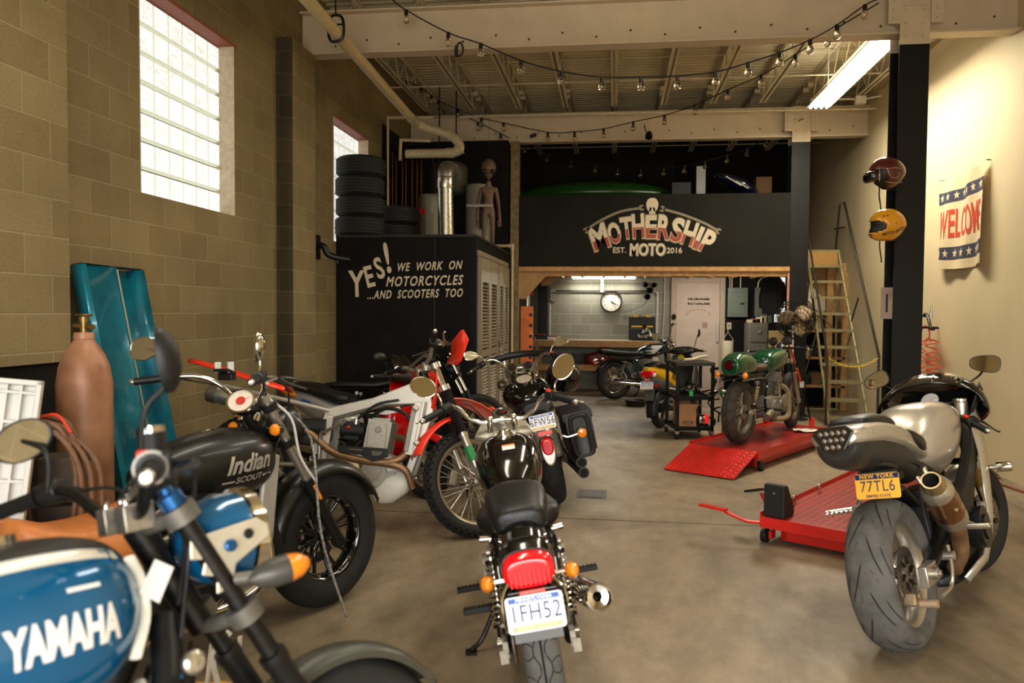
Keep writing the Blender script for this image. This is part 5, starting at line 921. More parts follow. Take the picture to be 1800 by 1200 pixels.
class Bike:
    def __init__(s, name, label, cat, contact, beta, lean, z=0.0, group=None, wb=1.45, rf=.32, rr=.31, rake=27, steer=0.0, pitch=0.0, scale=1.0):
        s.lean = lean; s.wb, s.rf, s.rr, s.rake = wb, rf, rr, R(rake)
        s.t = thing(name, label, cat, (contact[0], contact[1], z), (R(-lean), R(pitch), R(90-beta)), group); s.t.scale = (scale,)*3
        up = Vector((-math.sin(s.rake), 0, math.cos(s.rake))); s.up = up; s.fw = Vector((math.cos(s.rake), 0, math.sin(s.rake)))
        s.ax = Vector((wb, 0, rf)); p = s.ax-s.fw*.05; s.ST = Matrix.Translation(p) @ Matrix.Rotation(R(steer), 4, up) @ Matrix.Translation(-p)
    def mb(s, front=False): return MB(s.ST if front else None)
    def fk(s, t_, y=0.0, f=0.0): return s.ax+s.up*t_+s.fw*f+Vector((0, y, 0))
    def tsurf(s, xa, R_, rim, tw, th, ph, d=0.0):
        rc = rim+(R_-rim)*.42; a = R_-rc
        r = rc+(a+d)*math.cos(ph); return Vector((xa+r*math.cos(th), (tw/2+d)*math.sin(ph), R_+r*math.sin(th)))
    def wheel(s, front, rim, tw, style='spoke', n=36, rimm=chrome, tyrem=rubber, tread=None, hubm=alu, disc=None, discr=.14, spokem=None, name=None, drum=False):
        xa, R_ = (s.wb, s.rf) if front else (0.0, s.rr); b = s.mb(front).m(rimm); o = (xa, 0, R_); Y = (0, 1, 0)
        w_ = tw*.36
        b.lathe([(rim-.004, -w_), (rim+.012, -w_-.004), (rim+.012, -w_+.008), (rim-.012, -w_+.016), (rim-.022, 0), (rim-.012, w_-.016), (rim+.012, w_-.008), (rim+.012, w_+.004), (rim-.004, w_), (rim-.026, w_*.6), (rim-.034, 0), (rim-.026, -w_*.6)], o, Y, n=48, closed=True)
        b.m(hubm); hr = .075 if drum else .032
        b.lathe([(.012, -.07), (hr, -.06), (hr*1.05, -.045), (hr*.8, -.03), (hr*.8, .03), (hr*1.05, .045), (hr, .06), (.012, .07)], o, Y, n=24)
        b.m(spokem or rimm)
        if style == 'spoke':
            for k in range(n):
                sd = 1 if k % 2 else -1; a = 2*PI*k/n; da = R(32)*(1 if (k//2) % 2 else -1); p = Vector((xa+hr*math.cos(a-da), sd*.042, R_+hr*math.sin(a-da))); q = Vector((xa+(rim-.02)*math.cos(a), sd*.004, R_+(rim-.02)*math.sin(a))); b.cyl(p, q, .0026, n=5, cap=False)
        else:
            for k in range(n):
                a = 2*PI*k/n+.3; r0, r1 = .025, rim-.02
                def pt(r, da=0.0, y=0.0): return (xa+r*math.cos(a+da), y, R_+r*math.sin(a+da))
                if style == 'twin':
                    for da in (-.13, .13): b.tube([pt(r0, 0, .02), pt(r1*.45, da*.7, .03), pt(r1, da, .0)], [.016, .010, .010], n=8, sub=3)
                elif style == 'curve': b.tube([pt(r0), pt(r1*.5, .10, .012), pt(r1, -.02)], [.030, .022, .024], n=8, sub=4, flat=.55)
                else: b.tube([pt(r0), pt(r1*.6), pt(r1)], [.032, .018, .024], n=8, sub=2, flat=.6)
        w = b.build(name or ('front_wheel' if front else 'rear_wheel'), s.t, smooth=50)
        t = s.mb(front).m(tyrem); rc = rim+(R_-rim)*.42; a_ = R_-rc; pr = []
        for k in range(19): ph = R(-118+236*k/18); pr.append((rc+a_*math.cos(ph) if abs(ph) < PI/2 else rc+a_*.9*math.cos(ph), tw/2*math.sin(ph)))
        pr += [(rim-.004, w_), (rim-.008, 0), (rim-.004, -w_)]
        t.lathe(pr, o, Y, n=64, closed=True)
        S_ = lambda th, ph, d=0.0: s.tsurf(xa, R_, rim, tw, th, ph, d)
        if tread == 'knob':
            for i in range(44):
                for j, ph in enumerate((-62, -32, 0, 32, 62)):
                    th = 2*PI*(i+(.5 if j % 2 else 0))/44; c = S_(th, R(ph), .002); nx = (S_(th, R(ph), .02)-c).normalized(); tt = Vector((-math.sin(th), 0, math.cos(th))); sd = nx.cross(tt)
                    hx, hy, hz = .013, .010 if j % 4 else .008, .012; t.add([c+tt*hx*a+sd*hy*b_+nx*h for h in (-.004, hz) for a, b_ in ((-1, -1), (1, -1), (1, 1), (-1, 1))], [[4, 5, 6, 7], [0, 1, 5, 4], [1, 2, 6, 5], [2, 3, 7, 6], [3, 0, 4, 7]])
        elif tread:
            t.m(groove)
            for n_, curve, wd in tread:
                for i in range(n_):
                    for sg_ in (1, -1):
                        P_ = crom([(2*PI*i/n_+th+(PI/n_ if sg_ < 0 else 0), sg_*R(ph), 0) for th, ph in curve], 4); rows = []
                        for k, q in enumerate(P_):
                            d = P_[min(k+1, len(P_)-1)]-P_[max(k-1, 0)]; d = Vector((d.x*R_, d.y*tw/2, 0)).normalized(); nn = Vector((-d.y/R_, d.x/(tw/2), 0)); f = wd*(1 if 0 < k < len(P_)-1 else .4)
                            rows.append([S_(q.x+nn.x*f, q.y+nn.y*f, .0009), S_(q.x-nn.x*f, q.y-nn.y*f, .0009)])
                        t.grid(rows)
        t.build('tyre', w, smooth=50)
        for sd in (disc or ()):
            d = s.mb(front).m(disc_m); y = sd*.062; d.lathe([(discr*.62, y-.002), (discr, y-.002), (discr, y+.003), (discr*.62, y+.003)], o, Y, n=36, closed=True)
            for k in range(6): a = k*PI/3; d.m(steel_dark).cyl((xa+.04*math.cos(a), y, R_+.04*math.sin(a)), (xa+discr*.66*math.cos(a+.2), y, R_+discr*.66*math.sin(a+.2)), .008, n=6)
            d.m(groove)
            for k in range(18): a = k*PI/9; rr_ = discr*(.74 if k % 2 else .88); d.cyl((xa+rr_*math.cos(a), y-.0035, R_+rr_*math.sin(a)), (xa+rr_*math.cos(a), y+.0045, R_+rr_*math.sin(a)), .005, n=6)
            d.build('brake_disc', w, smooth=40)
        return w
    def caliper(s, front, side, ang, r, m_=alu):
        xa, R_ = (s.wb, s.rf) if front else (0.0, s.rr); a = R(ang); s.mb(front).m(m_).box((xa+r*math.cos(a), side*.075, R_+r*math.sin(a)), (.05, .05, .10), Euler((0, -a, 0)).to_matrix()).cyl((xa+r*math.cos(a), side*.10, R_+r*math.sin(a)+.02), (xa+r*math.cos(a), side*.11, R_+r*math.sin(a)+.02), .02, n=12).build('brake_caliper', s.t, bev=.008)
    def fork(s, L_, y=.09, low=.45, r0=.026, r1=.020, lowm=alu, upm=chrome, boot=None, clampm=alu, tops=(0.66, 0.86), usd=False, f=0.0):
        for sd in (-1, 1):
            b = s.mb(True); A = s.fk(-.015, sd*y, f); 
            if usd: b.m(lowm).cyl(A, s.fk(low, sd*y, f), r1, n=16).m(upm).cyl(s.fk(low-.02, sd*y, f), s.fk(L_, sd*y, f), r0, n=18)
            else:
                b.m(lowm).lathe([(.012, -.04), (r0*1.05, -.03), (r0*.95, .03), (r0, .10), (r0, low-.03), (r0*1.12, low-.02), (r0*1.12, low), (r1, low+.002)], s.fk(0, sd*y, f), s.up, n=18); b.m(upm).cyl(s.fk(low-.02, sd*y, f), s.fk(L_, sd*y, f), r1, n=16)
            b.m(clampm).lathe([(.001, 0), (r1*.9, 0), (r1*.9, -.01)], s.fk(L_+.012, sd*y, f), s.up, n=14).cyl((s.wb, sd*(y+.03), s.rf), (s.wb, sd*(y-.03), s.rf), .016, n=12)
            o = b.build('fork_leg', s.t)
            if boot:
                t0, t1 = boot; q = []; n = int((t1-t0)/.017)
                for k in range(n+1): q += [(r0*1.35, t0+(t1-t0)*k/n), (r0*1.08, t0+(t1-t0)*(k+.5)/n)]
                s.mb(True).m(blackplastic).lathe(q, s.fk(0, sd*y, f), s.up, n=16).build('rubber_boot', o)
        for k, t_ in enumerate(tops):
            b = s.mb(True).m(clampm); 
            for sd in (-1, 1): b.cyl(s.fk(t_-.018, sd*y, f), s.fk(t_+.018, sd*y, f), max(r0, r1)*1.35, n=18)
            b.tube([s.fk(t_, -y, f), s.fk(t_, -y*.4, f-.035), s.fk(t_, y*.4, f-.035), s.fk(t_, y, f)], .024, n=10, sub=4, flat=.7); b.build('triple_clamp', s.t)
        s.mb(True).m(steel_dark).cyl(s.fk(tops[0], 0, f-.05), s.fk(tops[-1]+.01, 0, f-.05), .028, n=14).build('steering_head', s.t)
        s.mb(True).m(alu).cyl((s.wb, -y-.03, s.rf), (s.wb, y+.03, s.rf), .011, n=10).build('axle', s.t)
    def bars(s, half, r=.011, gl=.125, gm=blackplastic, barm=chrome, lever=True, gr=.017, switch=True, red=True, leverm=alub, gl_end=alub, lev_dx=.065):
        """half: points from the middle to the right-hand end (y negative)"""
        R_ = [Vector(p) for p in half]; L_ = [Vector((p.x, -p.y, p.z)) for p in R_]; full = L_[::-1]+R_[1:] if abs(R_[0].y) < 1e-6 else L_[::-1]+R_
        h = s.mb(True).m(barm).tube(full, r, n=12, sub=6).build('handlebar', s.t)
        for P_, sd in ((R_, -1), (L_, 1)):
            e = P_[-1]; d = (P_[-1]-P_[-2]).normalized(); q = e-d*gl; up = Vector((0, 0, 1)); fwd = Vector((1, 0, 0)); fwd = (fwd-d*fwd.dot(d)).normalized()
            g = s.mb(True).m(gm).lathe([(gr*1.45, 0), (gr*1.45, .005), (gr, .007)]+[(gr*(1.0 if k % 2 else .93), .012+(gl-.02)*k/16) for k in range(17)]+[(gr*1.02, gl-.004), (gr*.8, gl)], q, d, n=16, cap=True); g.m(gl_end).lathe([(gr*.75, gl), (gr*.8, gl+.012), (gr*.5, gl+.02), (.001, gl+.021)], q, d, n=14); g.build('grip', h)
            if switch:
                b = s.mb(True).m(blackplastic).cyl(q-d*.055, q-d*.004, gr*1.35, n=14).box(q-d*.03+fwd*.012, (.045, .045, .05), Matrix((d, fwd, d.cross(fwd))).transposed() if True else None)
                if red and sd < 0: b.m(redpaint).box(q-d*.03+up*.024-fwd*.012, (.022, .02, .014), Matrix((d, fwd, d.cross(fwd))).transposed())
                b.build('switch_box', h, bev=.004)
            if lever:
                a = q-d*.05+fwd*.02; s.mb(True).m(leverm).tube([a, a+fwd*lev_dx*.8+d*.02, q+d*(gl*.35)+fwd*lev_dx, q+d*(gl*.85)+fwd*(lev_dx*.85), q+d*(gl*1.05)+fwd*(lev_dx*.95)], [.012, .010, .007, .006, .008], n=8, sub=4, flat=.7).build('lever', h)
        return h
    def mirror(s, base, stem, head, size=(.07, .045), shape='oval', m_=chrome, nrm=(-1, 0, .1), rot=0, glass=mirror_glass, front=True, depth=.028):
        b = s.mb(front).m(m_).tube([base]+list(stem)+[head], .0055, n=8, sub=4); n = Vector(nrm).normalized(); u = Vector((0, 0, 1)).cross(n).normalized(); v = n.cross(u); c, s_ = math.cos(R(rot)), math.sin(R(rot)); u, v = u*c+v*s_, v*c-u*s_; H = Vector(head)
        def ring(k, off):
            out = []
            for i in range(32):
                a = 2*PI*i/32; ca, sa = math.cos(a), math.sin(a); e = 2.0 if shape in ('oval', 'round') else 2.9
                x = math.copysign(abs(ca)**(2/e), ca)*size[0]*k; y = math.copysign(abs(sa)**(2/e), sa)*size[1]*k
                if shape == 'tear': y *= 1-.40*(x/size[0]) if x > 0 else 1.0; y *= (1-.25*max(0, x/size[0]))
                if shape == 'trap': y *= 1+.16*(x/size[0])
                out.append(H+u*x+v*y+n*off)
            return out
        b.grid([ring(.30, -depth), ring(.72, -depth*.75), ring(.96, -depth*.3), ring(1.0, .0), ring(1.0, .005), ring(.94, .006), ring(.93, .002)], cu=True); vs = ring(.30, -depth); b.add(vs, [list(range(32))])
        o = b.build('mirror', s.t, smooth=50); s.mb(front).m(glass).add(ring(.93, .003), [list(range(32))]).build('mirror_glass', o, smooth=0); return o
    def part(s, name, f, front=False, parent=None, **k):
        b = s.mb(front); f(b); return b.build(name, parent or s.t, **k)
    def loft(s, name, m_, secs, front=False, parent=None, sub=5, seg=32, **k): return s.mb(front).m(m_).loft(secs, sub, seg).build(name, parent or s.t, smooth=k.pop('smooth', 55), **k)
    def fender(s, name, m_, front, r, a0, a1, w_, drop=.03, n=28, edge=None, flare=1.0, solid=.004, hw_end=1.0, ctr=None):
        xa, R_ = (s.wb, s.rf) if front else (0.0, s.rr)
        if ctr: xa, R_ = ctr
        b = s.mb(front).m(m_); rows = []
        for i in range(n+1):
            f = i/n; a = R(a0+(a1-a0)*f); k = 1-(1-hw_end)*max(0, (f-.75)/.25)**2; row = []
            for j in range(9):
                q = -1+2*j/8; rr_ = r-drop*abs(q)**2.4; row.append((xa+rr_*math.cos(a), w_*k*math.copysign(abs(q)**.85, q), R_+rr_*math.sin(a)))
            rows.append(row)
        return b.grid(rows).build(name, s.t, smooth=50, solid=solid)
    def shock(s, a, b_, r=.028, springm=chrome, bodym=steel_dark, coils=11, name='shock_absorber'):
        a, b_ = Vector(a), Vector(b_); x, y, z = frame_z(b_-a); L_ = (b_-a).length; m = MB().m(bodym).cyl(a, a.lerp(b_, .45), r*.62, n=12).m(chrome).cyl(a.lerp(b_, .4), b_, r*.34, n=10)
        for p in (a, b_): m.m(alu).cyl(p-y*.0-Vector((0, .018, 0)), p+Vector((0, .018, 0)), r*.65, n=12)
        m.m(bodym).cyl(a.lerp(b_, .14), a.lerp(b_, .18), r*1.05, n=14).cyl(a.lerp(b_, .86), a.lerp(b_, .90), r*1.05, n=14); o = m.build(name, s.t)
        pts = [a.lerp(b_, .18+.68*i/(coils*10))+(x*math.cos(i*PI/5)+y*math.sin(i*PI/5))*r for i in range(coils*10+1)]; MB().m(springm).tube(pts, .0052, n=6, sub=1).build('spring', o); return o
    def signal(s, p, side, d=(0, 1, 0), stalk=.09, r=.026, lens=amber, m_=chrome, front=False, shape='bullet', back=-1):
        p = Vector(p); q = p+Vector((d[0], d[1]*side, d[2])).normalized()*stalk; o = s.mb(front).m(m_).cyl(p, q, .008, n=8)
        o = o.m(m_).lathe([(.001, -.042), (r*.6, -.034), (r*.95, -.012), (r*1.05, .0)], q, (back, 0, 0), n=18).build('turn_signal', s.t)
        s.mb(front).m(lens).lathe([(r*1.0, 0), (r*.98, .010), (r*.75, .020), (.001, .026)] if shape != 'point' else [(r*1.0, -.01), (r, .0), (r*.7, .035), (.001, .055)], q, (back, 0, 0), n=18).build('amber_lens', o); return o
    def plate(s, p, txt, style='pa', tilt=15, w_=.19, h=.115, roll=0):
        u = Vector((0, -1, 0)); v = Vector((math.sin(R(tilt))*1, 0, math.cos(R(tilt)))); c, s_ = math.cos(R(roll)), math.sin(R(roll)); u, v = u*c+v*s_, v*c-u*s_; n = u.cross(v); P_ = Vector(p)
        def rr(x0, x1, y0, y1, off, m_, rad=.008):
            pts = []
            for cx, cy, a0 in ((x1-rad, y1-rad, 0), (x0+rad, y1-rad, 90), (x0+rad, y0+rad, 180), (x1-rad, y0+rad, 270)): pts += [(cx+rad*math.cos(R(a0+a)), cy+rad*math.sin(R(a0+a))) for a in (0, 30, 60, 90)]
            b.m(m_).prism(pts, P_+n*(off-.0008), u, v, .0008)
        b = MB()
        if style == 'pa':
            rr(-w_/2, w_/2, -h/2, h/2, 0, plate_white, .012); rr(-w_*.44, w_*.44, h*.32, h*.46, .0008, plate_blue, .003); rr(-w_*.44, w_*.44, -h*.46, -h*.30, .0008, plate_gold, .003)
            b.m(plate_white).text('PENNSYLVANIA', P_+v*h*.39+n*.0014, u, v, .017, bold=.02); b.m(ink_navy).text(txt, P_+v*h*.005+n*.001, u, v, h*.66, bold=-.005, sx=.78, space=1.1); b.m(ink_black).text('M.C.', P_-v*h*.375+n*.0014, u, v, .010)
            b.m(dirtymetal); [b.cyl(P_+u*x*w_*.38-v*h*.37, P_+u*x*w_*.38-v*h*.37+n*.004, .003, n=8) for x in (-1, 1)]
        elif style == 'ny':
            rr(-w_/2, w_/2, -h/2, h/2, 0, plate_orange, .010); rr(-w_*.49, w_*.49, h*.27, h*.48, .0008, plate_navy, .004); b.m(plate_orange).text('NEW YORK', P_+v*h*.375+n*.0014, u, v, .024, bold=.02, space=1.15); b.m(ink_navy).text(txt, P_-v*h*.03+n*.001, u, v, h*.62, bold=.0, sx=.80, space=1.08); b.text('EMPIRE STATE', P_-v*h*.40+n*.001, u, v, .016, bold=.02)
        return b.build('licence_plate', s.t, smooth=0)
    def fincyl(s, base, d, r, h, n, m_, headm=None, head=True, y=0, ry=None):
        base = Vector(base); d = Vector(d).normalized(); side = Vector((0, 1, 0)); f = side.cross(d); M = Matrix((f, side, d)).transposed(); ry = ry or r; b = MB().m(m_).cyl(base, base+d*h, r*.78, n=20)
        for k in range(n): c = base+d*(h*(k+.6)/n); b.box(c, (2*r, 2*ry, h/n*.38), M)
        o = b.build('engine_cylinder', s.t, smooth=40, bev=.006)
        if head:
            hb_ = MB().m(headm or m_); c = base+d*h
            hb_.box(c+d*.03, (2*r*.95, 2*ry*.95, .06), M); 
            for k in range(3): hb_.box(c+d*(.012+.02*k), (2*r*1.04, 2*ry*1.04, .007), M)
            hb_.box(c+d*.085, (2*r*.82, 2*ry*.88, .055), M, .82); [hb_.cyl(c+d*.11+f*r*.55*a+side*ry*.6*e, c+d*.12+f*r*.55*a+side*ry*.6*e, .009, n=6) for a in (-1, 1) for e in (-1, 1)]; hb_.build('cylinder_head', s.t, smooth=40, bev=.006)
        return o
    def stand(s, m_=steel_dark, L_=.30): s.mb().m(m_).tube([(s.wb*.42, .14, .26), (s.wb*.40, .24, .10), (s.wb*.38, .30, .30*math.tan(R(s.lean))+.012)], .011, n=8).box((s.wb*.38, .30, .30*math.tan(R(s.lean))+.006), (.06, .05, .008)).build('side_stand', s.t)
    def pegs(s, x, z, y=.16, L_=.11, m_=blackplastic, arm=steel_dark):
        for sd in (-1, 1): b = s.mb().m(arm).cyl((x, sd*(y-.08), z), (x, sd*y, z), .010, n=8).m(m_).box((x, sd*(y+L_/2), z), (.032, L_, .022)); [b.box((x, sd*(y+.012+k*L_/6), z+.013), (.034, .006, .006)) for k in range(6)]; b.build('foot_peg', s.t, bev=.004)
    def chain(s, y, m_=dirtymetal, x1=.55, r0=.10, r1=.035, z1=None):
        z1 = z1 or s.rr+.03; pts = [(0, y, s.rr+r0), (x1, y, z1+r1), (x1+r1, y, z1), (x1, y, z1-r1), (0, y, s.rr-r0), (-r0, y, s.rr)]; s.mb().m(m_).tube(pts, .006, n=6, sub=4, closed=True, flat=1.6).build('drive_chain', s.t)
    def gauge(s, c, d, r=.045, depth=.05, m_=chrome, face=gauge_face, front=True, needle=True):
        c, d = Vector(c), Vector(d).normalized(); x, y, z = frame_z(d); o = s.mb(front).m(m_).lathe([(.001, -depth), (r*.7, -depth*.95), (r*.98, -depth*.5), (r*1.06, -.006), (r*1.06, .004), (r*.92, .005), (r*.90, -.002)], c, d, n=28).build('gauge', s.t)
        b = s.mb(front).m(face).add([c+(x*math.cos(a)+y*math.sin(a))*r*.92 for a in [2*PI*k/28 for k in range(28)]], [list(range(28))]); b.m(white_paint)
        for k in range(11): a = R(-40+26*k); b.box(c+(x*math.cos(a)+y*math.sin(a))*r*.76+z*.0008, (.004, .0014, .0012), Matrix((x*math.cos(a)+y*math.sin(a), y*math.cos(a)-x*math.sin(a), z)).transposed())
        b.m(redlens).cyl(c+z*.002, c+x*r*.6+y*r*.3+z*.002, .0012, n=5); b.build('gauge_dial', o, smooth=0); return o
    def headlight(s, c, r=.085, d=(1, 0, 0), m_=chrome, L_=.13, front=True, lens=None):
        o = s.mb(front).m(m_).lathe([(.001, -L_), (r*.45, -L_*.93), (r*.85, -L_*.55), (r, -.01), (r*1.05, 0), (r*1.05, .014), (r*.95, .018), (r*.93, .004)], c, d, n=30).build('headlight', s.t)
        s.mb(front).m(lens or mat('headlight_lens', '#dfe3e2', .06, .3, coat=.8, var=.03)).lathe([(r*.94, .004), (r*.7, .020), (.001, .028)], c, d, n=30).build('headlight_lens', o); return o
    def cables(s, runs, r=.0045, m_=blackplastic):
        for P_ in runs: s.mb().m(m_).tube(P_, r, n=6, sub=5).build('cable', s.t)

def loft_at(secs, x):
    Q = [list(q) for q in secs]
    for i in range(len(Q)-1):
        if Q[i][0] <= x <= Q[i+1][0]:
            p1, p2 = Q[i], Q[i+1]; p0 = Q[i-1] if i else p1; p3 = Q[i+2] if i+2 < len(Q) else p2; t = (x-p1[0])/(p2[0]-p1[0])
            return [0.5*((2*b)+(c-a)*t+(2*a-5*b+4*c-d)*t*t+(3*b-a-3*c+d)*t**3) for a, b, c, d in zip(p0, p1, p2, p3)]
    return Q[0] if x < Q[0][0] else Q[-1]
def loft_side(secs, x, z):
    """half-width of a lofted body at (x, z)"""
    _, zc, hw, hu, hd, nt, nb = loft_at(secs, x)[:7]; h, n = (hu, nt) if z >= zc else (hd, nb); return hw*max(0, 1-(abs(z-zc)/h)**n)**(1/n)
def side_text(b, secs, txt, x, z, size, side=-1, bold=.02, shear=0, sx=1.0, slope=0.0, off=.0025, m_=None):
    """lettering painted on the flank of a lofted body, read from outside"""
    g = text_geo(txt, 'CENTER', bold, shear, 1.0); k = -side; b.m(m_ or white_paint)
    bm_ = bmesh.new(); vv = [bm_.verts.new(p) for p in g[0]]
    for f in g[1]:
        try: bm_.faces.new([vv[i] for i in f])
        except ValueError: pass
    for i in range(-9, 10): bmesh.ops.bisect_plane(bm_, geom=bm_.verts[:]+bm_.edges[:]+bm_.faces[:], plane_co=(0, i*.09, 0), plane_no=(0, 1, 0))
    bm_.verts.index_update(); out = []
    for v in bm_.verts: u = v.co.x*size*sx; xx = x+k*u; zz = z+v.co.y*size+u*slope; out.append((xx, side*(loft_side(secs, xx, zz)+off), zz))
    b.add(out, [[v.index for v in f.verts] for f in bm_.faces]); bm_.free(); return b
# ================================================================== black cruiser in the middle of the picture
k = Bike('motorcycle', 'black motorcycle in the middle of the floor, seen from behind over its 1FH52 plate', 'motorcycle', (-.221, 2.947), -9.8, 9.5, wb=1.45, rf=.315, rr=.305, rake=30, steer=-3.8)
zz = [(1, [(i*2*PI/40, 0) for i in range(41)], .0035)]+[(16, [(0, 10), (.10, 24), (.20, 24), (.30, 10), (.39, 10)], .0022), (16, [(.10, 24), (.05, 48), (.08, 66)], .0022), (16, [(.20, 24), (.25, 48), (.22, 66)], .0022)]
k.wheel(False, .205, .135, 'spoke', 36, tyrem=rubber_grey, tread=zz, drum=True, hubm=alu); k.wheel(True, .24, .09, 'spoke', 36, disc=(1,))
k.fork(.70, y=.085, low=.36, r0=.027, r1=.0195, clampm=alu, tops=(.52, .70))
k.fender('front_fender', blackgloss, True, .345, 35, 150, .060, .03)
k.fender('rear_fender', blackgloss, False, .45, 52, 152, .088, .05, ctr=(.05, .30))
k.loft('fuel_tank', blackgloss, [(.58, .735, .07, .05, .04, 2.2, 2.5), (.64, .76, .115, .085, .09, 2.4, 2.6), (.76, .79, .150, .115, .14, 2.5, 2.6), (.90, .815, .158, .120, .15, 2.5, 2.6), (1.0, .825, .130, .10, .11, 2.4, 2.4), (1.05, .825, .07, .05, .05, 2.2, 2.2)])
k.part('filler_cap', lambda b: b.m(chrome).lathe([(.048, -.01), (.050, .004), (.042, .012), (.034, .024), (.030, .026), (.001, .028)], (.90, 0, .935), (.02, 0, 1), n=28))
k.part('warning_label', lambda b: b.m(white_paint).box((.735, -.01, .900), (.038, .06, .002), Euler((0, R(-22), 0)).to_matrix()).m(mat('label_orange', '#e0702a', .5)).box((.752, -.01, .908), (.010, .06, .0024), Euler((0, R(-22), 0)).to_matrix()), smooth=0)
k.loft('rider_seat', leather_black, [(.24, .66, .11, .05, .05, 2.4, 3), (.30, .68, .165, .055, .06, 2.4, 3), (.42, .68, .175, .05, .06, 2.4, 3), (.55, .70, .13, .045, .06, 2.3, 3), (.66, .73, .075, .035, .05, 2.2, 3)])
k.loft('pillion_seat', leather_black, [(.0, .745, .05, .03, .03, 2.5, 3), (.015, .745, .095, .05, .05, 2.8, 3.5), (.08, .755, .110, .060, .06, 2.8, 3.5), (.20, .775, .122, .062, .06, 2.6, 3.5), (.29, .785, .118, .055, .06, 2.5, 3), (.325, .785, .06, .03, .04, 2.2, 2.4)])
k.part('seat_bolt', lambda b: b.m(steel_dark).prism([(-.035, .02), (.035, .02), (.012, -.02), (-.012, -.02)], (-.022, 0, .700), (0, -1, 0), (.35, 0, .94), .004).m(chrome).cyl((-.022, 0, .69), (-.045, 0, .695), .009, n=10))
o = k.part('tail_light', lambda b: b.m(redlens).loft([(-.355, .665, .04, .03, .03, 2.4, 2.4), (-.350, .665, .082, .052, .048, 2.6, 3), (-.315, .675, .088, .058, .050, 2.6, 3), (-.27, .69, .07, .05, .04, 2.4, 3)]), smooth=60)
b = k.mb().m(mat('red_lens_ribs', '#f04848', .2, coat=.4)); [b.box((-.354, -.064+.016*i, .65), (.006, .003, .05)) for i in range(9)]; b.build('lens_ribs', o, smooth=0)
k.part('tail_light_base', lambda b: b.m(blackgloss).loft([(-.315, .68, .09, .06, .055, 2.6, 3), (-.26, .70, .095, .06, .05, 2.5, 3), (-.20, .71, .08, .04, .04, 2.4, 3)]))
k.part('rear_reflector', lambda b: b.m(pinklens).box((-.380, 0, .605), (.012, .085, .034), Euler((0, R(-12), 0)).to_matrix()), bev=.003)
k.part('plate_bracket', lambda b: b.m(chrome).tube([(-.34, -.07, .65), (-.39, -.105, .60), (-.395, -.10, .50)], .006, n=6).tube([(-.34, .07, .65), (-.39, .105, .60), (-.395, .10, .50)], .006, n=6).m(blackgloss).box((-.375, 0, .535), (.008, .16, .16), Euler((0, R(10), 0)).to_matrix()))
k.plate((-.405, 0, .555), '1FH52', 'pa', 12)
for sd in (-1, 1):
    k.shock((.03, sd*.135, .30), (.17, sd*.130, .60), .027); k.signal((-.28, sd*.05, .63), sd, stalk=.095, r=.026, shape='point')
    k.part('fender_strut', lambda b: b.m(blackgloss).tube([(.30, sd*.115, .62), (.1, sd*.115, .655), (-.15, sd*.105, .66), (-.25, sd*.10, .62)], .017, n=8, flat=.6).m(chrome).cyl((.16, sd*.12, .655), (.16, sd*.165, .66), .014, n=10).cyl((-.10, sd*.11, .655), (-.10, sd*.13, .655), .010, n=10))
    k.part('swingarm', lambda b: b.m(steel_dark).tube([(.52, sd*.10, .33), (0, sd*.115, .305), (-.06, sd*.115, .305)], .022, n=10, sub=2).m(alu).box((-.03, sd*.125, .305), (.09, .02, .06)).cyl((0, sd*.10, .305), (0, sd*.155, .305), .014, n=10).box((-.07, sd*.135, .285), (.035, .03, .05)))
k.chain(.095, x1=.55); k.part('chain_guard', lambda b: b.m(chrome).tube([(.5, .115, .42), (.2, .115, .43), (-.08, .115, .40)], .018, n=8, flat=.5))
o = k.part('muffler', lambda b: b.m(chrome).lathe([(.030, 0), (.048, .06), (.052, .12), (.052, .56), (.050, .575), (.044, .578), (.040, .55), (.018, .545), (.016, .50)], (.42, -.17, .33), (-1, -.12, .24), n=28)); k.part('exhaust_header', lambda b: b.m(chrome).tube([(.95, -.06, .48), (1.05, -.09, .40), (1.0, -.12, .27), (.75, -.16, .27), (.42, -.17, .33)], .022, n=12))
k.part('crankcase', lambda b: b.m(engine_grey).loft([(.52, .36, .05, .05, .05, 3, 3), (.55, .36, .13, .11, .13, 4, 4), (.85, .36, .14, .12, .15, 4, 4), (.95, .36, .08, .08, .1, 3, 3)]).cyl((.66, -.19, .36), (.66, .19, .36), .085, n=24).cyl((.84, -.17, .36), (.84, .17, .36), .06, n=24))
k.fincyl((.80, 0, .46), (.18, 0, 1), .085, .13, 6, engine_grey, ry=.14); k.part('frame', lambda b: b.m(blackgloss).tube([(1.02, 0, .80), (1.02, .08, .5), (.98, .12, .24), (.55, .14, .21), (.45, .11, .40), (.3, .11, .60)], .016, n=8).tube([(1.02, 0, .80), (1.02, -.08, .5), (.98, -.12, .24), (.55, -.14, .21), (.45, -.11, .40), (.3, -.11, .60)], .016, n=8).tube([(1.05, 0, .80), (.6, 0, .68), (.3, 0, .60)], .02, n=8))
for sd in (-1, 1): k.part('side_cover', lambda b: b.m(blackgloss).prism([(.33, .42), (.55, .44), (.56, .62), (.38, .60)], (0, sd*.13, 0), X3, Z3, sd*.02), bev=.008)
hb1 = k.bars([(1.065, 0, .985), (1.065, -.10, .985), (1.05, -.165, 1.015), (1.03, -.205, 1.07), (.985, -.25, 1.09), (.87, -.365, 1.055)], gl=.125)
[k.part('bar_clamp', lambda b: b.m(chrome).cyl((1.07, y, .93), (1.065, y, .985), .019, n=14).ell((1.065, y, .995), (.022, .018, .018)), True) for y in (-.06, .06)]
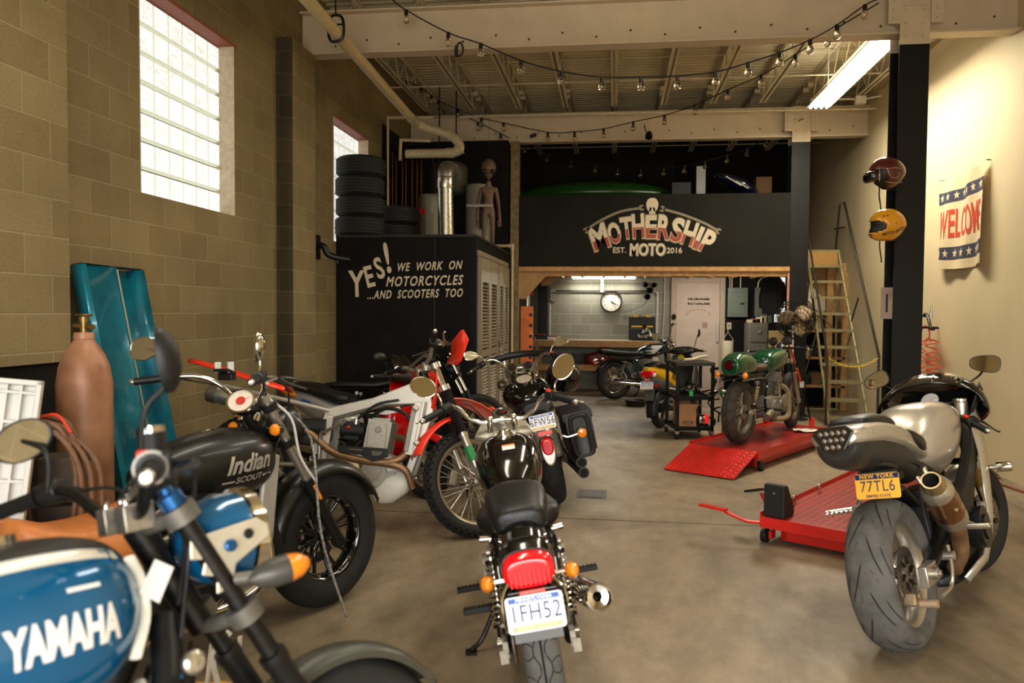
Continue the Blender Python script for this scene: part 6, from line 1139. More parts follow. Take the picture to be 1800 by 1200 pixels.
[k.part('fork_cap', lambda b: b.m(alub).lathe([(.03, -.02), (.03, .004), (.018, .012), (.001, .013)], k.fk(.715, y), k.up, n=18), True) for y in (-.085, .085)]
k.part('top_clamp_plate', lambda b: b.m(alub).prism([(-.04, -.15), (.06, -.12), (.07, 0), (.06, .12), (-.04, .15), (-.07, .06), (-.075, 0), (-.07, -.06)], k.fk(.70, 0, -.02), k.fw, Y3, .03), True, bev=.008)
k.gauge((1.12, 0, 1.015), (-.35, 0, .94), .048, .06); k.headlight((1.20, 0, .90), .085); k.cables([[(1.05, -.06, 1.0), (1.10, -.03, .98), (1.12, 0, .9), (1.05, .02, .8)], [(1.0, -.25, 1.08), (1.1, -.15, 1.05), (1.15, -.05, .9), (1.0, .0, .75)], [(1.0, .25, 1.08), (1.12, .15, 1.08), (1.16, .05, .92), (1.02, .03, .76)]])
k.mirror((.955, -.28, 1.085), [(.97, -.285, 1.14), (.955, -.31, 1.18)], (.93, -.335, 1.225), (.068, .050), 'oval', nrm=(-1, .12, .25), rot=58); k.mirror((.955, .28, 1.085), [(.97, .285, 1.14), (.955, .315, 1.18)], (.93, .355, 1.21), (.068, .050), 'oval', nrm=(-1, -.12, .25), rot=-28)
k.pegs(.12, .40, .16); k.pegs(.72, .28, .22); k.stand(); [k.part('pillion_peg_bracket', lambda b: b.m(chrome).tube([(.30, sd*.12, .45), (.12, sd*.15, .40)], .012, n=8)) for sd in (-1, 1)]
# ================================================================== silver sport bike
s_silver = mat('silver_metallic_paint', '#b9b0a0', .30, .55, var=.03, scale=60, coat=.4); s_warm = mat('warm_silver_paint', '#a59c8e', .32, .55, var=.04, coat=.4)
k = Bike('motorcycle', 'silver sport bike with a fat grey rear tyre and 77TL6 plate at the right', 'motorcycle', (1.34, 3.765), 34.5, 12.8, wb=1.41, rf=.305, rr=.325, rake=24, steer=-18, scale=1.045)
gro = [(9, [(0, 6), (.25, 22), (.50, 44)], .0030), (9, [(.12, 40), (.32, 56), (.5, 76)], .0028), (9, [(.42, 14), (.58, 30)], .0026)]
k.wheel(False, .225, .195, 'curve', 5, rimm=alub, tyrem=rubber_grey, tread=gro, disc=(-1,), discr=.115, hubm=alu); k.wheel(True, .22, .12, 'straight', 5, rimm=blackgloss, disc=(1, -1), discr=.15, hubm=engine_black)
k.part('rim_stripe', lambda b: b.m(alub).lathe([(.236, -.050), (.238, -.044), (.232, -.044), (.230, -.050)], (k.wb, 0, k.rf), (0, 1, 0), n=48, closed=True), True)
k.fork(.60, y=.10, low=.25, r0=.027, r1=.021, usd=True, upm=mat('fork_gold', '#8a6f3a', .3, .8), lowm=chrome, clampm=engine_black, tops=(.40, .60))
k.fender('front_fender', s_silver, True, .325, 40, 150, .07, .04)
k.loft('tail_cowl', s_silver, [(-.345, .955, .085, .030, .03, 3, 2.6), (-.28, .955, .120, .045, .045, 3, 2.6), (-.10, .945, .138, .055, .055, 3, 2.6), (.12, .905, .140, .06, .06, 3, 2.6), (.36, .845, .118, .055, .06, 3, 3), (.58, .775, .095, .04, .05, 2.6, 3)])
k.loft('undertray', mat('dusty_black_plastic', '#2a2723', .55, var=.35, scale=14), [(-.338, .93, .078, .03, .06, 2.5, 2.2), (-.27, .915, .110, .05, .095, 2.5, 2.2), (-.08, .885, .122, .06, .10, 2.5, 2.4), (.15, .83, .122, .06, .09, 2.5, 2.5), (.35, .75, .10, .06, .09, 2.5, 2.5)])
o = k.part('tail_light', lambda b: b.m(mat('smoked_lens', '#1b1917', .12, coat=.7)).prism([(-.088, .035), (-.055, .062), (.055, .062), (.088, .035), (.045, -.035), (0, -.06), (-.045, -.035)], (-.352, 0, .945), (0, -1, 0), (.20, 0, .98), .014), bev=.004, smooth=0)
b = k.mb().m(mat('clear_led', '#7d7062', .15, .3, coat=.3))
for r_, y0, n_ in ((.036, -.05, 5), (.008, -.038, 4), (-.02, -.02, 3)): [b.ell((-.368+.2*(r_), y0+i*(.1/4)*(1 if n_ == 5 else .98), .945+r_), (.006, .0105, .0105), n=10, m=6) for i in range(n_)]
b.build('led_dots', o)
k.loft('pillion_seat', leather_black, [(-.20, .995, .05, .02, .02, 2.5, 3), (-.16, .995, .09, .035, .03, 2.6, 3), (0, .985, .105, .045, .04, 2.6, 3), (.14, .955, .10, .045, .04, 2.6, 3), (.22, .92, .06, .03, .03, 2.4, 3)])
k.loft('rider_seat', leather_black, [(.18, .91, .10, .03, .03, 2.5, 3), (.24, .90, .135, .035, .05, 2.6, 3), (.36, .865, .138, .035, .06, 2.6, 3), (.50, .83, .11, .035, .06, 2.6, 3), (.60, .83, .07, .03, .04, 2.4, 3)])
k.loft('fuel_tank', s_silver, [(.50, .82, .08, .05, .10, 2.4, 2.4), (.56, .855, .135, .085, .17, 2.5, 2.2), (.66, .885, .172, .115, .24, 2.6, 2.0), (.80, .90, .192, .115, .27, 2.8, 2.0), (.93, .895, .175, .10, .22, 2.8, 2.0), (1.03, .875, .125, .06, .12, 2.6, 2.2), (1.07, .865, .08, .03, .05, 2.4, 2.4)])
for sd in (-1, 1):
    k.part('frame_spar', lambda b: b.m(mat('matte_black_frame', '#171613', .55, .3, var=.2)).prism([(.55, .46), (.68, .46), (1.04, .72), (1.10, .86), (1.0, .88), (.88, .74), (.62, .60), (.52, .58)], (0, sd*.155, 0), X3, Z3, -sd*.05), bev=.012)
    k.part('side_fairing', lambda b: b.m(s_silver).grid([[(x0, sd*y0, z0), ((x0+x1)/2, sd*(y0*.5+y1*.5+.012), (z0+z1)/2), (x1, sd*y1, z1)] for x0, y0, z0, x1, y1, z1 in ((1.00, .20, .90, 1.14, .21, .94), (.99, .205, .84, 1.20, .205, .86), (.97, .215, .72, 1.17, .205, .74), (.90, .225, .60, 1.10, .215, .62), (.86, .225, .52, 1.05, .215, .50), (.90, .215, .44, 1.01, .21, .40), (.86, .205, .34, .96, .195, .30), (.70, .20, .25, .80, .19, .20), (.50, .15, .19, .56, .14, .14))]), solid=.008, smooth=50)
    k.part('cockpit_panel', lambda b: b.m(blackplastic).grid([[(1.00, sd*.20, .90), (1.14, sd*.22, .94)], [(1.05, sd*.24, .99), (1.20, sd*.25, 1.02)], [(1.14, sd*.25, 1.05), (1.30, sd*.22, 1.06)]]), solid=.006)
    k.part('swingarm', lambda b: b.m(blacksatin).tube([(.50, sd*.10, .44), (.30, sd*.135, .40), (.05, sd*.14, .34)], .036, n=10, sub=3, flat=.6).m(alub).box((-.01, sd*.15, .325), (.15, .035, .085)).m(alu).cyl((.0, sd*.13, .325), (.0, sd*.19, .325), .026, n=14).cyl((0, sd*.18, .325), (0, sd*.20, .325), .016, n=6).box((.03, sd*.169, .325), (.05, .006, .05)), bev=.004)
    k.part('exhaust_side_bolt', lambda b: b.m(alub).cyl((.18, sd*.15, .36), (.18, sd*.215, .36), .020, n=14))
    k.part('frame_slider', lambda b: b.m(chrome).lathe([(.012, 0), (.012, .05), (.026, .055), (.028, .11), (.022, .125), (.001, .126)], (1.06, sd*.21, .62), (0, sd, 0), n=18))
    k.mirror((1.26, sd*.17, 1.06), [(1.27, sd*.24, 1.10)], (1.22, sd*.285, 1.155), (.075, .046), 'trap', m_=blacksatin, nrm=(-1, sd*.12, .12), rot=sd*14, front=False)
    b = k.mb().m(alub).tube([(.36, sd*.11, .74), (.28, sd*.15, .66), (.20, sd*.165, .585)], .014, n=8, flat=.6).tube([(.26, sd*.11, .70), (.22, sd*.15, .62), (.20, sd*.165, .585)], .012, n=8, flat=.6).box((.19, sd*.165, .58), (.05, .03, .035)).m(chrome).cyl((.19, sd*.17, .58), (.17, sd*.29, .575), .014, n=10); [b.cyl((.19-.0016*i*10, sd*(.19+.017*i), .578), (.188-.0016*i*10, sd*(.197+.017*i), .578), .017, n=10) for i in range(6)]; b.build('pillion_peg', k.t)
    b = k.mb().m(alub).prism([(.46, .50), (.58, .46), (.56, .36), (.48, .38)], (0, sd*.17, 0), X3, Z3, sd*.02).cyl((.52, sd*.18, .42), (.52, sd*.30, .42), .014, n=10).tube([(.54, sd*.20, .44), (.66, sd*.22, .40), (.72, sd*.26, .39)], .009, n=8); b.build('rear_set', k.t, bev=.004)
k.caliper(False, -1, -108, .112, mat('rusty_caliper', '#9a8468', .5, .6, var=.2)); k.caliper(True, 1, 150, .14, engine_black); k.caliper(True, -1, 150, .14, engine_black)
k.part('brake_hose', lambda b: b.m(alub).tube([(-.02, -.19, .235), (.10, -.20, .25), (.16, -.20, .32), (.20, -.19, .40)], .008, n=8).m(mat('brake_wear', '#b59a7c', .5, .4)).cyl((-.03, -.09, .205), (-.03, -.17, .205), .018, n=10))
o = k.part('muffler', lambda b: b.m(alub).lathe([(.042, .0), (.066, .02), (.068, .05), (.068, .30), (.064, .325), (.048, .345)], (.30, -.21, .49), (-1, -.10, .70), n=32).m(mat('burnt_titanium', '#9a6a44', .28, .9, var=.2, scale=9)).lathe([(.0685, .10), (.0688, .20), (.0688, .29)], (.30, -.21, .49), (-1, -.10, .70), n=32))
k.part('muffler_tip', lambda b: b.m(mat('brass_steel_tip', '#b7a27c', .25, .9)).lathe([(.048, .340), (.040, .40), (.034, .40), (.034, .33)], (.30, -.21, .49), (-1, -.10, .70), n=28).m(groove).lathe([(.0335, .395), (.033, .33), (.001, .325)], (.30, -.21, .49), (-1, -.10, .70), n=24), parent=o)
k.part('exhaust_pipe', lambda b: b.m(rust_pipe).tube([(.30, -.21, .49), (.40, -.19, .40), (.44, -.17, .31), (.48, -.12, .24), (.7, -.08, .18)], [.042, .038, .036, .034, .03], n=16))
k.part('rear_hugger', lambda b: b.m(blackplastic).box((.22, 0, .62), (.22, .17, .03), Euler((0, R(30), 0)).to_matrix()).box((.33, 0, .50), (.04, .20, .26)).box((.10, 0, .73), (.20, .15, .05)), bev=.01)
k.part('plate_hanger', lambda b: b.m(blackplastic).box((-.06, -.05, .80), (.18, .12, .02), Euler((0, R(12), 0)).to_matrix()).box((-.185, -.085, .745), (.02, .16, .10), Euler((0, R(10), 0)).to_matrix()), bev=.005); k.plate((-.208, -.085, .735), '77TL6', 'ny', 14, .18, .105)
k.part('upper_fairing', lambda b: b.m(blackgloss).grid([[(x, hw*math.cos(a), zb+(zt-zb)*max(0, math.sin(a))**.8) for a in [PI*i/20 for i in range(21)]] for x, hw, zb, zt in ((1.06, .27, .94, 1.09), (1.14, .275, .92, 1.14), (1.24, .25, .89, 1.125), (1.34, .21, .86, 1.06), (1.44, .14, .82, .98), (1.50, .05, .80, .88))]), solid=.008, smooth=50)
k.part('screen_window', lambda b: b.m(mat('smoked_screen', '#241f1c', .06, coat=1.0)).grid([[(x, hw*math.cos(a), zb+(zt-zb)*math.sin(a)**.8+.006) for a in [R(48+84*i/12) for i in range(13)]] for x, hw, zb, zt in ((1.07, .27, .94, 1.095), (1.15, .27, .92, 1.145), (1.24, .25, .89, 1.13))]), smooth=60)  # smoked screen panel laid over the upper fairing
k.part('dash_panel', lambda b: b.m(blackplastic).box((1.19, 0, .99), (.12, .34, .05), Euler((0, R(-35), 0)).to_matrix()), bev=.01); k.gauge((1.13, .0, 1.0), (-.8, 0, .6), .05, .04, face=white_paint, front=False)
k.part('engine_block', lambda b: b.m(engine_black).loft([(.50, .40, .1, .1, .12, 4, 4), (.54, .40, .17, .14, .18, 4, 4), (.85, .42, .17, .17, .2, 4, 4), (.95, .42, .12, .12, .14, 4, 4)]).cyl((.72, -.235, .38), (.72, .22, .38), .10, n=28).cyl((.72, -.245, .38), (.72, -.235, .38), .06, n=20).m(alub).cyl((.80, -.20, .47), (.80, -.235, .47), .022, n=14))
k.part('belly_pan', lambda b: b.m(blackplastic).loft([(.50, .16, .04, .02, .02, 3, 3), (.6, .18, .13, .05, .05, 3, 3), (.9, .24, .17, .06, .06, 3, 3), (1.02, .34, .15, .08, .08, 3, 3)]))
hb_s = k.bars([(1.09, -.115, .905), (1.06, -.21, .905), (.985, -.345, .865)], r=.014, gl=.12, barm=blacksatin, leverm=blacksatin, gl_end=chrome); k.part('brake_reservoir', lambda b: b.m(alub).cyl((1.10, -.16, .93), (1.10, -.16, 1.0), .032, n=20).m(chrome).cyl((1.10, -.16, 1.0), (1.10, -.16, 1.018), .036, n=20).m(alu).box((1.10, -.16, .92), (.05, .05, .04)), True, bev=.003)
k.part('ignition_cap', lambda b: b.m(mat('brass_cap', '#9c7a45', .3, .8)).cyl((1.07, -.06, .93), (1.07, -.06, .955), .028, n=18).m(redpaint).box((1.14, .12, .93), (.05, .05, .04)), True); k.part('safety_sticker', lambda b: b.m(mat('pale_sticker', '#8d8d88', .5)).add([(1.12, -.242, 1.0), (1.20, -.245, 1.025), (1.19, -.25, .985), (1.11, -.247, .96)], [[0, 1, 2, 3]]), smooth=0)
[k.part('subframe', lambda b: b.m(blacksatin).tube([(.55, sd*.12, .66), (.30, sd*.11, .76), (-.15, sd*.09, .86)], .014, n=8, sub=2)) for sd in (-1, 1)]; k.chain(.11, x1=.52); k.stand()
k.headlight((1.46, 0, .88), .07, m_=blackplastic)
# ================================================================== matte black cruiser with the script badge (second from the left edge)
mblk = mat('matte_black_paint', '#11110e', .36, 0, var=.08, scale=20, coat=.15); tan = mat('tan_leather', '#c0743a', .5, var=.12, scale=30, bump=.1); greyc = mat('grey_cast_frame', '#aaa598', .42, .3, var=.08)
k = Bike('motorcycle', 'matte black cruiser with a tan seat and silver script on its tank, at the left', 'motorcycle', (-2.13, 2.46), 25, 4, wb=1.56, rf=.347, rr=.325, rake=29, steer=-2, scale=1.02)
k.wheel(True, .215, .145, 'twin', 8, rimm=blackgloss, disc=(1,), discr=.145, hubm=engine_black, spokem=blackgloss); k.wheel(False, .205, .15, 'twin', 8, rimm=blackgloss, spokem=blackgloss, hubm=engine_black)
b = k.mb(True).m(alub); [b.cyl((k.wb+.19*math.cos(a), -.03, k.rf+.19*math.sin(a)), (k.wb+.19*math.cos(a), -.045, k.rf+.19*math.sin(a)), .006, n=8) for a in [i*PI/8 for i in range(16)]]; b.m(chrome).tube([(k.wb+.04*math.cos(R(a)), -.085, k.rf+.04*math.sin(R(a))) for a in (120, 180, 240, 290)], .010, n=8); b.build('rim_bolts', k.t)
k.fork(.86, y=.105, low=.38, r0=.030, r1=.023, lowm=mblk, upm=alub, clampm=mblk, tops=(.60, .80))
for sd in (-1, 1): k.part('fork_reflector', lambda b: b.m(amber).box(k.fk(.30, sd*.136, .0), (.016, .012, .085), Euler((0, -k.rake, 0)).to_matrix()), True, bev=.004)
k.fender('front_fender', mblk, True, .388, 22, 172, .097, .065); k.fender('rear_fender', mblk, False, .375, 40, 150, .10, .06)
b = k.mb(True).m(mblk); [b.tube([k.fk(.26, sd*.105), (k.wb-.17, sd*.095, .60)], .013, n=8, sub=1) for sd in (-1, 1)]; b.build('fender_stay', k.t)
ITK = [(.56, .80, .05, .05, .03, 2.2, 2.4), (.66, .82, .105, .090, .085, 2.2, 2.4), (.80, .825, .155, .125, .155, 2.2, 2.2), (.96, .825, .185, .140, .185, 2.1, 2.1), (1.08, .82, .178, .135, .18, 2.2, 2.1), (1.17, .815, .135, .105, .13, 2.2, 2.1), (1.22, .81, .06, .05, .06, 2, 2)]
k.loft('fuel_tank', mblk, ITK)
sv = mat('silver_script', '#c9c4b8', .3, .6); k.part('tank_script', lambda b: (side_text(b, ITK, 'Indian', .985, .815, .105, -1, .028, .35, .9, .04, m_=sv), side_text(b, ITK, 'SCOUT', .985, .750, .036, -1, .02, .15, 1.1, .04, m_=sv), [b.add([(x, -loft_side(ITK, x, z)-.0025, z) for x, z in ((xa, za), (xb, zb), (xb, zb-.008), (xa, za-.008))], [[0, 1, 2, 3]]) for xa, za, xb, zb in ((.86, .748, .915, .750), (1.055, .756, 1.115, .758))]), smooth=0)
k.part('filler_cap', lambda b: b.m(chrome).lathe([(.046, -.01), (.048, .004), (.038, .014), (.001, .018)], (.92, 0, .95), (-.05, 0, 1), n=26))
k.loft('solo_seat', tan, [(.06, .70, .05, .05, .02, 2.4, 3), (.10, .685, .13, .07, .05, 2.4, 3), (.24, .655, .175, .05, .06, 2.5, 3), (.42, .66, .165, .04, .06, 2.5, 3), (.56, .70, .10, .04, .06, 2.3, 3), (.64, .74, .06, .03, .04, 2.2, 3)])
k.part('seat_skirt', lambda b: b.m(tan).grid([[(x, sd*.17, .66), (x-.01, sd*.185, .58), (x+.02, sd*.17, .50)] for x in (.16, .30, .44, .52) for sd in (-1,)]), solid=.008)
for sd in (-1, 1):
    k.part('cast_frame', lambda b: b.m(greyc).prism([(1.12, .84), (1.20, .82), (1.12, .36), (1.02, .22), (.92, .22), (1.03, .40)], (0, sd*.135, 0), X3, Z3, sd*.03).prism([(1.05, .78), (.62, .76), (.60, .70), (1.04, .70)], (0, sd*.08, 0), X3, Z3, sd*.025), bev=.01)
    k.part('swingarm', lambda b: b.m(mblk).tube([(.55, sd*.11, .38), (0, sd*.12, .325)], .028, n=10, sub=1)); k.shock((.12, sd*.13, .38), (.34, sd*.13, .60), .028, blacksatin)
k.part('radiator', lambda b: b.m(blackplastic).box((1.16, 0, .50), (.05, .22, .42), Euler((0, R(-14), 0)).to_matrix()), bev=.008)
k.part('crankcase', lambda b: b.m(engine_black).loft([(.52, .36, .1, .1, .1, 4, 4), (.56, .36, .15, .14, .14, 4, 4), (.98, .36, .15, .14, .16, 4, 4), (1.03, .36, .1, .1, .1, 3, 3)]).cyl((.72, -.20, .36), (.72, .2, .36), .13, n=30).m(chrome).lathe([(.10, 0), (.115, .006), (.10, .012)], (.72, -.20, .36), (0, -1, 0), n=30).m(alu).cyl((.93, -.18, .33), (.93, -.19, .33), .07, n=24))
k.fincyl((.66, 0, .46), (-.45, 0, 1), .075, .17, 4, engine_black, alu, ry=.09); k.fincyl((.86, 0, .46), (.50, 0, 1), .075, .17, 4, engine_black, alu, ry=.09)
k.part('exhaust_pipe', lambda b: b.m(chrome).tube([(.98, -.05, .60), (1.09, -.12, .50), (1.06, -.17, .32), (.85, -.20, .24), (.40, -.20, .25), (-.25, -.21, .30)], [.022, .024, .024, .03, .042, .045], n=14).tube([(.60, -.06, .60), (.56, -.16, .56), (.60, -.20, .40), (.75, -.20, .27)], .022, n=12))
k.part('air_intake', lambda b: b.m(mblk).cyl((.78, -.10, .64), (.78, -.20, .64), .085, n=26).m(chrome).lathe([(.07, 0), (.08, .006), (.07, .012)], (.78, -.20, .64), (0, -1, 0), n=26), bev=.004)
b = [(1.15, 0, 1.05), (1.14, -.06, 1.055), (1.12, -.14, 1.13), (1.06, -.21, 1.185), (.98, -.29, 1.195), (.84, -.42, 1.18)]
k.bars(b, r=.0125, gl=.135, gr=.0185, red=False); [k.part('riser', lambda b: b.m(chrome).cyl((1.14, y, .98), (1.17, y, 1.04), .020, n=14), True) for y in (-.05, .05)]
o = k.gauge((1.10, .0, 1.075), (-.66, -.45, .60), .062, .08, face=mat('pale_dial_reflection', '#e4d6c4', .2, coat=.6)); b = k.mb(True).m(mat('red_dial_reflection', '#c23a2a', .4)); c = Vector((1.10, .0, 1.075)); d = Vector((-.66, -.45, .60)).normalized(); b.cyl(c+d*.002, c+d*.004, .022, n=18); b.build('dial_reflection', o)  # red and white reflection in the gauge glass put into the dial colours
k.headlight((1.36, 0, .92), .10, m_=mblk); k.part('phone_holder', lambda b: b.m(blackplastic).box((1.09, .08, 1.185), (.03, .10, .03)).box((1.08, .08, 1.21), (.05, .11, .015), Euler((0, R(25), 0)).to_matrix()).m(mat('pale_grip_pad', '#c9c6be', .5)).box((1.08, .035, 1.23), (.03, .014, .05)).box((1.08, .13, 1.23), (.03, .014, .05)), True, bev=.004)
k.mirror((.97, .30, 1.20), [(1.00, .30, 1.26), (.98, .32, 1.30)], (.93, .455, 1.33), (.085, .056), 'tear', nrm=(-.92, -.45, .12), rot=4); k.mirror((.96, -.30, 1.195), [(.98, -.30, 1.25)], (.97, -.30, 1.32), (.045, .066), 'oval', nrm=(-.75, .62, .1), rot=-6)
k.cables([[(.99, -.28, 1.19), (1.20, -.20, 1.12), (1.26, -.10, .95), (1.15, -.06, .7)], [(.99, .28, 1.19), (1.2, .2, 1.12), (1.27, .06, .95), (1.15, .05, .7)]]); k.part('braided_strap', lambda b: b.m(mat('black_white_strap', '#8b857b', .7, var=.8, scale=70)).tube([k.fk(.79, -.135, .02), k.fk(.55, -.15, .09), (1.36, -.20, .42), (1.40, -.30, .02)], .009, n=6, flat=.5)); k.part('white_brake_line', lambda b: b.m(mat('pale_hose', '#cdc9bf', .5)).tube([(1.16, -.12, 1.08), (1.25, -.16, .98), (1.30, -.15, .80), (1.40, -.14, .66)], .006, n=6))
k.stand(); k.pegs(1.02, .30, .22); k.signal((1.17, -.09, .94), -1, stalk=.06, r=.028, m_=mblk, front=True); k.signal((1.17, .09, .94), 1, stalk=.06, r=.028, m_=mblk, front=True)
o_ = thing('wheel_clamp', 'yellow clamp jaws with white straps on the floor between the two black and blue motorcycles', 'clamp', (-1.42, 2.70, 0), (0, 0, R(-20))); yel = mat('yellow_clamp_plastic', '#d9a129', .45, var=.08)
MB().m(yel).prism([(-.09, .08), (.09, .08), (.10, .17), (-.09, .15)], (.06, -.02, 0), X3, Z3, -.05).prism([(.0, .0), (.08, .08), (.02, .10), (-.03, .06)], (.06, -.03, 0), X3, Z3, -.03).build('jaw', o_, bev=.006); MB().m(yel).box((-.16, .05, .05), (.16, .10, .07), Euler((0, R(-12), 0)).to_matrix()).build('jaw', o_, bev=.006)
MB().m(steel_dark).box((-.02, .03, .045), (.26, .16, .08)).build('base', o_, bev=.01)
b = MB().m(mat('pale_strap', '#d6d0c2', .7)); b.tube([(.0, .0, .15), (.03, -.05, .28), (.06, .0, .36)], .012, n=6, flat=.4).tube([(-.06, .0, .12), (-.03, .0, .30)], .012, n=6, flat=.4).tube([(.09, .0, .15), (.09, .02, .34)], .012, n=6, flat=.4); b.build('strap', o_)
# ================================================================== blue motorcycle in the lower left corner
blue = mat('deep_blue_paint', '#0a5a86', .16, .25, var=.05, scale=15, coat=.9); cream = mat('cream_stripe_paint', '#dcd7c6', .3, var=.03, coat=.4)
k = Bike('motorcycle', 'blue motorcycle with white tank lettering, cut off by the lower left corner', 'motorcycle', (-1.335, .489), 30.5, 16, wb=1.44, rf=.315, rr=.315, rake=25, steer=-4.5, scale=1.056)
k.wheel(True, .225, .12, 'straight', 10, rimm=blackgloss, disc=(1, -1), discr=.15, hubm=engine_black); k.wheel(False, .225, .17, 'straight', 10, rimm=blackgloss, hubm=engine_black)
k.fork(.82, y=.10, low=.44, r0=.027, r1=.0205, lowm=blacksatin, upm=steel_dark, clampm=mat('dark_grey_clamp', '#6a675f', .4, .5, var=.1), tops=(.55, .80), boot=None)
k.fender('front_fender', mat('olive_grey_fender', '#3c3c33', .38, var=.05), True, .345, 30, 140, .062, .035)
TZ = .905; YTK = [(.42, TZ-.03, .06, .05, .05, 2.3, 2.3), (.50, TZ-.01, .115, .10, .12, 2.3, 2.2), (.62, TZ, .150, .135, .17, 2.3, 2.1), (.78, TZ, .160, .145, .185, 2.3, 2.1), (.90, TZ, .148, .135, .175, 2.3, 2.1), (.97, TZ, .115, .11, .14, 2.3, 2.1), (1.015, TZ, .06, .06, .08, 2.1, 2.1)]
k.loft('fuel_tank', blue, YTK)
def band(sd, a0, a1, off):
    rows = []
    for i in range(25):
        x = .50+.50*i/24; _, zc, hw, hu, hd, nt, nb = loft_at(YTK, x); rows.append([(x, sd*(hw+off)*abs(math.cos(R(a)))**(2/nt), zc+(hu+off)*abs(math.sin(R(a)))**(2/nt)) for a in [a0+(a1-a0)*i/6 for i in range(7)]])
    return rows
for sd in (-1, 1): k.part('tank_stripe', lambda b: b.m(cream).grid(band(sd, 36, 48, .0015)).tube([(.98, sd*.108, .975), (1.008, sd*.078, .93), (1.008, sd*.078, .86), (.96, sd*.118, .795)], .011, n=8, flat=.5), smooth=60)
k.part('tank_top_panel', lambda b: b.m(mat('grey_black_tank_top', '#2b2a25', .4)).grid(band(-1, 49, 90, .002)).grid(band(1, 49, 90, .002)).m(chrome).cyl((.78, 0, TZ+.14), (.78, 0, TZ+.158), .05, n=24), smooth=60)
k.part('tank_lettering', lambda b: (side_text(b, YTK, 'YAMAHA', .838, TZ-.035, .086, -1, .05, 0, .54, .0), b.add([(x, -loft_side(YTK, x, z)-.0025, z) for x, z in ((.845, TZ+.045), (.905, TZ+.042), (.905, TZ+.035), (.845, TZ+.037))], [[0, 1, 2, 3]]), b.m(chrome).tube([(.655+.055*math.cos(a), -loft_side(YTK, .655+.055*math.cos(a), TZ-.03+.055*math.sin(a)), TZ-.03+.055*math.sin(a)) for a in [R(-70+14*i) for i in range(11)]], .004, n=6)), smooth=0)
k.loft('seat', leather_black, [(-.15, .86, .08, .03, .04, 2.5, 3), (0, .85, .13, .04, .05, 2.5, 3), (.25, .83, .14, .04, .06, 2.5, 3), (.43, .85, .10, .04, .06, 2.5, 3), (.50, .88, .06, .03, .04, 2.4, 3)])
k.part('frame', lambda b: b.m(blacksatin).tube([(1.06, -.05, .84), (.98, -.13, .68), (.75, -.155, .55), (.50, -.13, .45)], .030, n=10).tube([(1.06, .05, .84), (.98, .13, .68), (.75, .155, .55), (.50, .13, .45)], .030, n=10).tube([(1.08, -.05, .74), (1.0, -.12, .50), (.85, -.13, .36)], .024, n=10).tube([(1.08, .05, .74), (1.0, .12, .5), (.85, .13, .36)], .024, n=10))
[k.part('frame_bolt', lambda b: b.m(alub).lathe([(.022, 0), (.022, .012), (.016, .018), (.010, .018), (.001, .02)], (x, -.165, z), (0, -1, 0), n=18)) for x, z in ((.93, .60), (1.04, .76), (.62, .50))]
k.part('air_scoop', lambda b: b.m(mat('grey_alloy_scoop', '#b5b0a4', .35, .6)).prism([(.62, .62), (.86, .66), (.97, .76), (.99, .70), (.88, .56), (.66, .56)], (0, -.125, 0), X3, Z3, -.03), bev=.008); k.part('warning_label', lambda b: b.m(white_paint).add([(1.035+dx, -.085, .905+dz) for dx, dz in ((-.035, .0), (.005, .055), (.04, .03), (.0, -.03))], [[0, 1, 2, 3]]), smooth=0)
k.part('engine_block', lambda b: b.m(engine_black).loft([(.42, .36, .12, .1, .1, 4, 4), (.46, .36, .18, .15, .15, 4, 4), (.80, .38, .18, .16, .16, 4, 4), (.88, .38, .12, .1, .1, 4, 4)]).box((.78, 0, .56), (.24, .34, .22), Euler((0, R(20), 0)).to_matrix()), bev=.01); [k.part('exhaust_header', lambda b: b.m(chrome).tube([(.90, y, .56), (1.0, y, .48), (.97, y*.8, .26), (.6, y*.3, .18)], .019, n=10)) for y in (-.10, 0, .10)]
hb2 = k.bars([(1.035, 0, 1.06), (1.03, -.09, 1.06), (1.01, -.19, 1.12), (.985, -.27, 1.135), (.92, -.40, 1.115)], r=.013, gl=.125, gr=.018, barm=steel_dark, leverm=mat('blue_black_lever', '#1b2430', .4, .5), gl_end=alub)
k.part('throttle_collar', lambda b: b.m(mat('pale_grey_collar', '#bdbab0', .4)).lathe([(.027, -.004), (.031, .0), (.031, .012), (.026, .016)], (.985, -.27, 1.135), (-.44, -.88, -.13), n=22), True)
[k.part('bar_clamp', lambda b: [b.m(alu).box((1.035, y, 1.05), (.06, .045, .055)), [b.m(chrome).cyl((1.02+dx, y, 1.06), (1.02+dx, y, 1.09), .006, n=8) for dx in (0, .03)]], True, bev=.006) for y in (-.05, .05)]
[k.part('fork_cap', lambda b: b.m(mat('blue_anodised', '#2b5f9a', .3, .8)).lathe([(.026, -.01), (.026, .016), (.015, .02), (.015, .032), (.001, .033)], k.fk(.83, y), k.up, n=16), True) for y in (-.10, .10)]
o = k.gauge((1.09, .03, 1.12), (-.72, 0, .70), .062, .06, m_=blackplastic); k.part('brake_reservoir', lambda b: b.m(blackplastic).cyl((1.02, -.205, 1.155), (1.02, -.205, 1.20), .026, n=18).m(chrome).cyl((1.02, -.205, 1.2), (1.02, -.205, 1.212), .027, n=18).m(alu).cyl((1.02, -.205, 1.13), (1.02, -.205, 1.16), .016, n=12), True)
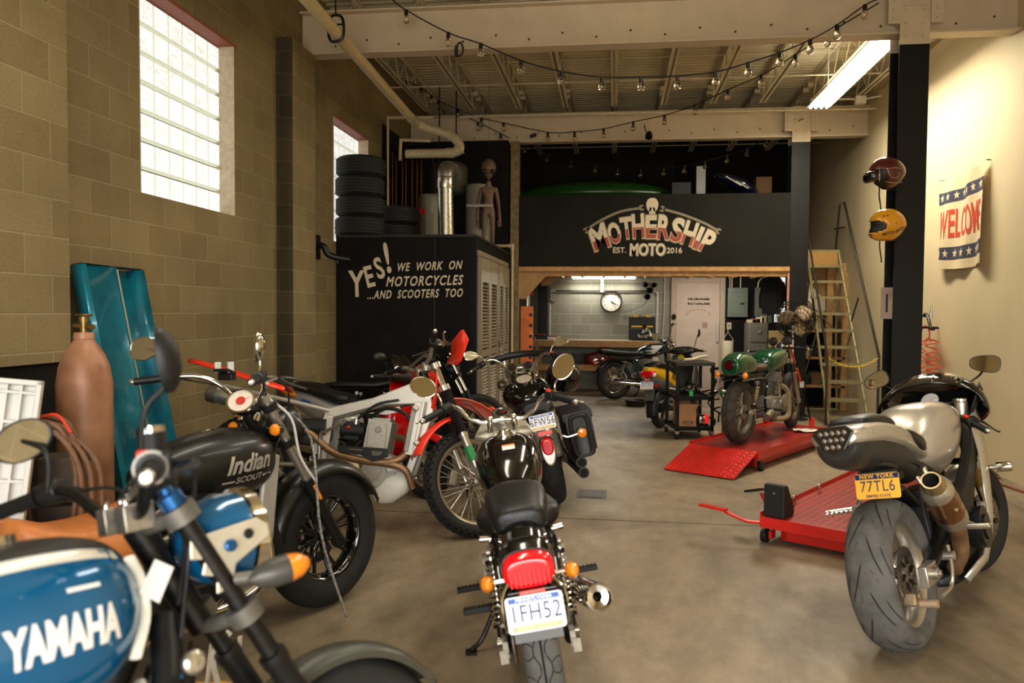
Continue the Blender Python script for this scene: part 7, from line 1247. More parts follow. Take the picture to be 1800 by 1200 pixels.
o = k.part('headlight', lambda b: b.m(blue).lathe([(.001, -.11), (.05, -.105), (.085, -.07), (.098, -.02), (.10, .02)], (1.24, 0, .965), (1, 0, -.05), n=32).m(chrome).lathe([(.10, .02), (.107, .024), (.107, .05), (.098, .056)], (1.24, 0, .965), (1, 0, -.05), n=32).m(mat('headlight_lens', '#dfe3e2')).lathe([(.098, .045), (.07, .06), (.001, .066)], (1.24, 0, .965), (1, 0, -.05), n=32), True)
for sd in (-1, 1):
    def br(b):
        b.m(mat('raw_alloy_bracket', '#cbc4b0', .38, .5, var=.06)).prism([(1.11, .985), (1.26, 1.0), (1.285, .98), (1.285, .955), (1.20, .915), (1.185, .87), (1.15, .865), (1.155, .90), (1.125, .91), (1.135, .94), (1.105, .945)], (0, sd*.112, 0), X3, Z3, sd*.006).m(mat('blue_anodised', '#2b5f9a')).cyl((1.19, sd*.112, .955), (1.19, sd*.124, .955), .013, n=16).m(groove).cyl((1.235, sd*.112, .97), (1.235, sd*.119, .97), .011, n=16)
    k.part('headlight_bracket', br, True, bev=.003)
    p_ = Vector((1.19, sd*.125, .885)); o = k.mb(True).m(alub).cyl(p_, p_+Vector((.02, sd*.04, 0)), .013, n=10).m(mat('graphite_signal', '#4a4842', .4, .3)).lathe([(.004, -.07), (.022, -.05), (.030, -.02), (.030, .015)], p_+Vector((.07, sd*.055, .0)), (1, sd*.25, .06), n=18).build('turn_signal', k.t); k.mb(True).m(amber).lathe([(.030, .015), (.025, .04), (.012, .058), (.001, .062)], p_+Vector((.07, sd*.055, .0)), (1, sd*.25, .06), n=18).build('amber_lens', o)
k.mirror((.975, .245, 1.135), [(.985, .25, 1.20), (.98, .26, 1.235)], (.965, .335, 1.265), (.072, .048), 'oval', m_=blackplastic, nrm=(-.75, -.66, .05), rot=12); k.mirror((.975, -.25, 1.135), [(1.0, -.24, 1.24), (1.03, -.27, 1.28)], (1.03, -.28, 1.325), (.040, .062), 'oval', m_=blackplastic, nrm=(-.82, .57, .0), rot=-14)
k.cables([[(.99, -.26, 1.13), (1.10, -.17, 1.12), (1.12, -.08, .98), (1.06, -.10, .80)], [(.99, .24, 1.13), (1.10, .15, 1.12), (1.13, .06, .98), (1.05, .10, .80)], [(1.09, 0, 1.08), (1.13, -.04, 1.0), (1.08, -.07, .86)]]); k.part('blue_plug', lambda b: b.m(blue).ell((1.03, -.12, .735), (.012, .012, .012)).m(blackplastic).tube([(1.03, -.12, .735), (1.06, -.1, .745), (1.10, -.06, .78)], .004, n=6)); k.stand()
# ================================================================== red and silver dirt bike
crfw = mat('pale_alloy_frame', '#b9b3a6', .38, .5, var=.06, scale=20); faded = mat('scratched_red_plastic', '#e2321c', .45, var=.3, scale=14, col2='#c98a72'); whitepl = mat('milky_plastic', '#dcdbcf', .4, var=.05)
k = Bike('motorcycle', 'stripped red dirt bike with a silver frame and knobby front tyre', 'motorcycle', (-2.53, 5.19), 87, 10.5, z=.075, wb=1.51, rf=.348, rr=.335, rake=27, steer=36, pitch=3.0, scale=1.05)
k.wheel(True, .285, .095, 'spoke', 36, rimm=mat('worn_alloy_rim', '#a89c84', .4, .7, var=.1), tread='knob', disc=(1,), discr=.12, hubm=alu, spokem=alub); k.wheel(False, .245, .11, 'spoke', 32, rimm=alu, tread='knob', hubm=alu)
k.caliper(True, 1, 170, .13, alu)
k.fork(.80, y=.098, low=.32, r0=.029, r1=.0215, lowm=alub, upm=chrome, boot=(.33, .63), clampm=alub, tops=(.64, .80)); k.part('fork_sticker', lambda b: b.m(mat('green_sticker', '#2f8f4f', .5, var=.5, scale=90)).lathe([(.0295, .13), (.0295, .23)], k.fk(0, -.098), k.up, n=18), True)
k.fender('front_fender', faded, True, .40, 44, 104, .075, .02, ctr=(1.40, .50), hw_end=.9, solid=.005); k.fender('inner_mud_flap', redpaint, True, .425, 108, 168, .085, .03, ctr=(1.48, .37), hw_end=.8, solid=.005)
k.part('front_fender_tip', lambda b: b.m(faded).grid([[(1.40+.43*math.cos(R(a)), y, .50+.43*math.sin(R(a))-.02*abs(y/.075)**2) for y in (-.07, -.035, 0, .035, .07)] for a in (62, 50, 38, 26)]+[[(1.40+.45*math.cos(R(10)), y, .50+.45*math.sin(R(14))) for y in (-.04, -.02, 0, .02, .04)]]), True, solid=.005)
k.part('number_plate', lambda b: b.m(redpaint).grid([[(1.19+dx, y, z) for y, dx in ((-w_, -.04), (-w_/2, .0), (0, .015), (w_/2, .0), (w_, -.04))] for z, w_ in ((.78, .06), (.86, .10), (.97, .12), (1.05, .10), (1.09, .05))]), True, solid=.005, smooth=60)
for sd in (-1, 1):
    k.part('frame_spar', lambda b: b.m(crfw).prism([(1.08, .975), (1.17, .95), (1.22, .74), (1.16, .70), (1.08, .82), (.86, .80), (.52, .685), (.46, .745), (.80, .845)], (0, sd*.045, 0), X3, Z3, -sd*.035).prism([(1.16, .76), (1.20, .72), (1.10, .34), (1.05, .36), (1.10, .55)], (0, sd*.06, 0), X3, Z3, -sd*.04).prism([(.50, .72), (.56, .70), (.54, .36), (.46, .34), (.44, .5)], (0, sd*.09, 0), X3, Z3, -sd*.03), bev=.008)
    k.part('radiator', lambda b: b.m(crfw).box((1.10, sd*.13, .66), (.05, .035, .34), Euler((0, R(6), 0)).to_matrix()).box((1.135, sd*.13, .66), (.02, .06, .36), Euler((0, R(6), 0)).to_matrix()).m(engine_grey).box((1.08, sd*.15, .66), (.03, .01, .30), Euler((0, R(6), 0)).to_matrix()).m(crfw).cyl((1.09, sd*.155, .80), (1.12, sd*.155, .78), .02, n=10).cyl((1.12, sd*.155, .58), (1.14, sd*.155, .56), .02, n=10).cyl((1.11, sd*.155, .50), (1.13, sd*.155, .49), .018, n=10), bev=.003)
    k.part('subframe', lambda b: b.m(crfw).tube([(.52, sd*.08, .74), (.28, sd*.09, .78), (-.22, sd*.07, .86)], .014, n=8, sub=2).tube([(.48, sd*.09, .52), (.2, sd*.09, .68), (-.05, sd*.08, .80)], .012, n=8, sub=2))
    k.part('hand_guard', lambda b: b.m(redpaint).grid([[(1.16+dx, sd*y, z) for y, z, dx in ((.20, 1.05, .02), (.30, 1.01, .05), (.41, 1.0, .03))], [(1.19+dx, sd*y, z) for y, z, dx in ((.20, 1.11, .02), (.31, 1.13, .05), (.46, 1.13, .02))], [(1.17+dx, sd*y, z) for y, z, dx in ((.25, 1.19, .02), (.34, 1.24, .04), (.42, 1.21, .02))]]), True, solid=.005, smooth=60)
k.part('rear_fender', lambda b: b.m(redpaint).grid([[(x, y*w_, z-.03*abs(y)**2.5) for y in (-1, -.7, -.35, 0, .35, .7, 1)] for x, w_, z in ((.20, .09, .88), (-.02, .10, .93), (-.25, .085, .985), (-.42, .07, 1.02), (-.50, .05, 1.03))]), solid=.005, smooth=60); k.part('side_panel', lambda b: b.m(mat('dusty_airbox', '#3b3731', .6, var=.25)).loft([(.12, .62, .03, .06, .08, 3, 3), (.2, .62, .10, .09, .10, 3, 3), (.44, .60, .10, .09, .10, 3, 3), (.52, .60, .06, .06, .06, 3, 3)]).m(blackplastic).cyl((.30, -.10, .62), (.52, -.09, .63), .055, .06, n=18))
o = k.part('muffler', lambda b: b.m(alub).lathe([(.03, 0), (.055, .04), (.058, .30), (.056, .38), (.040, .40), (.035, .36)], (.10, -.12, .74), (-1, -.05, .16), n=24).m(dirtymetal).lathe([(.060, .33), (.060, .385)], (.10, -.12, .74), (-1, -.05, .16), n=24)); k.part('header_pipe', lambda b: b.m(rust_pipe).tube([(.98, -.03, .60), (1.05, -.08, .58), (1.05, -.13, .48), (.90, -.15, .43), (.60, -.15, .47), (.40, -.13, .60), (.10, -.12, .74)], .024, n=12).tube([(.90, -.15, .43), (1.06, -.14, .40), (1.12, -.10, .28)], .022, n=12))
k.part('heat_shield', lambda b: b.m(blackplastic).prism([(.62, .52), (.95, .52), (.96, .47), (.86, .43), (.78, .47), (.64, .475)], (0, -.176, 0), X3, Z3, -.012).m(dirtymetal).prism([(.70, .505), (.80, .505), (.79, .495), (.70, .495)], (0, -.19, 0), X3, Z3, -.002).prism([(.85, .50), (.92, .50), (.91, .475), (.86, .47)], (0, -.19, 0), X3, Z3, -.002), bev=.006)
cast = mat('bare_engine_casting', '#aaa597', .5, .4, var=.12, scale=45); bz = mat('bronze_cover', '#a8916c', .42, .6, var=.15, scale=20)
k.part('engine_cylinder', lambda b: b.m(cast).box((.86, 0, .60), (.16, .21, .20), Euler((0, R(6), 0)).to_matrix()).box((.86, -.11, .60), (.12, .02, .16)).m(engine_grey).cyl((.865, -.12, .64), (.865, -.125, .64), .022, n=16).m(cast).box((.87, 0, .705), (.12, .15, .025)), bev=.015); k.part('carburettor', lambda b: b.m(blackplastic).box((.68, 0, .62), (.10, .14, .12)).cyl((.60, -.04, .62), (.76, -.04, .62), .045, n=18).m(redlens).cyl((.66, -.085, .64), (.66, -.095, .64), .012, n=10).m(alub).cyl((.70, -.06, .70), (.70, -.06, .66), .02, n=12), bev=.008); k.part('coolant_hoses', lambda b: b.m(blackplastic).tube([(.80, -.08, .72), (.90, -.11, .78), (1.02, -.13, .76), (1.08, -.13, .70)], .013, n=8).tube([(.72, -.10, .70), (.84, -.12, .80), (.98, -.11, .84)], .009, n=8).tube([(.60, -.1, .56), (.70, -.12, .50), (.76, -.12, .56)], .007, n=6), bev=.015)
k.part('crankcase', lambda b: b.m(cast).loft([(.50, .36, .06, .08, .08, 3, 3), (.56, .36, .10, .12, .12, 4, 4), (.90, .38, .10, .12, .13, 4, 4), (1.02, .36, .07, .07, .07, 3, 3)]).cyl((.86, -.12, .36), (.86, .1, .36), .085, n=24).m(alu).cyl((.86, -.135, .37), (.86, -.12, .37), .05, n=22).m(cast).cyl((.97, -.11, .33), (.97, -.09, .33), .05, n=16)); o = k.part('clutch_cover', lambda b: b.m(bz).lathe([(.001, .03), (.085, .028), (.098, .018), (.102, 0), (.105, -.02)], (.68, -.115, .38), (0, -1, 0), n=34)); b = k.mb().m(alub); [b.cyl((.68+.108*math.cos(a), -.11, .38+.108*math.sin(a)), (.68+.108*math.cos(a), -.135, .38+.108*math.sin(a)), .009, n=6) for a in [i*PI/4 for i in range(8)]]; b.build('cover_bolts', o)
k.part('skid_plate', lambda b: b.m(whitepl).grid([[(x, -y, z) for x, y, z in ((1.06, .09, .40), (1.10, .02, .36), (1.10, -.06, .36))], [(1.0, -.16*-1, .30)]+[(1.06, .03, .24), (1.08, -.06, .26)], [(.90, .15, .20), (.98, .05, .17), (.98, -.06, .18)], [(.82, .12, .22), (.86, .05, .18), (.86, -.05, .18)]]), solid=.006, smooth=70); k.part('frame_guard', lambda b: b.m(whitepl).ell((.98, -.085, .275), (.135, .04, .085), Euler((0, R(-38), 0)).to_matrix(), n=24, m=14))
k.part('kick_lever', lambda b: b.m(alub).tube([(.50, -.14, .42), (.50, -.16, .58), (.54, -.20, .60), (.66, -.24, .66)], .012, n=8).m(steel_dark).lathe([(.03, 0), (.04, .02), (.03, .04)], (.46, -.12, .42), (0, -1, 0), n=16)); k.part('bracket_plate', lambda b: b.m(crfw).prism([(.78, .74), (.98, .80), (1.0, .77), (.90, .74)], (0, -.075, 0), X3, Z3, -.008))
k.shock((.42, 0, .42), (.50, 0, .74), .035, mat('red_spring', '#c9402c', .4)); [k.part('swingarm', lambda b: b.m(alub).tube([(.5, sd*.08, .38), (.2, sd*.11, .37), (-.04, sd*.11, .335)], .030, n=10, flat=.6)) for sd in (-1, 1)]
k.bars([(1.09, 0, 1.08), (1.09, -.12, 1.09), (1.065, -.22, 1.14), (1.0, -.41, 1.155)], r=.014, gl=.125, barm=mat('grey_alloy_bar', '#a19c92', .35, .7), red=False); k.part('crossbar', lambda b: b.m(alu).cyl((1.072, -.20, 1.13), (1.072, .20, 1.13), .009, n=10), True); [k.part('bar_riser', lambda b: b.m(alub).cyl((1.10, y, 1.03), (1.09, y, 1.09), .022, n=12), True) for y in (-.05, .05)]
k.cables([[(1.06, -.2, 1.12), (1.16, -.1, 1.16), (1.2, .05, 1.0), (1.1, .05, .8)], [(1.06, .2, 1.12), (1.18, .1, 1.12), (1.18, -.04, .9), (.95, -.05, .78)]], .006); k.part('brake_line', lambda b: b.m(blackplastic).tube([k.fk(.62, .12), k.fk(.4, .13), k.fk(.1, .13)], .006, n=6), True); k.pegs(.42, .33, .16, m_=alu); k.stand(alu)
# ================================================================== red scooter behind the dirt bike
deep = mat('glossy_red_paint', '#c80f14', .18, var=.06, coat=.7); slv = mat('silver_body_paint', '#a9a8a4', .3, .4, var=.05, coat=.3)
def scooter(lab, contact, beta, lean, body, tail, wheelm, steer=0, wr=.225, name='scooter'):
    k = Bike(name, lab, 'scooter', contact, beta, lean, wb=1.25, rf=wr, rr=wr, rake=26, steer=steer)
    k.wheel(True, wr*.62, .11, 'straight', 3, rimm=wheelm, hubm=alu, disc=(1,), discr=.09); k.wheel(False, wr*.62, .11, 'straight', 3, rimm=wheelm, hubm=alu, tread=[(12, [(0, 5), (.15, 25), (.2, 55)], .003)])
    k.loft('rear_body', tail, [(-.36, .79, .03, .02, .04, 2.4, 2.2), (-.30, .77, .085, .05, .07, 2.6, 2.2), (-.10, .73, .13, .075, .12, 2.8, 2.4), (.15, .66, .145, .09, .17, 3, 2.6), (.38, .58, .13, .09, .18, 3, 3), (.48, .55, .10, .05, .1, 3, 3)])
    k.loft('seat', leather_black, [(-.22, .83, .05, .02, .02, 2.5, 3), (-.16, .83, .12, .05, .04, 2.6, 3), (.0, .82, .135, .055, .05, 2.6, 3), (.12, .79, .13, .04, .05, 2.6, 3), (.30, .77, .12, .04, .06, 2.6, 3), (.42, .76, .06, .03, .05, 2.4, 3)])
    k.part('grab_rail', lambda b: b.m(mat('grey_grab_rail', '#6c6a64', .45, .3)).tube([(.02, -.15, .82), (-.20, -.15, .86), (-.36, -.07, .90), (-.36, .07, .90), (-.20, .15, .86), (.02, .15, .82)], .022, n=8, flat=.6))
    k.part('leg_shield', lambda b: b.m(body).grid([[(x-.02*q*q*3, q*w_, z) for q in (-1, -.75, -.4, 0, .4, .75, 1)] for x, w_, z in ((.98, .13, .92), (1.03, .19, .78), (1.03, .22, .60), (.99, .22, .44), (.95, .18, .30), (.85, .16, .20))]), solid=.02, smooth=60)
    k.part('floor_board', lambda b: b.m(blackplastic).box((.68, 0, .22), (.50, .34, .08)).m(blackplastic).box((.68, 0, .265), (.46, .30, .01)), bev=.02)
    [k.part('belly_fairing', lambda b: b.m(body).grid([[(x, sd*.17, z0), (x, sd*.19, (z0+z1)/2), (x, sd*.16, z1)] for x, z0, z1 in ((.80, .16, .50), (.86, .14, .62), (.92, .18, .72), (.98, .26, .80), (1.04, .44, .86))]), solid=.012, smooth=60) for sd in (-1, 1)]
    k.fender('front_fender', body, True, wr+.05, 28, 165, .075, .04); [k.part('fork_arm', lambda b: b.m(steel_dark).cyl((1.25, sd*.085, wr), (1.13, sd*.085, wr+.40), .018, n=10).m(alub).box((1.20, sd*.10, wr-.01), (.16, .02, .06)).lathe([(.03, 0), (.03, .06), (.036, .06), (.036, .09)], (1.22, sd*.09, wr+.06), (-.3, 0, 1), n=14), True) for sd in (-1, 1)]
    k.part('engine_unit', lambda b: b.m(engine_black).loft([(-.10, .28, .06, .07, .07, 3, 3), (0, .29, .10, .10, .09, 3, 3), (.30, .32, .11, .10, .10, 3, 3), (.42, .34, .06, .06, .06, 3, 3)])); k.part('muffler', lambda b: b.m(alub).lathe([(.02, 0), (.055, .03), (.058, .28), (.045, .30), (.022, .30), (.02, .27)], (.28, -.16, .30), (-1, -.05, .16), n=22))
    k.fender('rear_fender', blackplastic, False, wr+.06, 60, 195, .07, .02)
    k.part('handlebar_cover', lambda b: b.m(blackplastic).loft([(.86, .96, .05, .02, .02, 2, 2), (.90, .97, .16, .05, .04, 2.2, 2.2), (.98, .98, .20, .06, .06, 2.2, 2.2), (1.06, .97, .12, .05, .06, 2.2, 2.2), (1.10, .95, .04, .03, .03, 2, 2)]).m(mat('dim_dash', '#3c3a28', .3, coat=.5)).ell((.89, 0, 1.0), (.02, .085, .018), Euler((0, R(-40), 0)).to_matrix()), True)
    k.bars([(.97, 0, .97), (.96, -.15, .985), (.90, -.33, .965)], gl=.11, barm=blacksatin, leverm=blacksatin, red=False); return k
k = scooter('red scooter with a silver tail and black seat parked behind the dirt bike', (-2.66, 6.74), 112, 5, deep, slv, alub, 0, .24)
def sig(b): b.m(amber).ell((-.20, -.125, .775), (.085, .02, .032), Euler((0, R(12), 0)).to_matrix()); b.m(redlens).ell((-.30, -.085, .785), (.05, .03, .03))
k.part('tail_lamp', sig); k.part('body_decal', lambda b: [b.m(plate_blue).box((-.02+.03*i, -.148, .715-.005*i), (.018, .004, .03), Euler((0, R(20), 0)).to_matrix()) for i in range(4)], smooth=0)
k.part('wind_shield', lambda b: b.m(sheet_glass('smoky_shield', (.42, .44, .38), .10)).grid([[(x-.06*q*q, q*w_, z) for q in (-1, -.6, -.2, .2, .6, 1)] for x, w_, z in ((1.10, .17, .94), (1.06, .17, 1.02), (1.00, .15, 1.10), (.95, .10, 1.15))]), True, smooth=60); k.mirror((.96, .22, 1.0), [(.99, .27, 1.06)], (.98, .36, 1.12), (.06, .042), 'oval', m_=blackplastic, nrm=(-1, -.2, .1)); k.mirror((.96, -.22, 1.0), [(.99, -.27, 1.06)], (.98, -.36, 1.12), (.06, .042), 'oval', m_=blackplastic, nrm=(-1, .3, .1)); k.stand()
# ================================================================== standard motorcycle recipe for the ones further back
def standard(lab, contact, beta, lean, z=0, wb=1.42, rf=.325, rr=.32, rake=27, steer=0, tank=blackgloss, wheel='spoke', nsp=36, rimm=chrome, tw=(.10, .13), fork=.74, frm=blackgloss, eng=engine_grey, tankz=.80, clampm=alu, boot=None, fend=blackgloss, lowm=alu, tread=None, tyrem=rubber, rl=.235, scale=1.0):
    k = Bike('motorcycle', lab, 'motorcycle', contact, beta, lean, z, wb=wb, rf=rf, rr=rr, rake=rake, steer=steer, scale=scale)
    k.wheel(True, rl, tw[0], wheel, nsp, rimm=rimm, disc=(-1,), hubm=alu); k.wheel(False, rl, tw[1], wheel, nsp, rimm=rimm, hubm=alu, drum=True, tread=tread, tyrem=tyrem); k.fork(fork, y=.09, clampm=clampm, tops=(fork-.18, fork), low=.38, lowm=lowm, boot=boot)
    if fend: k.fender('front_fender', fend, True, rf+.03, 40, 150, .06)
    k.frame_top = .70
    [k.part('frame', lambda b: b.m(frm).tube([(wb-.40, sd*.02, .80), (wb-.38, sd*.07, .45), (wb-.48, sd*.11, .22), (.50, sd*.12, .21), (.42, sd*.11, .42), (.42, sd*.11, .66), (-.20, sd*.10, .68)], .015, n=8).tube([(wb-.38, 0, .82), (.42, sd*.09, .68)], .016, n=8, sub=2)) for sd in (-1, 1)]
    [k.part('swingarm', lambda b: b.m(frm).tube([(.47, sd*.10, .34), (0, sd*.11, rr), (-.05, sd*.11, rr)], .019, n=8, sub=2)) for sd in (-1, 1)]; k.chain(.095, x1=.50)
    k.part('crankcase', lambda b: b.m(eng).loft([(.48, .36, .06, .08, .08, 3, 3), (.53, .35, .13, .12, .13, 4, 4), (.86, .35, .14, .12, .14, 4, 4), (.95, .35, .08, .08, .08, 3, 3)]).cyl((.62, -.17, .34), (.62, .17, .34), .085, n=24).cyl((.80, -.175, .34), (.80, .17, .34), .07, n=22)); k.fincyl((.76, 0, .46), (.12, 0, 1), .085, .15, 7, eng, ry=.13)
    for sd in (-1, 1): k.shock((.03, sd*.13, rr+.02), (.16, sd*.125, .64), .028)
    k.pegs(.48, .33, .18)
    if lean > 3: k.stand()
    return k
# black stripped motorcycle in front of the closet
k = standard('black stripped motorcycle with gold wire wheels in front of the louvred closet', (-2.84, 8.08), 82, 8, rimm=brass_rim, fend=None, eng=engine_black, steer=18, wb=1.45, clampm=steel_dark, lowm=blacksatin)
k.loft('fuel_tank', blackgloss, [(.50, .76, .06, .04, .04, 2.2, 2.4), (.60, .79, .11, .07, .08, 2.4, 2.4), (.85, .81, .135, .09, .10, 2.4, 2.4), (1.02, .82, .08, .05, .06, 2.2, 2.2)]); k.loft('seat', leather_black, [(-.20, .72, .08, .03, .03, 2.5, 3), (0, .73, .11, .04, .04, 2.5, 3), (.35, .73, .11, .04, .04, 2.5, 3), (.52, .76, .06, .03, .03, 2.4, 3)])
k.bars([(1.07, 0, 1.0), (1.06, -.15, 1.04), (1.02, -.24, 1.10), (.92, -.38, 1.12)], gm=mat('tan_grip', '#8a775c', .6), barm=blacksatin, red=False); k.gauge((1.11, .05, 1.05), (-.6, 0, .8), .042, .05); k.gauge((1.11, -.06, 1.06), (-.6, 0, .8), .03, .04, face=mat('cream_dial', '#c9b793', .4)); k.headlight((1.20, 0, .90), .08, m_=blacksatin); k.part('exhaust', lambda b: b.m(blacksatin).tube([(.88, -.08, .52), (.98, -.12, .40), (.80, -.15, .24), (.3, -.16, .27), (-.15, -.17, .32)], .024, n=10)); k.cables([[(1.0, -.25, 1.1), (1.15, -.1, 1.15), (1.16, 0, .9)], [(1.0, .25, 1.1), (1.2, .1, 1.2), (1.18, 0, .85)], [(1.0, .1, .98), (1.1, .2, .8), (.9, .1, .6)]], .007)
# black and silver touring cruiser with a windscreen
k = Bike('motorcycle', 'black and silver touring cruiser with a clear windscreen, saddlebags and 6FW56 plate', 'motorcycle', (-.44, 6.254), -10.6, 12.5, wb=1.62, rf=.33, rr=.33, rake=32, steer=-8)
dgrey = mat('silver_fender_paint', '#8b8780', .25, .6, var=.05, coat=.5)
k.wheel(False, .205, .175, 'straight', 5, rimm=alub, tread=[(10, [(0, 4), (.2, 30), (.35, 60)], .004)]); k.wheel(True, .225, .13, 'straight', 5, rimm=alub); k.fork(.80, y=.11, r0=.032, r1=.024, tops=(.60, .78)); k.fender('front_fender', blackgloss, True, .365, 25, 165, .085, .05)
k.fender('rear_fender', dgrey, False, .40, 40, 168, .115, .07, ctr=(.0, .36)); k.fender('fender_skirt', blackgloss, False, .405, 45, 132, .10, .055, ctr=(.0, .365))
k.loft('fuel_tank', blackgloss, [(.66, .76, .08, .05, .05, 2.2, 2.4), (.74, .78, .165, .09, .12, 2.3, 2.4), (.90, .80, .215, .115, .16, 2.3, 2.3), (1.06, .81, .20, .115, .15, 2.3, 2.3), (1.18, .81, .12, .08, .1, 2.2, 2.2)]); k.gauge((.88, 0, .935), (-.45, 0, .9), .075, .06, face=mat('cream_speedo', '#b9ae98', .15, coat=.8), front=False)
k.loft('seat', leather_black, [(-.05, .78, .10, .05, .05, 2.5, 3), (.05, .78, .14, .06, .06, 2.5, 3), (.25, .74, .13, .05, .06, 2.5, 3), (.45, .70, .18, .04, .06, 2.5, 3), (.62, .72, .14, .04, .06, 2.4, 3), (.72, .76, .06, .03, .04, 2.2, 3)])
o = k.loft('tail_light', redlens, [(-.425, .54, .02, .03, .04, 2.3, 2.3), (-.42, .54, .042, .055, .065, 2.5, 2.5), (-.37, .55, .048, .06, .07, 2.5, 2.5)]); k.part('tail_light_bezel', lambda b: b.m(chrome).loft([(-.41, .51, .03, .06, .09, 2.3, 2.0), (-.405, .51, .058, .09, .12, 2.4, 2.0), (-.36, .53, .06, .08, .11, 2.4, 2.2)])); k.plate((-.41, 0, .725), '6FW56', 'pa', 8); k.part('rear_reflector', lambda b: b.m(pinklens).box((-.415, 0, .640), (.012, .11, .032)), bev=.003)
for sd in (-1, 1):
    k.part('saddlebag', lambda b: b.m(leather_black).loft([(-.34, .55, .04, .13, .14, 5, 5, sd*.27), (-.31, .55, .095, .17, .17, 5, 5, sd*.27), (.12, .55, .105, .17, .17, 5, 5, sd*.27), (.16, .55, .05, .13, .14, 5, 5, sd*.27)]).box((-.08, sd*.27, .70), (.50, .225, .06)).box((-.335, sd*.27, .64), (.015, .20, .14)).m(chrome).cyl((-.345, sd*.27, .60), (-.35, sd*.27, .60), .012, n=10), bev=.01); k.part('bag_strap', lambda b: [b.m(blackplastic).box((x, sd*.378, .56), (.03, .01, .30)) for x in (-.22, .02)])
    o = k.mb().m(chrome).tube([(-.36, sd*.08, .66), (-.40, sd*.14, .58), (-.40, sd*.24, .58)], .009, n=8).cyl((-.38, sd*.27, .58), (-.41, sd*.27, .58), .036, n=18).build('turn_signal', k.t); k.mb().m(amber).lathe([(.036, 0), (.03, .014), (.001, .02)], (-.41, sd*.27, .58), (-1, 0, 0), n=18).build('amber_lens', o)
for zz in (.26, .34): k.part('exhaust_pipe', lambda b: b.m(steel_dark).tube([(.85, -.12, .40), (.7, -.18, zz), (0, -.22, zz), (-.38, -.225, zz+.02)], .042, n=14).m(groove).cyl((-.38, -.225, zz+.02), (-.384, -.225, zz+.02), .032, n=14))
k.part('crankcase', lambda b: b.m(chrome).loft([(.55, .36, .1, .1, .12, 3, 3), (.60, .36, .16, .14, .15, 4, 4), (1.05, .36, .16, .14, .15, 4, 4), (1.1, .36, .1, .1, .1, 3, 3)])); k.fincyl((.72, 0, .48), (-.4, 0, 1), .085, .16, 6, engine_grey); k.fincyl((.92, 0, .48), (.4, 0, 1), .085, .16, 6, engine_grey); k.part('frame', lambda b: [b.m(blackgloss).tube([(1.22, sd*.03, .80), (1.2, sd*.1, .4), (1.05, sd*.14, .2), (.5, sd*.14, .2), (.35, sd*.13, .5)], .018, n=8).tube([(.5, sd*.13, .38), (0, sd*.14, .33)], .026, n=8, sub=1) for sd in (-1, 1)])
k.bars([(1.17, 0, 1.02), (1.17, -.10, 1.02), (1.14, -.2, 1.10), (1.05, -.28, 1.13), (.86, -.42, 1.07)], r=.014, gl=.13, gr=.019, red=True)
for y in (-.075, .075): k.gauge((1.14, y, 1.03), (-.75, 0, .66), .048, .07, face=groove)
k.headlight((1.36, 0, .93), .10); [k.headlight((1.34, sd*.20, .86), .05, L_=.09) for sd in (-1, 1)]
k.part('windscreen', lambda b: b.m(clearg).grid([[(1.36-.10*q*q-(z-1.0)*.28, q*w_, z) for q in [-1+i/6 for i in range(13)]] for w_, z in ((.21, 1.02), (.235, 1.12), (.235, 1.25), (.21, 1.36), (.155, 1.44), (.08, 1.475))]), True, smooth=60); k.part('screen_bag', lambda b: b.m(leather_black).tube([(1.20, -.27, 1.11), (1.27, -.12, 1.13), (1.29, 0, 1.135), (1.27, .12, 1.13), (1.20, .27, 1.11)], .040, n=12, flat=.8), True); [k.part('screen_strap', lambda b: b.m(chrome).tube([(1.22, sd*.14, .92), (1.27, sd*.15, 1.08), (1.22, sd*.17, 1.28)], .008, n=6), True) for sd in (-1, 1)]
k.mirror((1.0, .30, 1.13), [(1.02, .34, 1.18)], (1.0, .42, 1.20), (.068, .045), 'tear', nrm=(-1, -.35, .32), rot=-6); k.mirror((1.0, -.30, 1.13), [(1.02, -.33, 1.19)], (1.0, -.41, 1.22), (.068, .042), 'tear', nrm=(-1, .25, .2)); k.stand()
t = thing('helmet', 'glossy black helmet resting on the touring cruiser beside its tank', 'helmet', (-.44, 6.95, .85)); MB().m(blackgloss).lathe([(.10, -.12), (.135, -.08), (.155, 0), (.145, .06), (.11, .11), (.06, .14), (.001, .15)], (0, 0, .10), (0, 0, 1), n=30).build('shell', t); MB().m(mat('smoked_visor', '#0b0b0d', .05, coat=1)).loft([(-.158, .10, .03, .03, .03, 2, 2), (-.15, .10, .09, .05, .05, 2.4, 2.4), (-.12, .10, .12, .05, .05, 2.4, 2.4)]).build('visor', t)
# teal and white classic at the back
tealp = mat('dark_teal_tank', '#0a2b36', .12, .3, var=.06, coat=.8)
k = standard('dark teal and white classic motorcycle parked by the bench at the back', (.02, 13.95), 62, 7, rr=.335, rf=.335, wb=1.46, fork=.78, steer=22)
TT = [(.48, .80, .06, .04, .05, 2.2, 2.4), (.58, .83, .11, .08, .10, 2.4, 2.4), (.80, .86, .145, .11, .13, 2.3, 2.3), (1.0, .88, .12, .09, .10, 2.3, 2.3), (1.06, .88, .05, .04, .05, 2, 2)]; k.loft('fuel_tank', tealp, TT); k.part('tank_flash', lambda b: [b.m(white_paint).grid([[(x, sd*(loft_side(TT, x, z)+.003), z) for x in [x0+(x1-x0)*i/6 for i in range(7)]] for z, x0, x1 in ((.925, .62, .98), (.89, .60, .90), (.83, .60, .82), (.78, .62, .76))]) for sd in (-1, 1)], smooth=60)
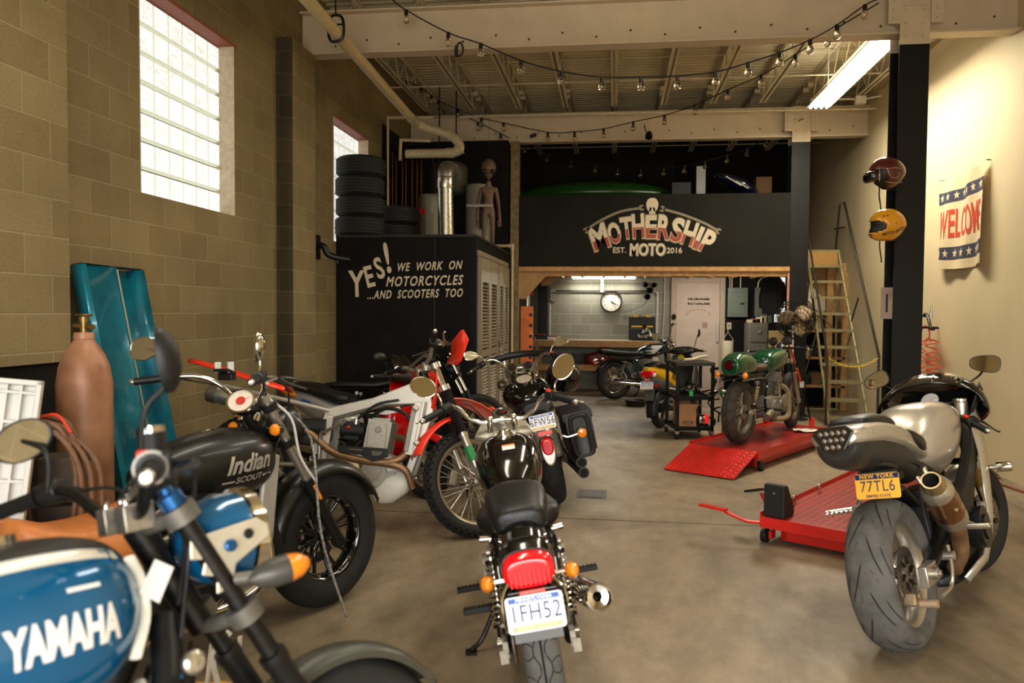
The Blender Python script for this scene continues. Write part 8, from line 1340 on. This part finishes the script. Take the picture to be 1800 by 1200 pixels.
k.loft('seat', leather_black, [(-.24, .82, .06, .03, .03, 2.5, 3), (-.2, .83, .11, .045, .04, 2.5, 3), (.1, .80, .12, .04, .05, 2.5, 3), (.42, .79, .11, .035, .05, 2.5, 3), (.54, .82, .06, .03, .03, 2.4, 3)]); k.fender('rear_fender', blackgloss, False, .375, 45, 155, .075, .04); k.part('tail_light', lambda b: b.m(chrome).cyl((-.30, 0, .66), (-.38, 0, .64), .05, n=16).m(redlens).cyl((-.38, 0, .64), (-.40, 0, .635), .045, n=16)); [k.signal((-.28, sd*.05, .70), sd, stalk=.08) for sd in (-1, 1)]
k.bars([(1.08, 0, 1.02), (1.07, -.12, 1.06), (1.05, -.2, 1.20), (.98, -.28, 1.24), (.84, -.38, 1.22)]); k.headlight((1.22, 0, .92), .09); [k.gauge((1.13, y, 1.08), (-.5, 0, .87), .04) for y in (-.06, .06)]; k.mirror((.98, -.27, 1.24), [(1.0, -.3, 1.3)], (.99, -.34, 1.36), (.055, .055), 'round'); k.mirror((.98, .27, 1.24), [(1.0, .3, 1.32)], (.99, .34, 1.38), (.05, .05), 'oval', m_=blackplastic); k.part('exhaust_pipe', lambda b: b.m(chrome).tube([(.84, -.1, .56), (.95, -.14, .45), (.88, -.16, .26), (.5, -.17, .24), (-.2, -.19, .30)], .026, n=12)); k.part('side_cover', lambda b: b.m(tealp).prism([(.30, .46), (.52, .46), (.52, .64), (.36, .66)], (0, -.12, 0), X3, Z3, -.02), bev=.008)
# yellow scooter
ylw = mat('yellow_scooter_paint', '#d2a016', .3, var=.08, coat=.4)
k = scooter('yellow and grey scooter with a small licence plate behind the shop cart', (.615, 10.62), 25, 4, mat('dark_grey_scooter_plastic', '#24241f', .5), ylw, alub, 0, .235)
k.part('tail_lamp', lambda b: b.m(redlens).loft([(-.365, .735, .03, .02, .03, 2.4, 2.4), (-.36, .735, .085, .035, .045, 2.6, 2.6), (-.30, .74, .10, .04, .05, 2.6, 2.6)]).m(whitepl).ell((-.33, -.085, .715), (.03, .03, .03))); k.plate((-.385, 0, .585), '05770', 'pa', 10, .18, .10); k.part('rear_reflector', lambda b: b.m(pinklens).box((-.37, 0, .66), (.012, .07, .03)).m(redlens).cyl((-.36, -.12, .58), (-.37, -.12, .58), .022, n=14)); k.part('mud_flap', lambda b: b.m(mat('grey_plastic', '#4d4d46', .6)).box((-.31, 0, .46), (.02, .13, .16), Euler((0, R(20), 0)).to_matrix()).loft([(-.34, .66, .05, .02, .1, 2.5, 2.5), (-.2, .64, .11, .03, .12, 2.6, 2.6), (.1, .58, .14, .03, .14, 2.6, 2.6), (.3, .52, .12, .02, .12, 2.6, 2.6)]), bev=.004); k.part('body_script', lambda b: b.m(ink_black).text('Rx', (.20, -.152, .66), (1, 0, -.25), (.25, 0, 1), .13, shear=.25, bold=.02), smooth=0); k.part('horn_badge', lambda b: b.m(mat('dim_yellow_badge', '#b5a13a', .4)).cyl((.90, 0, .88), (.885, 0, .88), .05, n=18), True)
k.mirror((.95, .20, 1.0), [(.96, .24, 1.10), (.94, .33, 1.16)], (.93, .38, 1.20), (.055, .055), 'round', m_=blackplastic); k.mirror((.95, -.18, 1.0), [(.93, -.22, 1.12)], (.90, -.27, 1.22), (.028, .06), 'oval', m_=blackplastic, nrm=(-.4, .9, .1), rot=-12); k.stand()
# green cafe racer on the lift
grn2 = mat('british_green_paint', '#0f4a2c', .16, .1, var=.06, coat=.8); dusty = mat('dusty_alloy', '#7d7260', .55, .5, var=.25, scale=20)
k = standard('green cafe racer with a bobbed tail strapped upright on the red lift', (1.268, 8.285), 32, 0, z=.197, steer=8, scale=.96, wheel='straight', nsp=6, rimm=dusty, wb=1.50, rr=.335, rf=.335, tw=(.10, .155), fork=.72, fend=None, tyrem=mat('dusty_tyre', '#3b362f', .85, var=.25, scale=18), tread=[(18, [(0, 6), (.08, 30), (.02, 55), (.06, 75)], .003), (1, [(i*2*PI/40, 0) for i in range(41)], .003)], boot=(.40, .52))
GT = [(.50, .83, .06, .05, .06, 2.4, 2.4), (.56, .85, .135, .08, .13, 2.6, 2.2), (.74, .875, .165, .10, .16, 2.6, 2.2), (.96, .89, .155, .095, .15, 2.6, 2.2), (1.08, .89, .09, .06, .09, 2.4, 2.2)]; k.loft('fuel_tank', grn2, GT); k.loft('tail_cowl', grn2, [(-.27, .83, .06, .05, .09, 2.4, 2.6), (-.25, .83, .10, .09, .10, 2.5, 2.8), (-.12, .84, .125, .125, .11, 2.5, 3), (.05, .84, .13, .12, .11, 2.5, 3), (.16, .83, .12, .07, .10, 2.6, 3), (.18, .82, .11, .04, .09, 2.6, 3)]); k.loft('seat', mat('brown_leather', '#4a3525', .5), [(.16, .80, .10, .03, .04, 2.6, 3), (.30, .79, .12, .03, .05, 2.6, 3), (.48, .80, .11, .03, .05, 2.6, 3), (.54, .82, .06, .02, .03, 2.4, 3)])
k.part('tail_light', lambda b: b.m(blackgloss).cyl((-.255, 0, .84), (-.285, 0, .84), .052, n=20).m(mat('dark_red_lens', '#4a0709', .2, coat=.5)).cyl((-.285, 0, .84), (-.295, 0, .84), .045, n=20)); [k.signal((-.22, sd*.08, .735), sd, stalk=.07, r=.032) for sd in (-1, 1)]; [k.part('tail_rail', lambda b: b.m(blacksatin).box((.0, sd*.10, .72), (.50, .02, .03))) for sd in (-1, 1)]
k.bars([(1.12, -.05, .97), (1.10, -.13, .97), (1.0, -.33, .95)], barm=blacksatin, red=False); [k.gauge((1.10, y, 1.06), (-.75, 0, .66), .05, .05, m_=blacksatin) for y in (-.075, .075)]; k.headlight((1.24, 0, .95), .085, m_=blacksatin); k.part('exhaust_wrap', lambda b: b.m(mat('tan_exhaust_wrap', '#8f7e62', .85, var=.2, scale=60)).tube([(.86, -.09, .58), (1.0, -.14, .48), (.98, -.16, .24), (.80, -.17, .20), (.50, -.18, .22)], .030, n=12).m(dusty).tube([(.50, -.18, .22), (.42, -.18, .30), (.30, -.18, .26)], .04, n=12)); k.part('valve_cover', lambda b: b.m(alu).cyl((.80, -.18, .40), (.80, -.19, .40), .075, n=22).m(chrome).tube([(.70, -.14, .66), (.72, -.15, .52), (.74, -.15, .44)], .010, n=8)); k.part('battery_tray', lambda b: b.m(blacksatin).box((.28, 0, .58), (.20, .18, .16)), bev=.008); k.part('seat_rear_axle', lambda b: b.m(alub).tube([(-.02, -.14, .33), (.06, -.15, .36), (.08, -.14, .24)], .008, n=6).box((.02, -.125, .335), (.12, .015, .05)))
t = thing('licence_sign', 'blue and white licence plate standing on edge beside the green motorcycle tyre', 'licence plate', (1.25, 9.50, .43), (0, 0, R(200))); MB().m(plate_white).box((0, .05, 0), (.012, .115, .19)).m(plate_blue).box((-.007, .09, 0), (.002, .025, .17)).m(ink_black).text('C50TA', (-.0075, .045, 0), (0, 0, -1), (0, 1, 0), .05, bold=.02).build('plate', t, smooth=0); MB().m(redlens).cyl((.0, .05, .16), (-.02, .05, .16), .035, n=16).m(chrome).cyl((.0, .05, .16), (.03, .05, .16), .042, n=16).build('round_lamp', t); MB().m(steel_dark).cyl((.01, .05, -.43), (.01, .05, .16), .008, n=6).build('stem', t)
strap = mat('orange_strap', '#d9481c', .7)
for sd, lab in ((-1, 'orange and black tie-down strap on the near side of the green motorcycle'), (1, 'orange and black tie-down strap on the far side of the green motorcycle')):
    W = k.t.matrix_basis.copy(); f = lambda p: W @ Vector(p); t = thing('tie_down_strap', lab, 'strap', group='tie-down straps on the lift')
    MB().m(strap).tube([f((1.14, sd*.08, 1.06)), f((1.16, sd*.10, .98)), f((1.20, sd*.15, .80))], .024, n=8, sub=2, flat=.25).tube([f((1.22, sd*.16, .74)), f((1.27, sd*.19, .58))], .024, n=8, sub=2, flat=.25).build('loop', t); MB().m(blacksatin).tube([f((1.26, sd*.19, .60)), f((1.36, sd*.25, .28)), f((1.42, sd*.28, .04))], .016, n=8, sub=2, flat=.3).build('webbing', t); MB().m(alub).box(f((1.285, sd*.195, .55)), (.05, .05, .07)).m(redlift).box(f((1.42, sd*.28, .10)), (.05, .05, .10)).build('buckle', t, bev=.004)
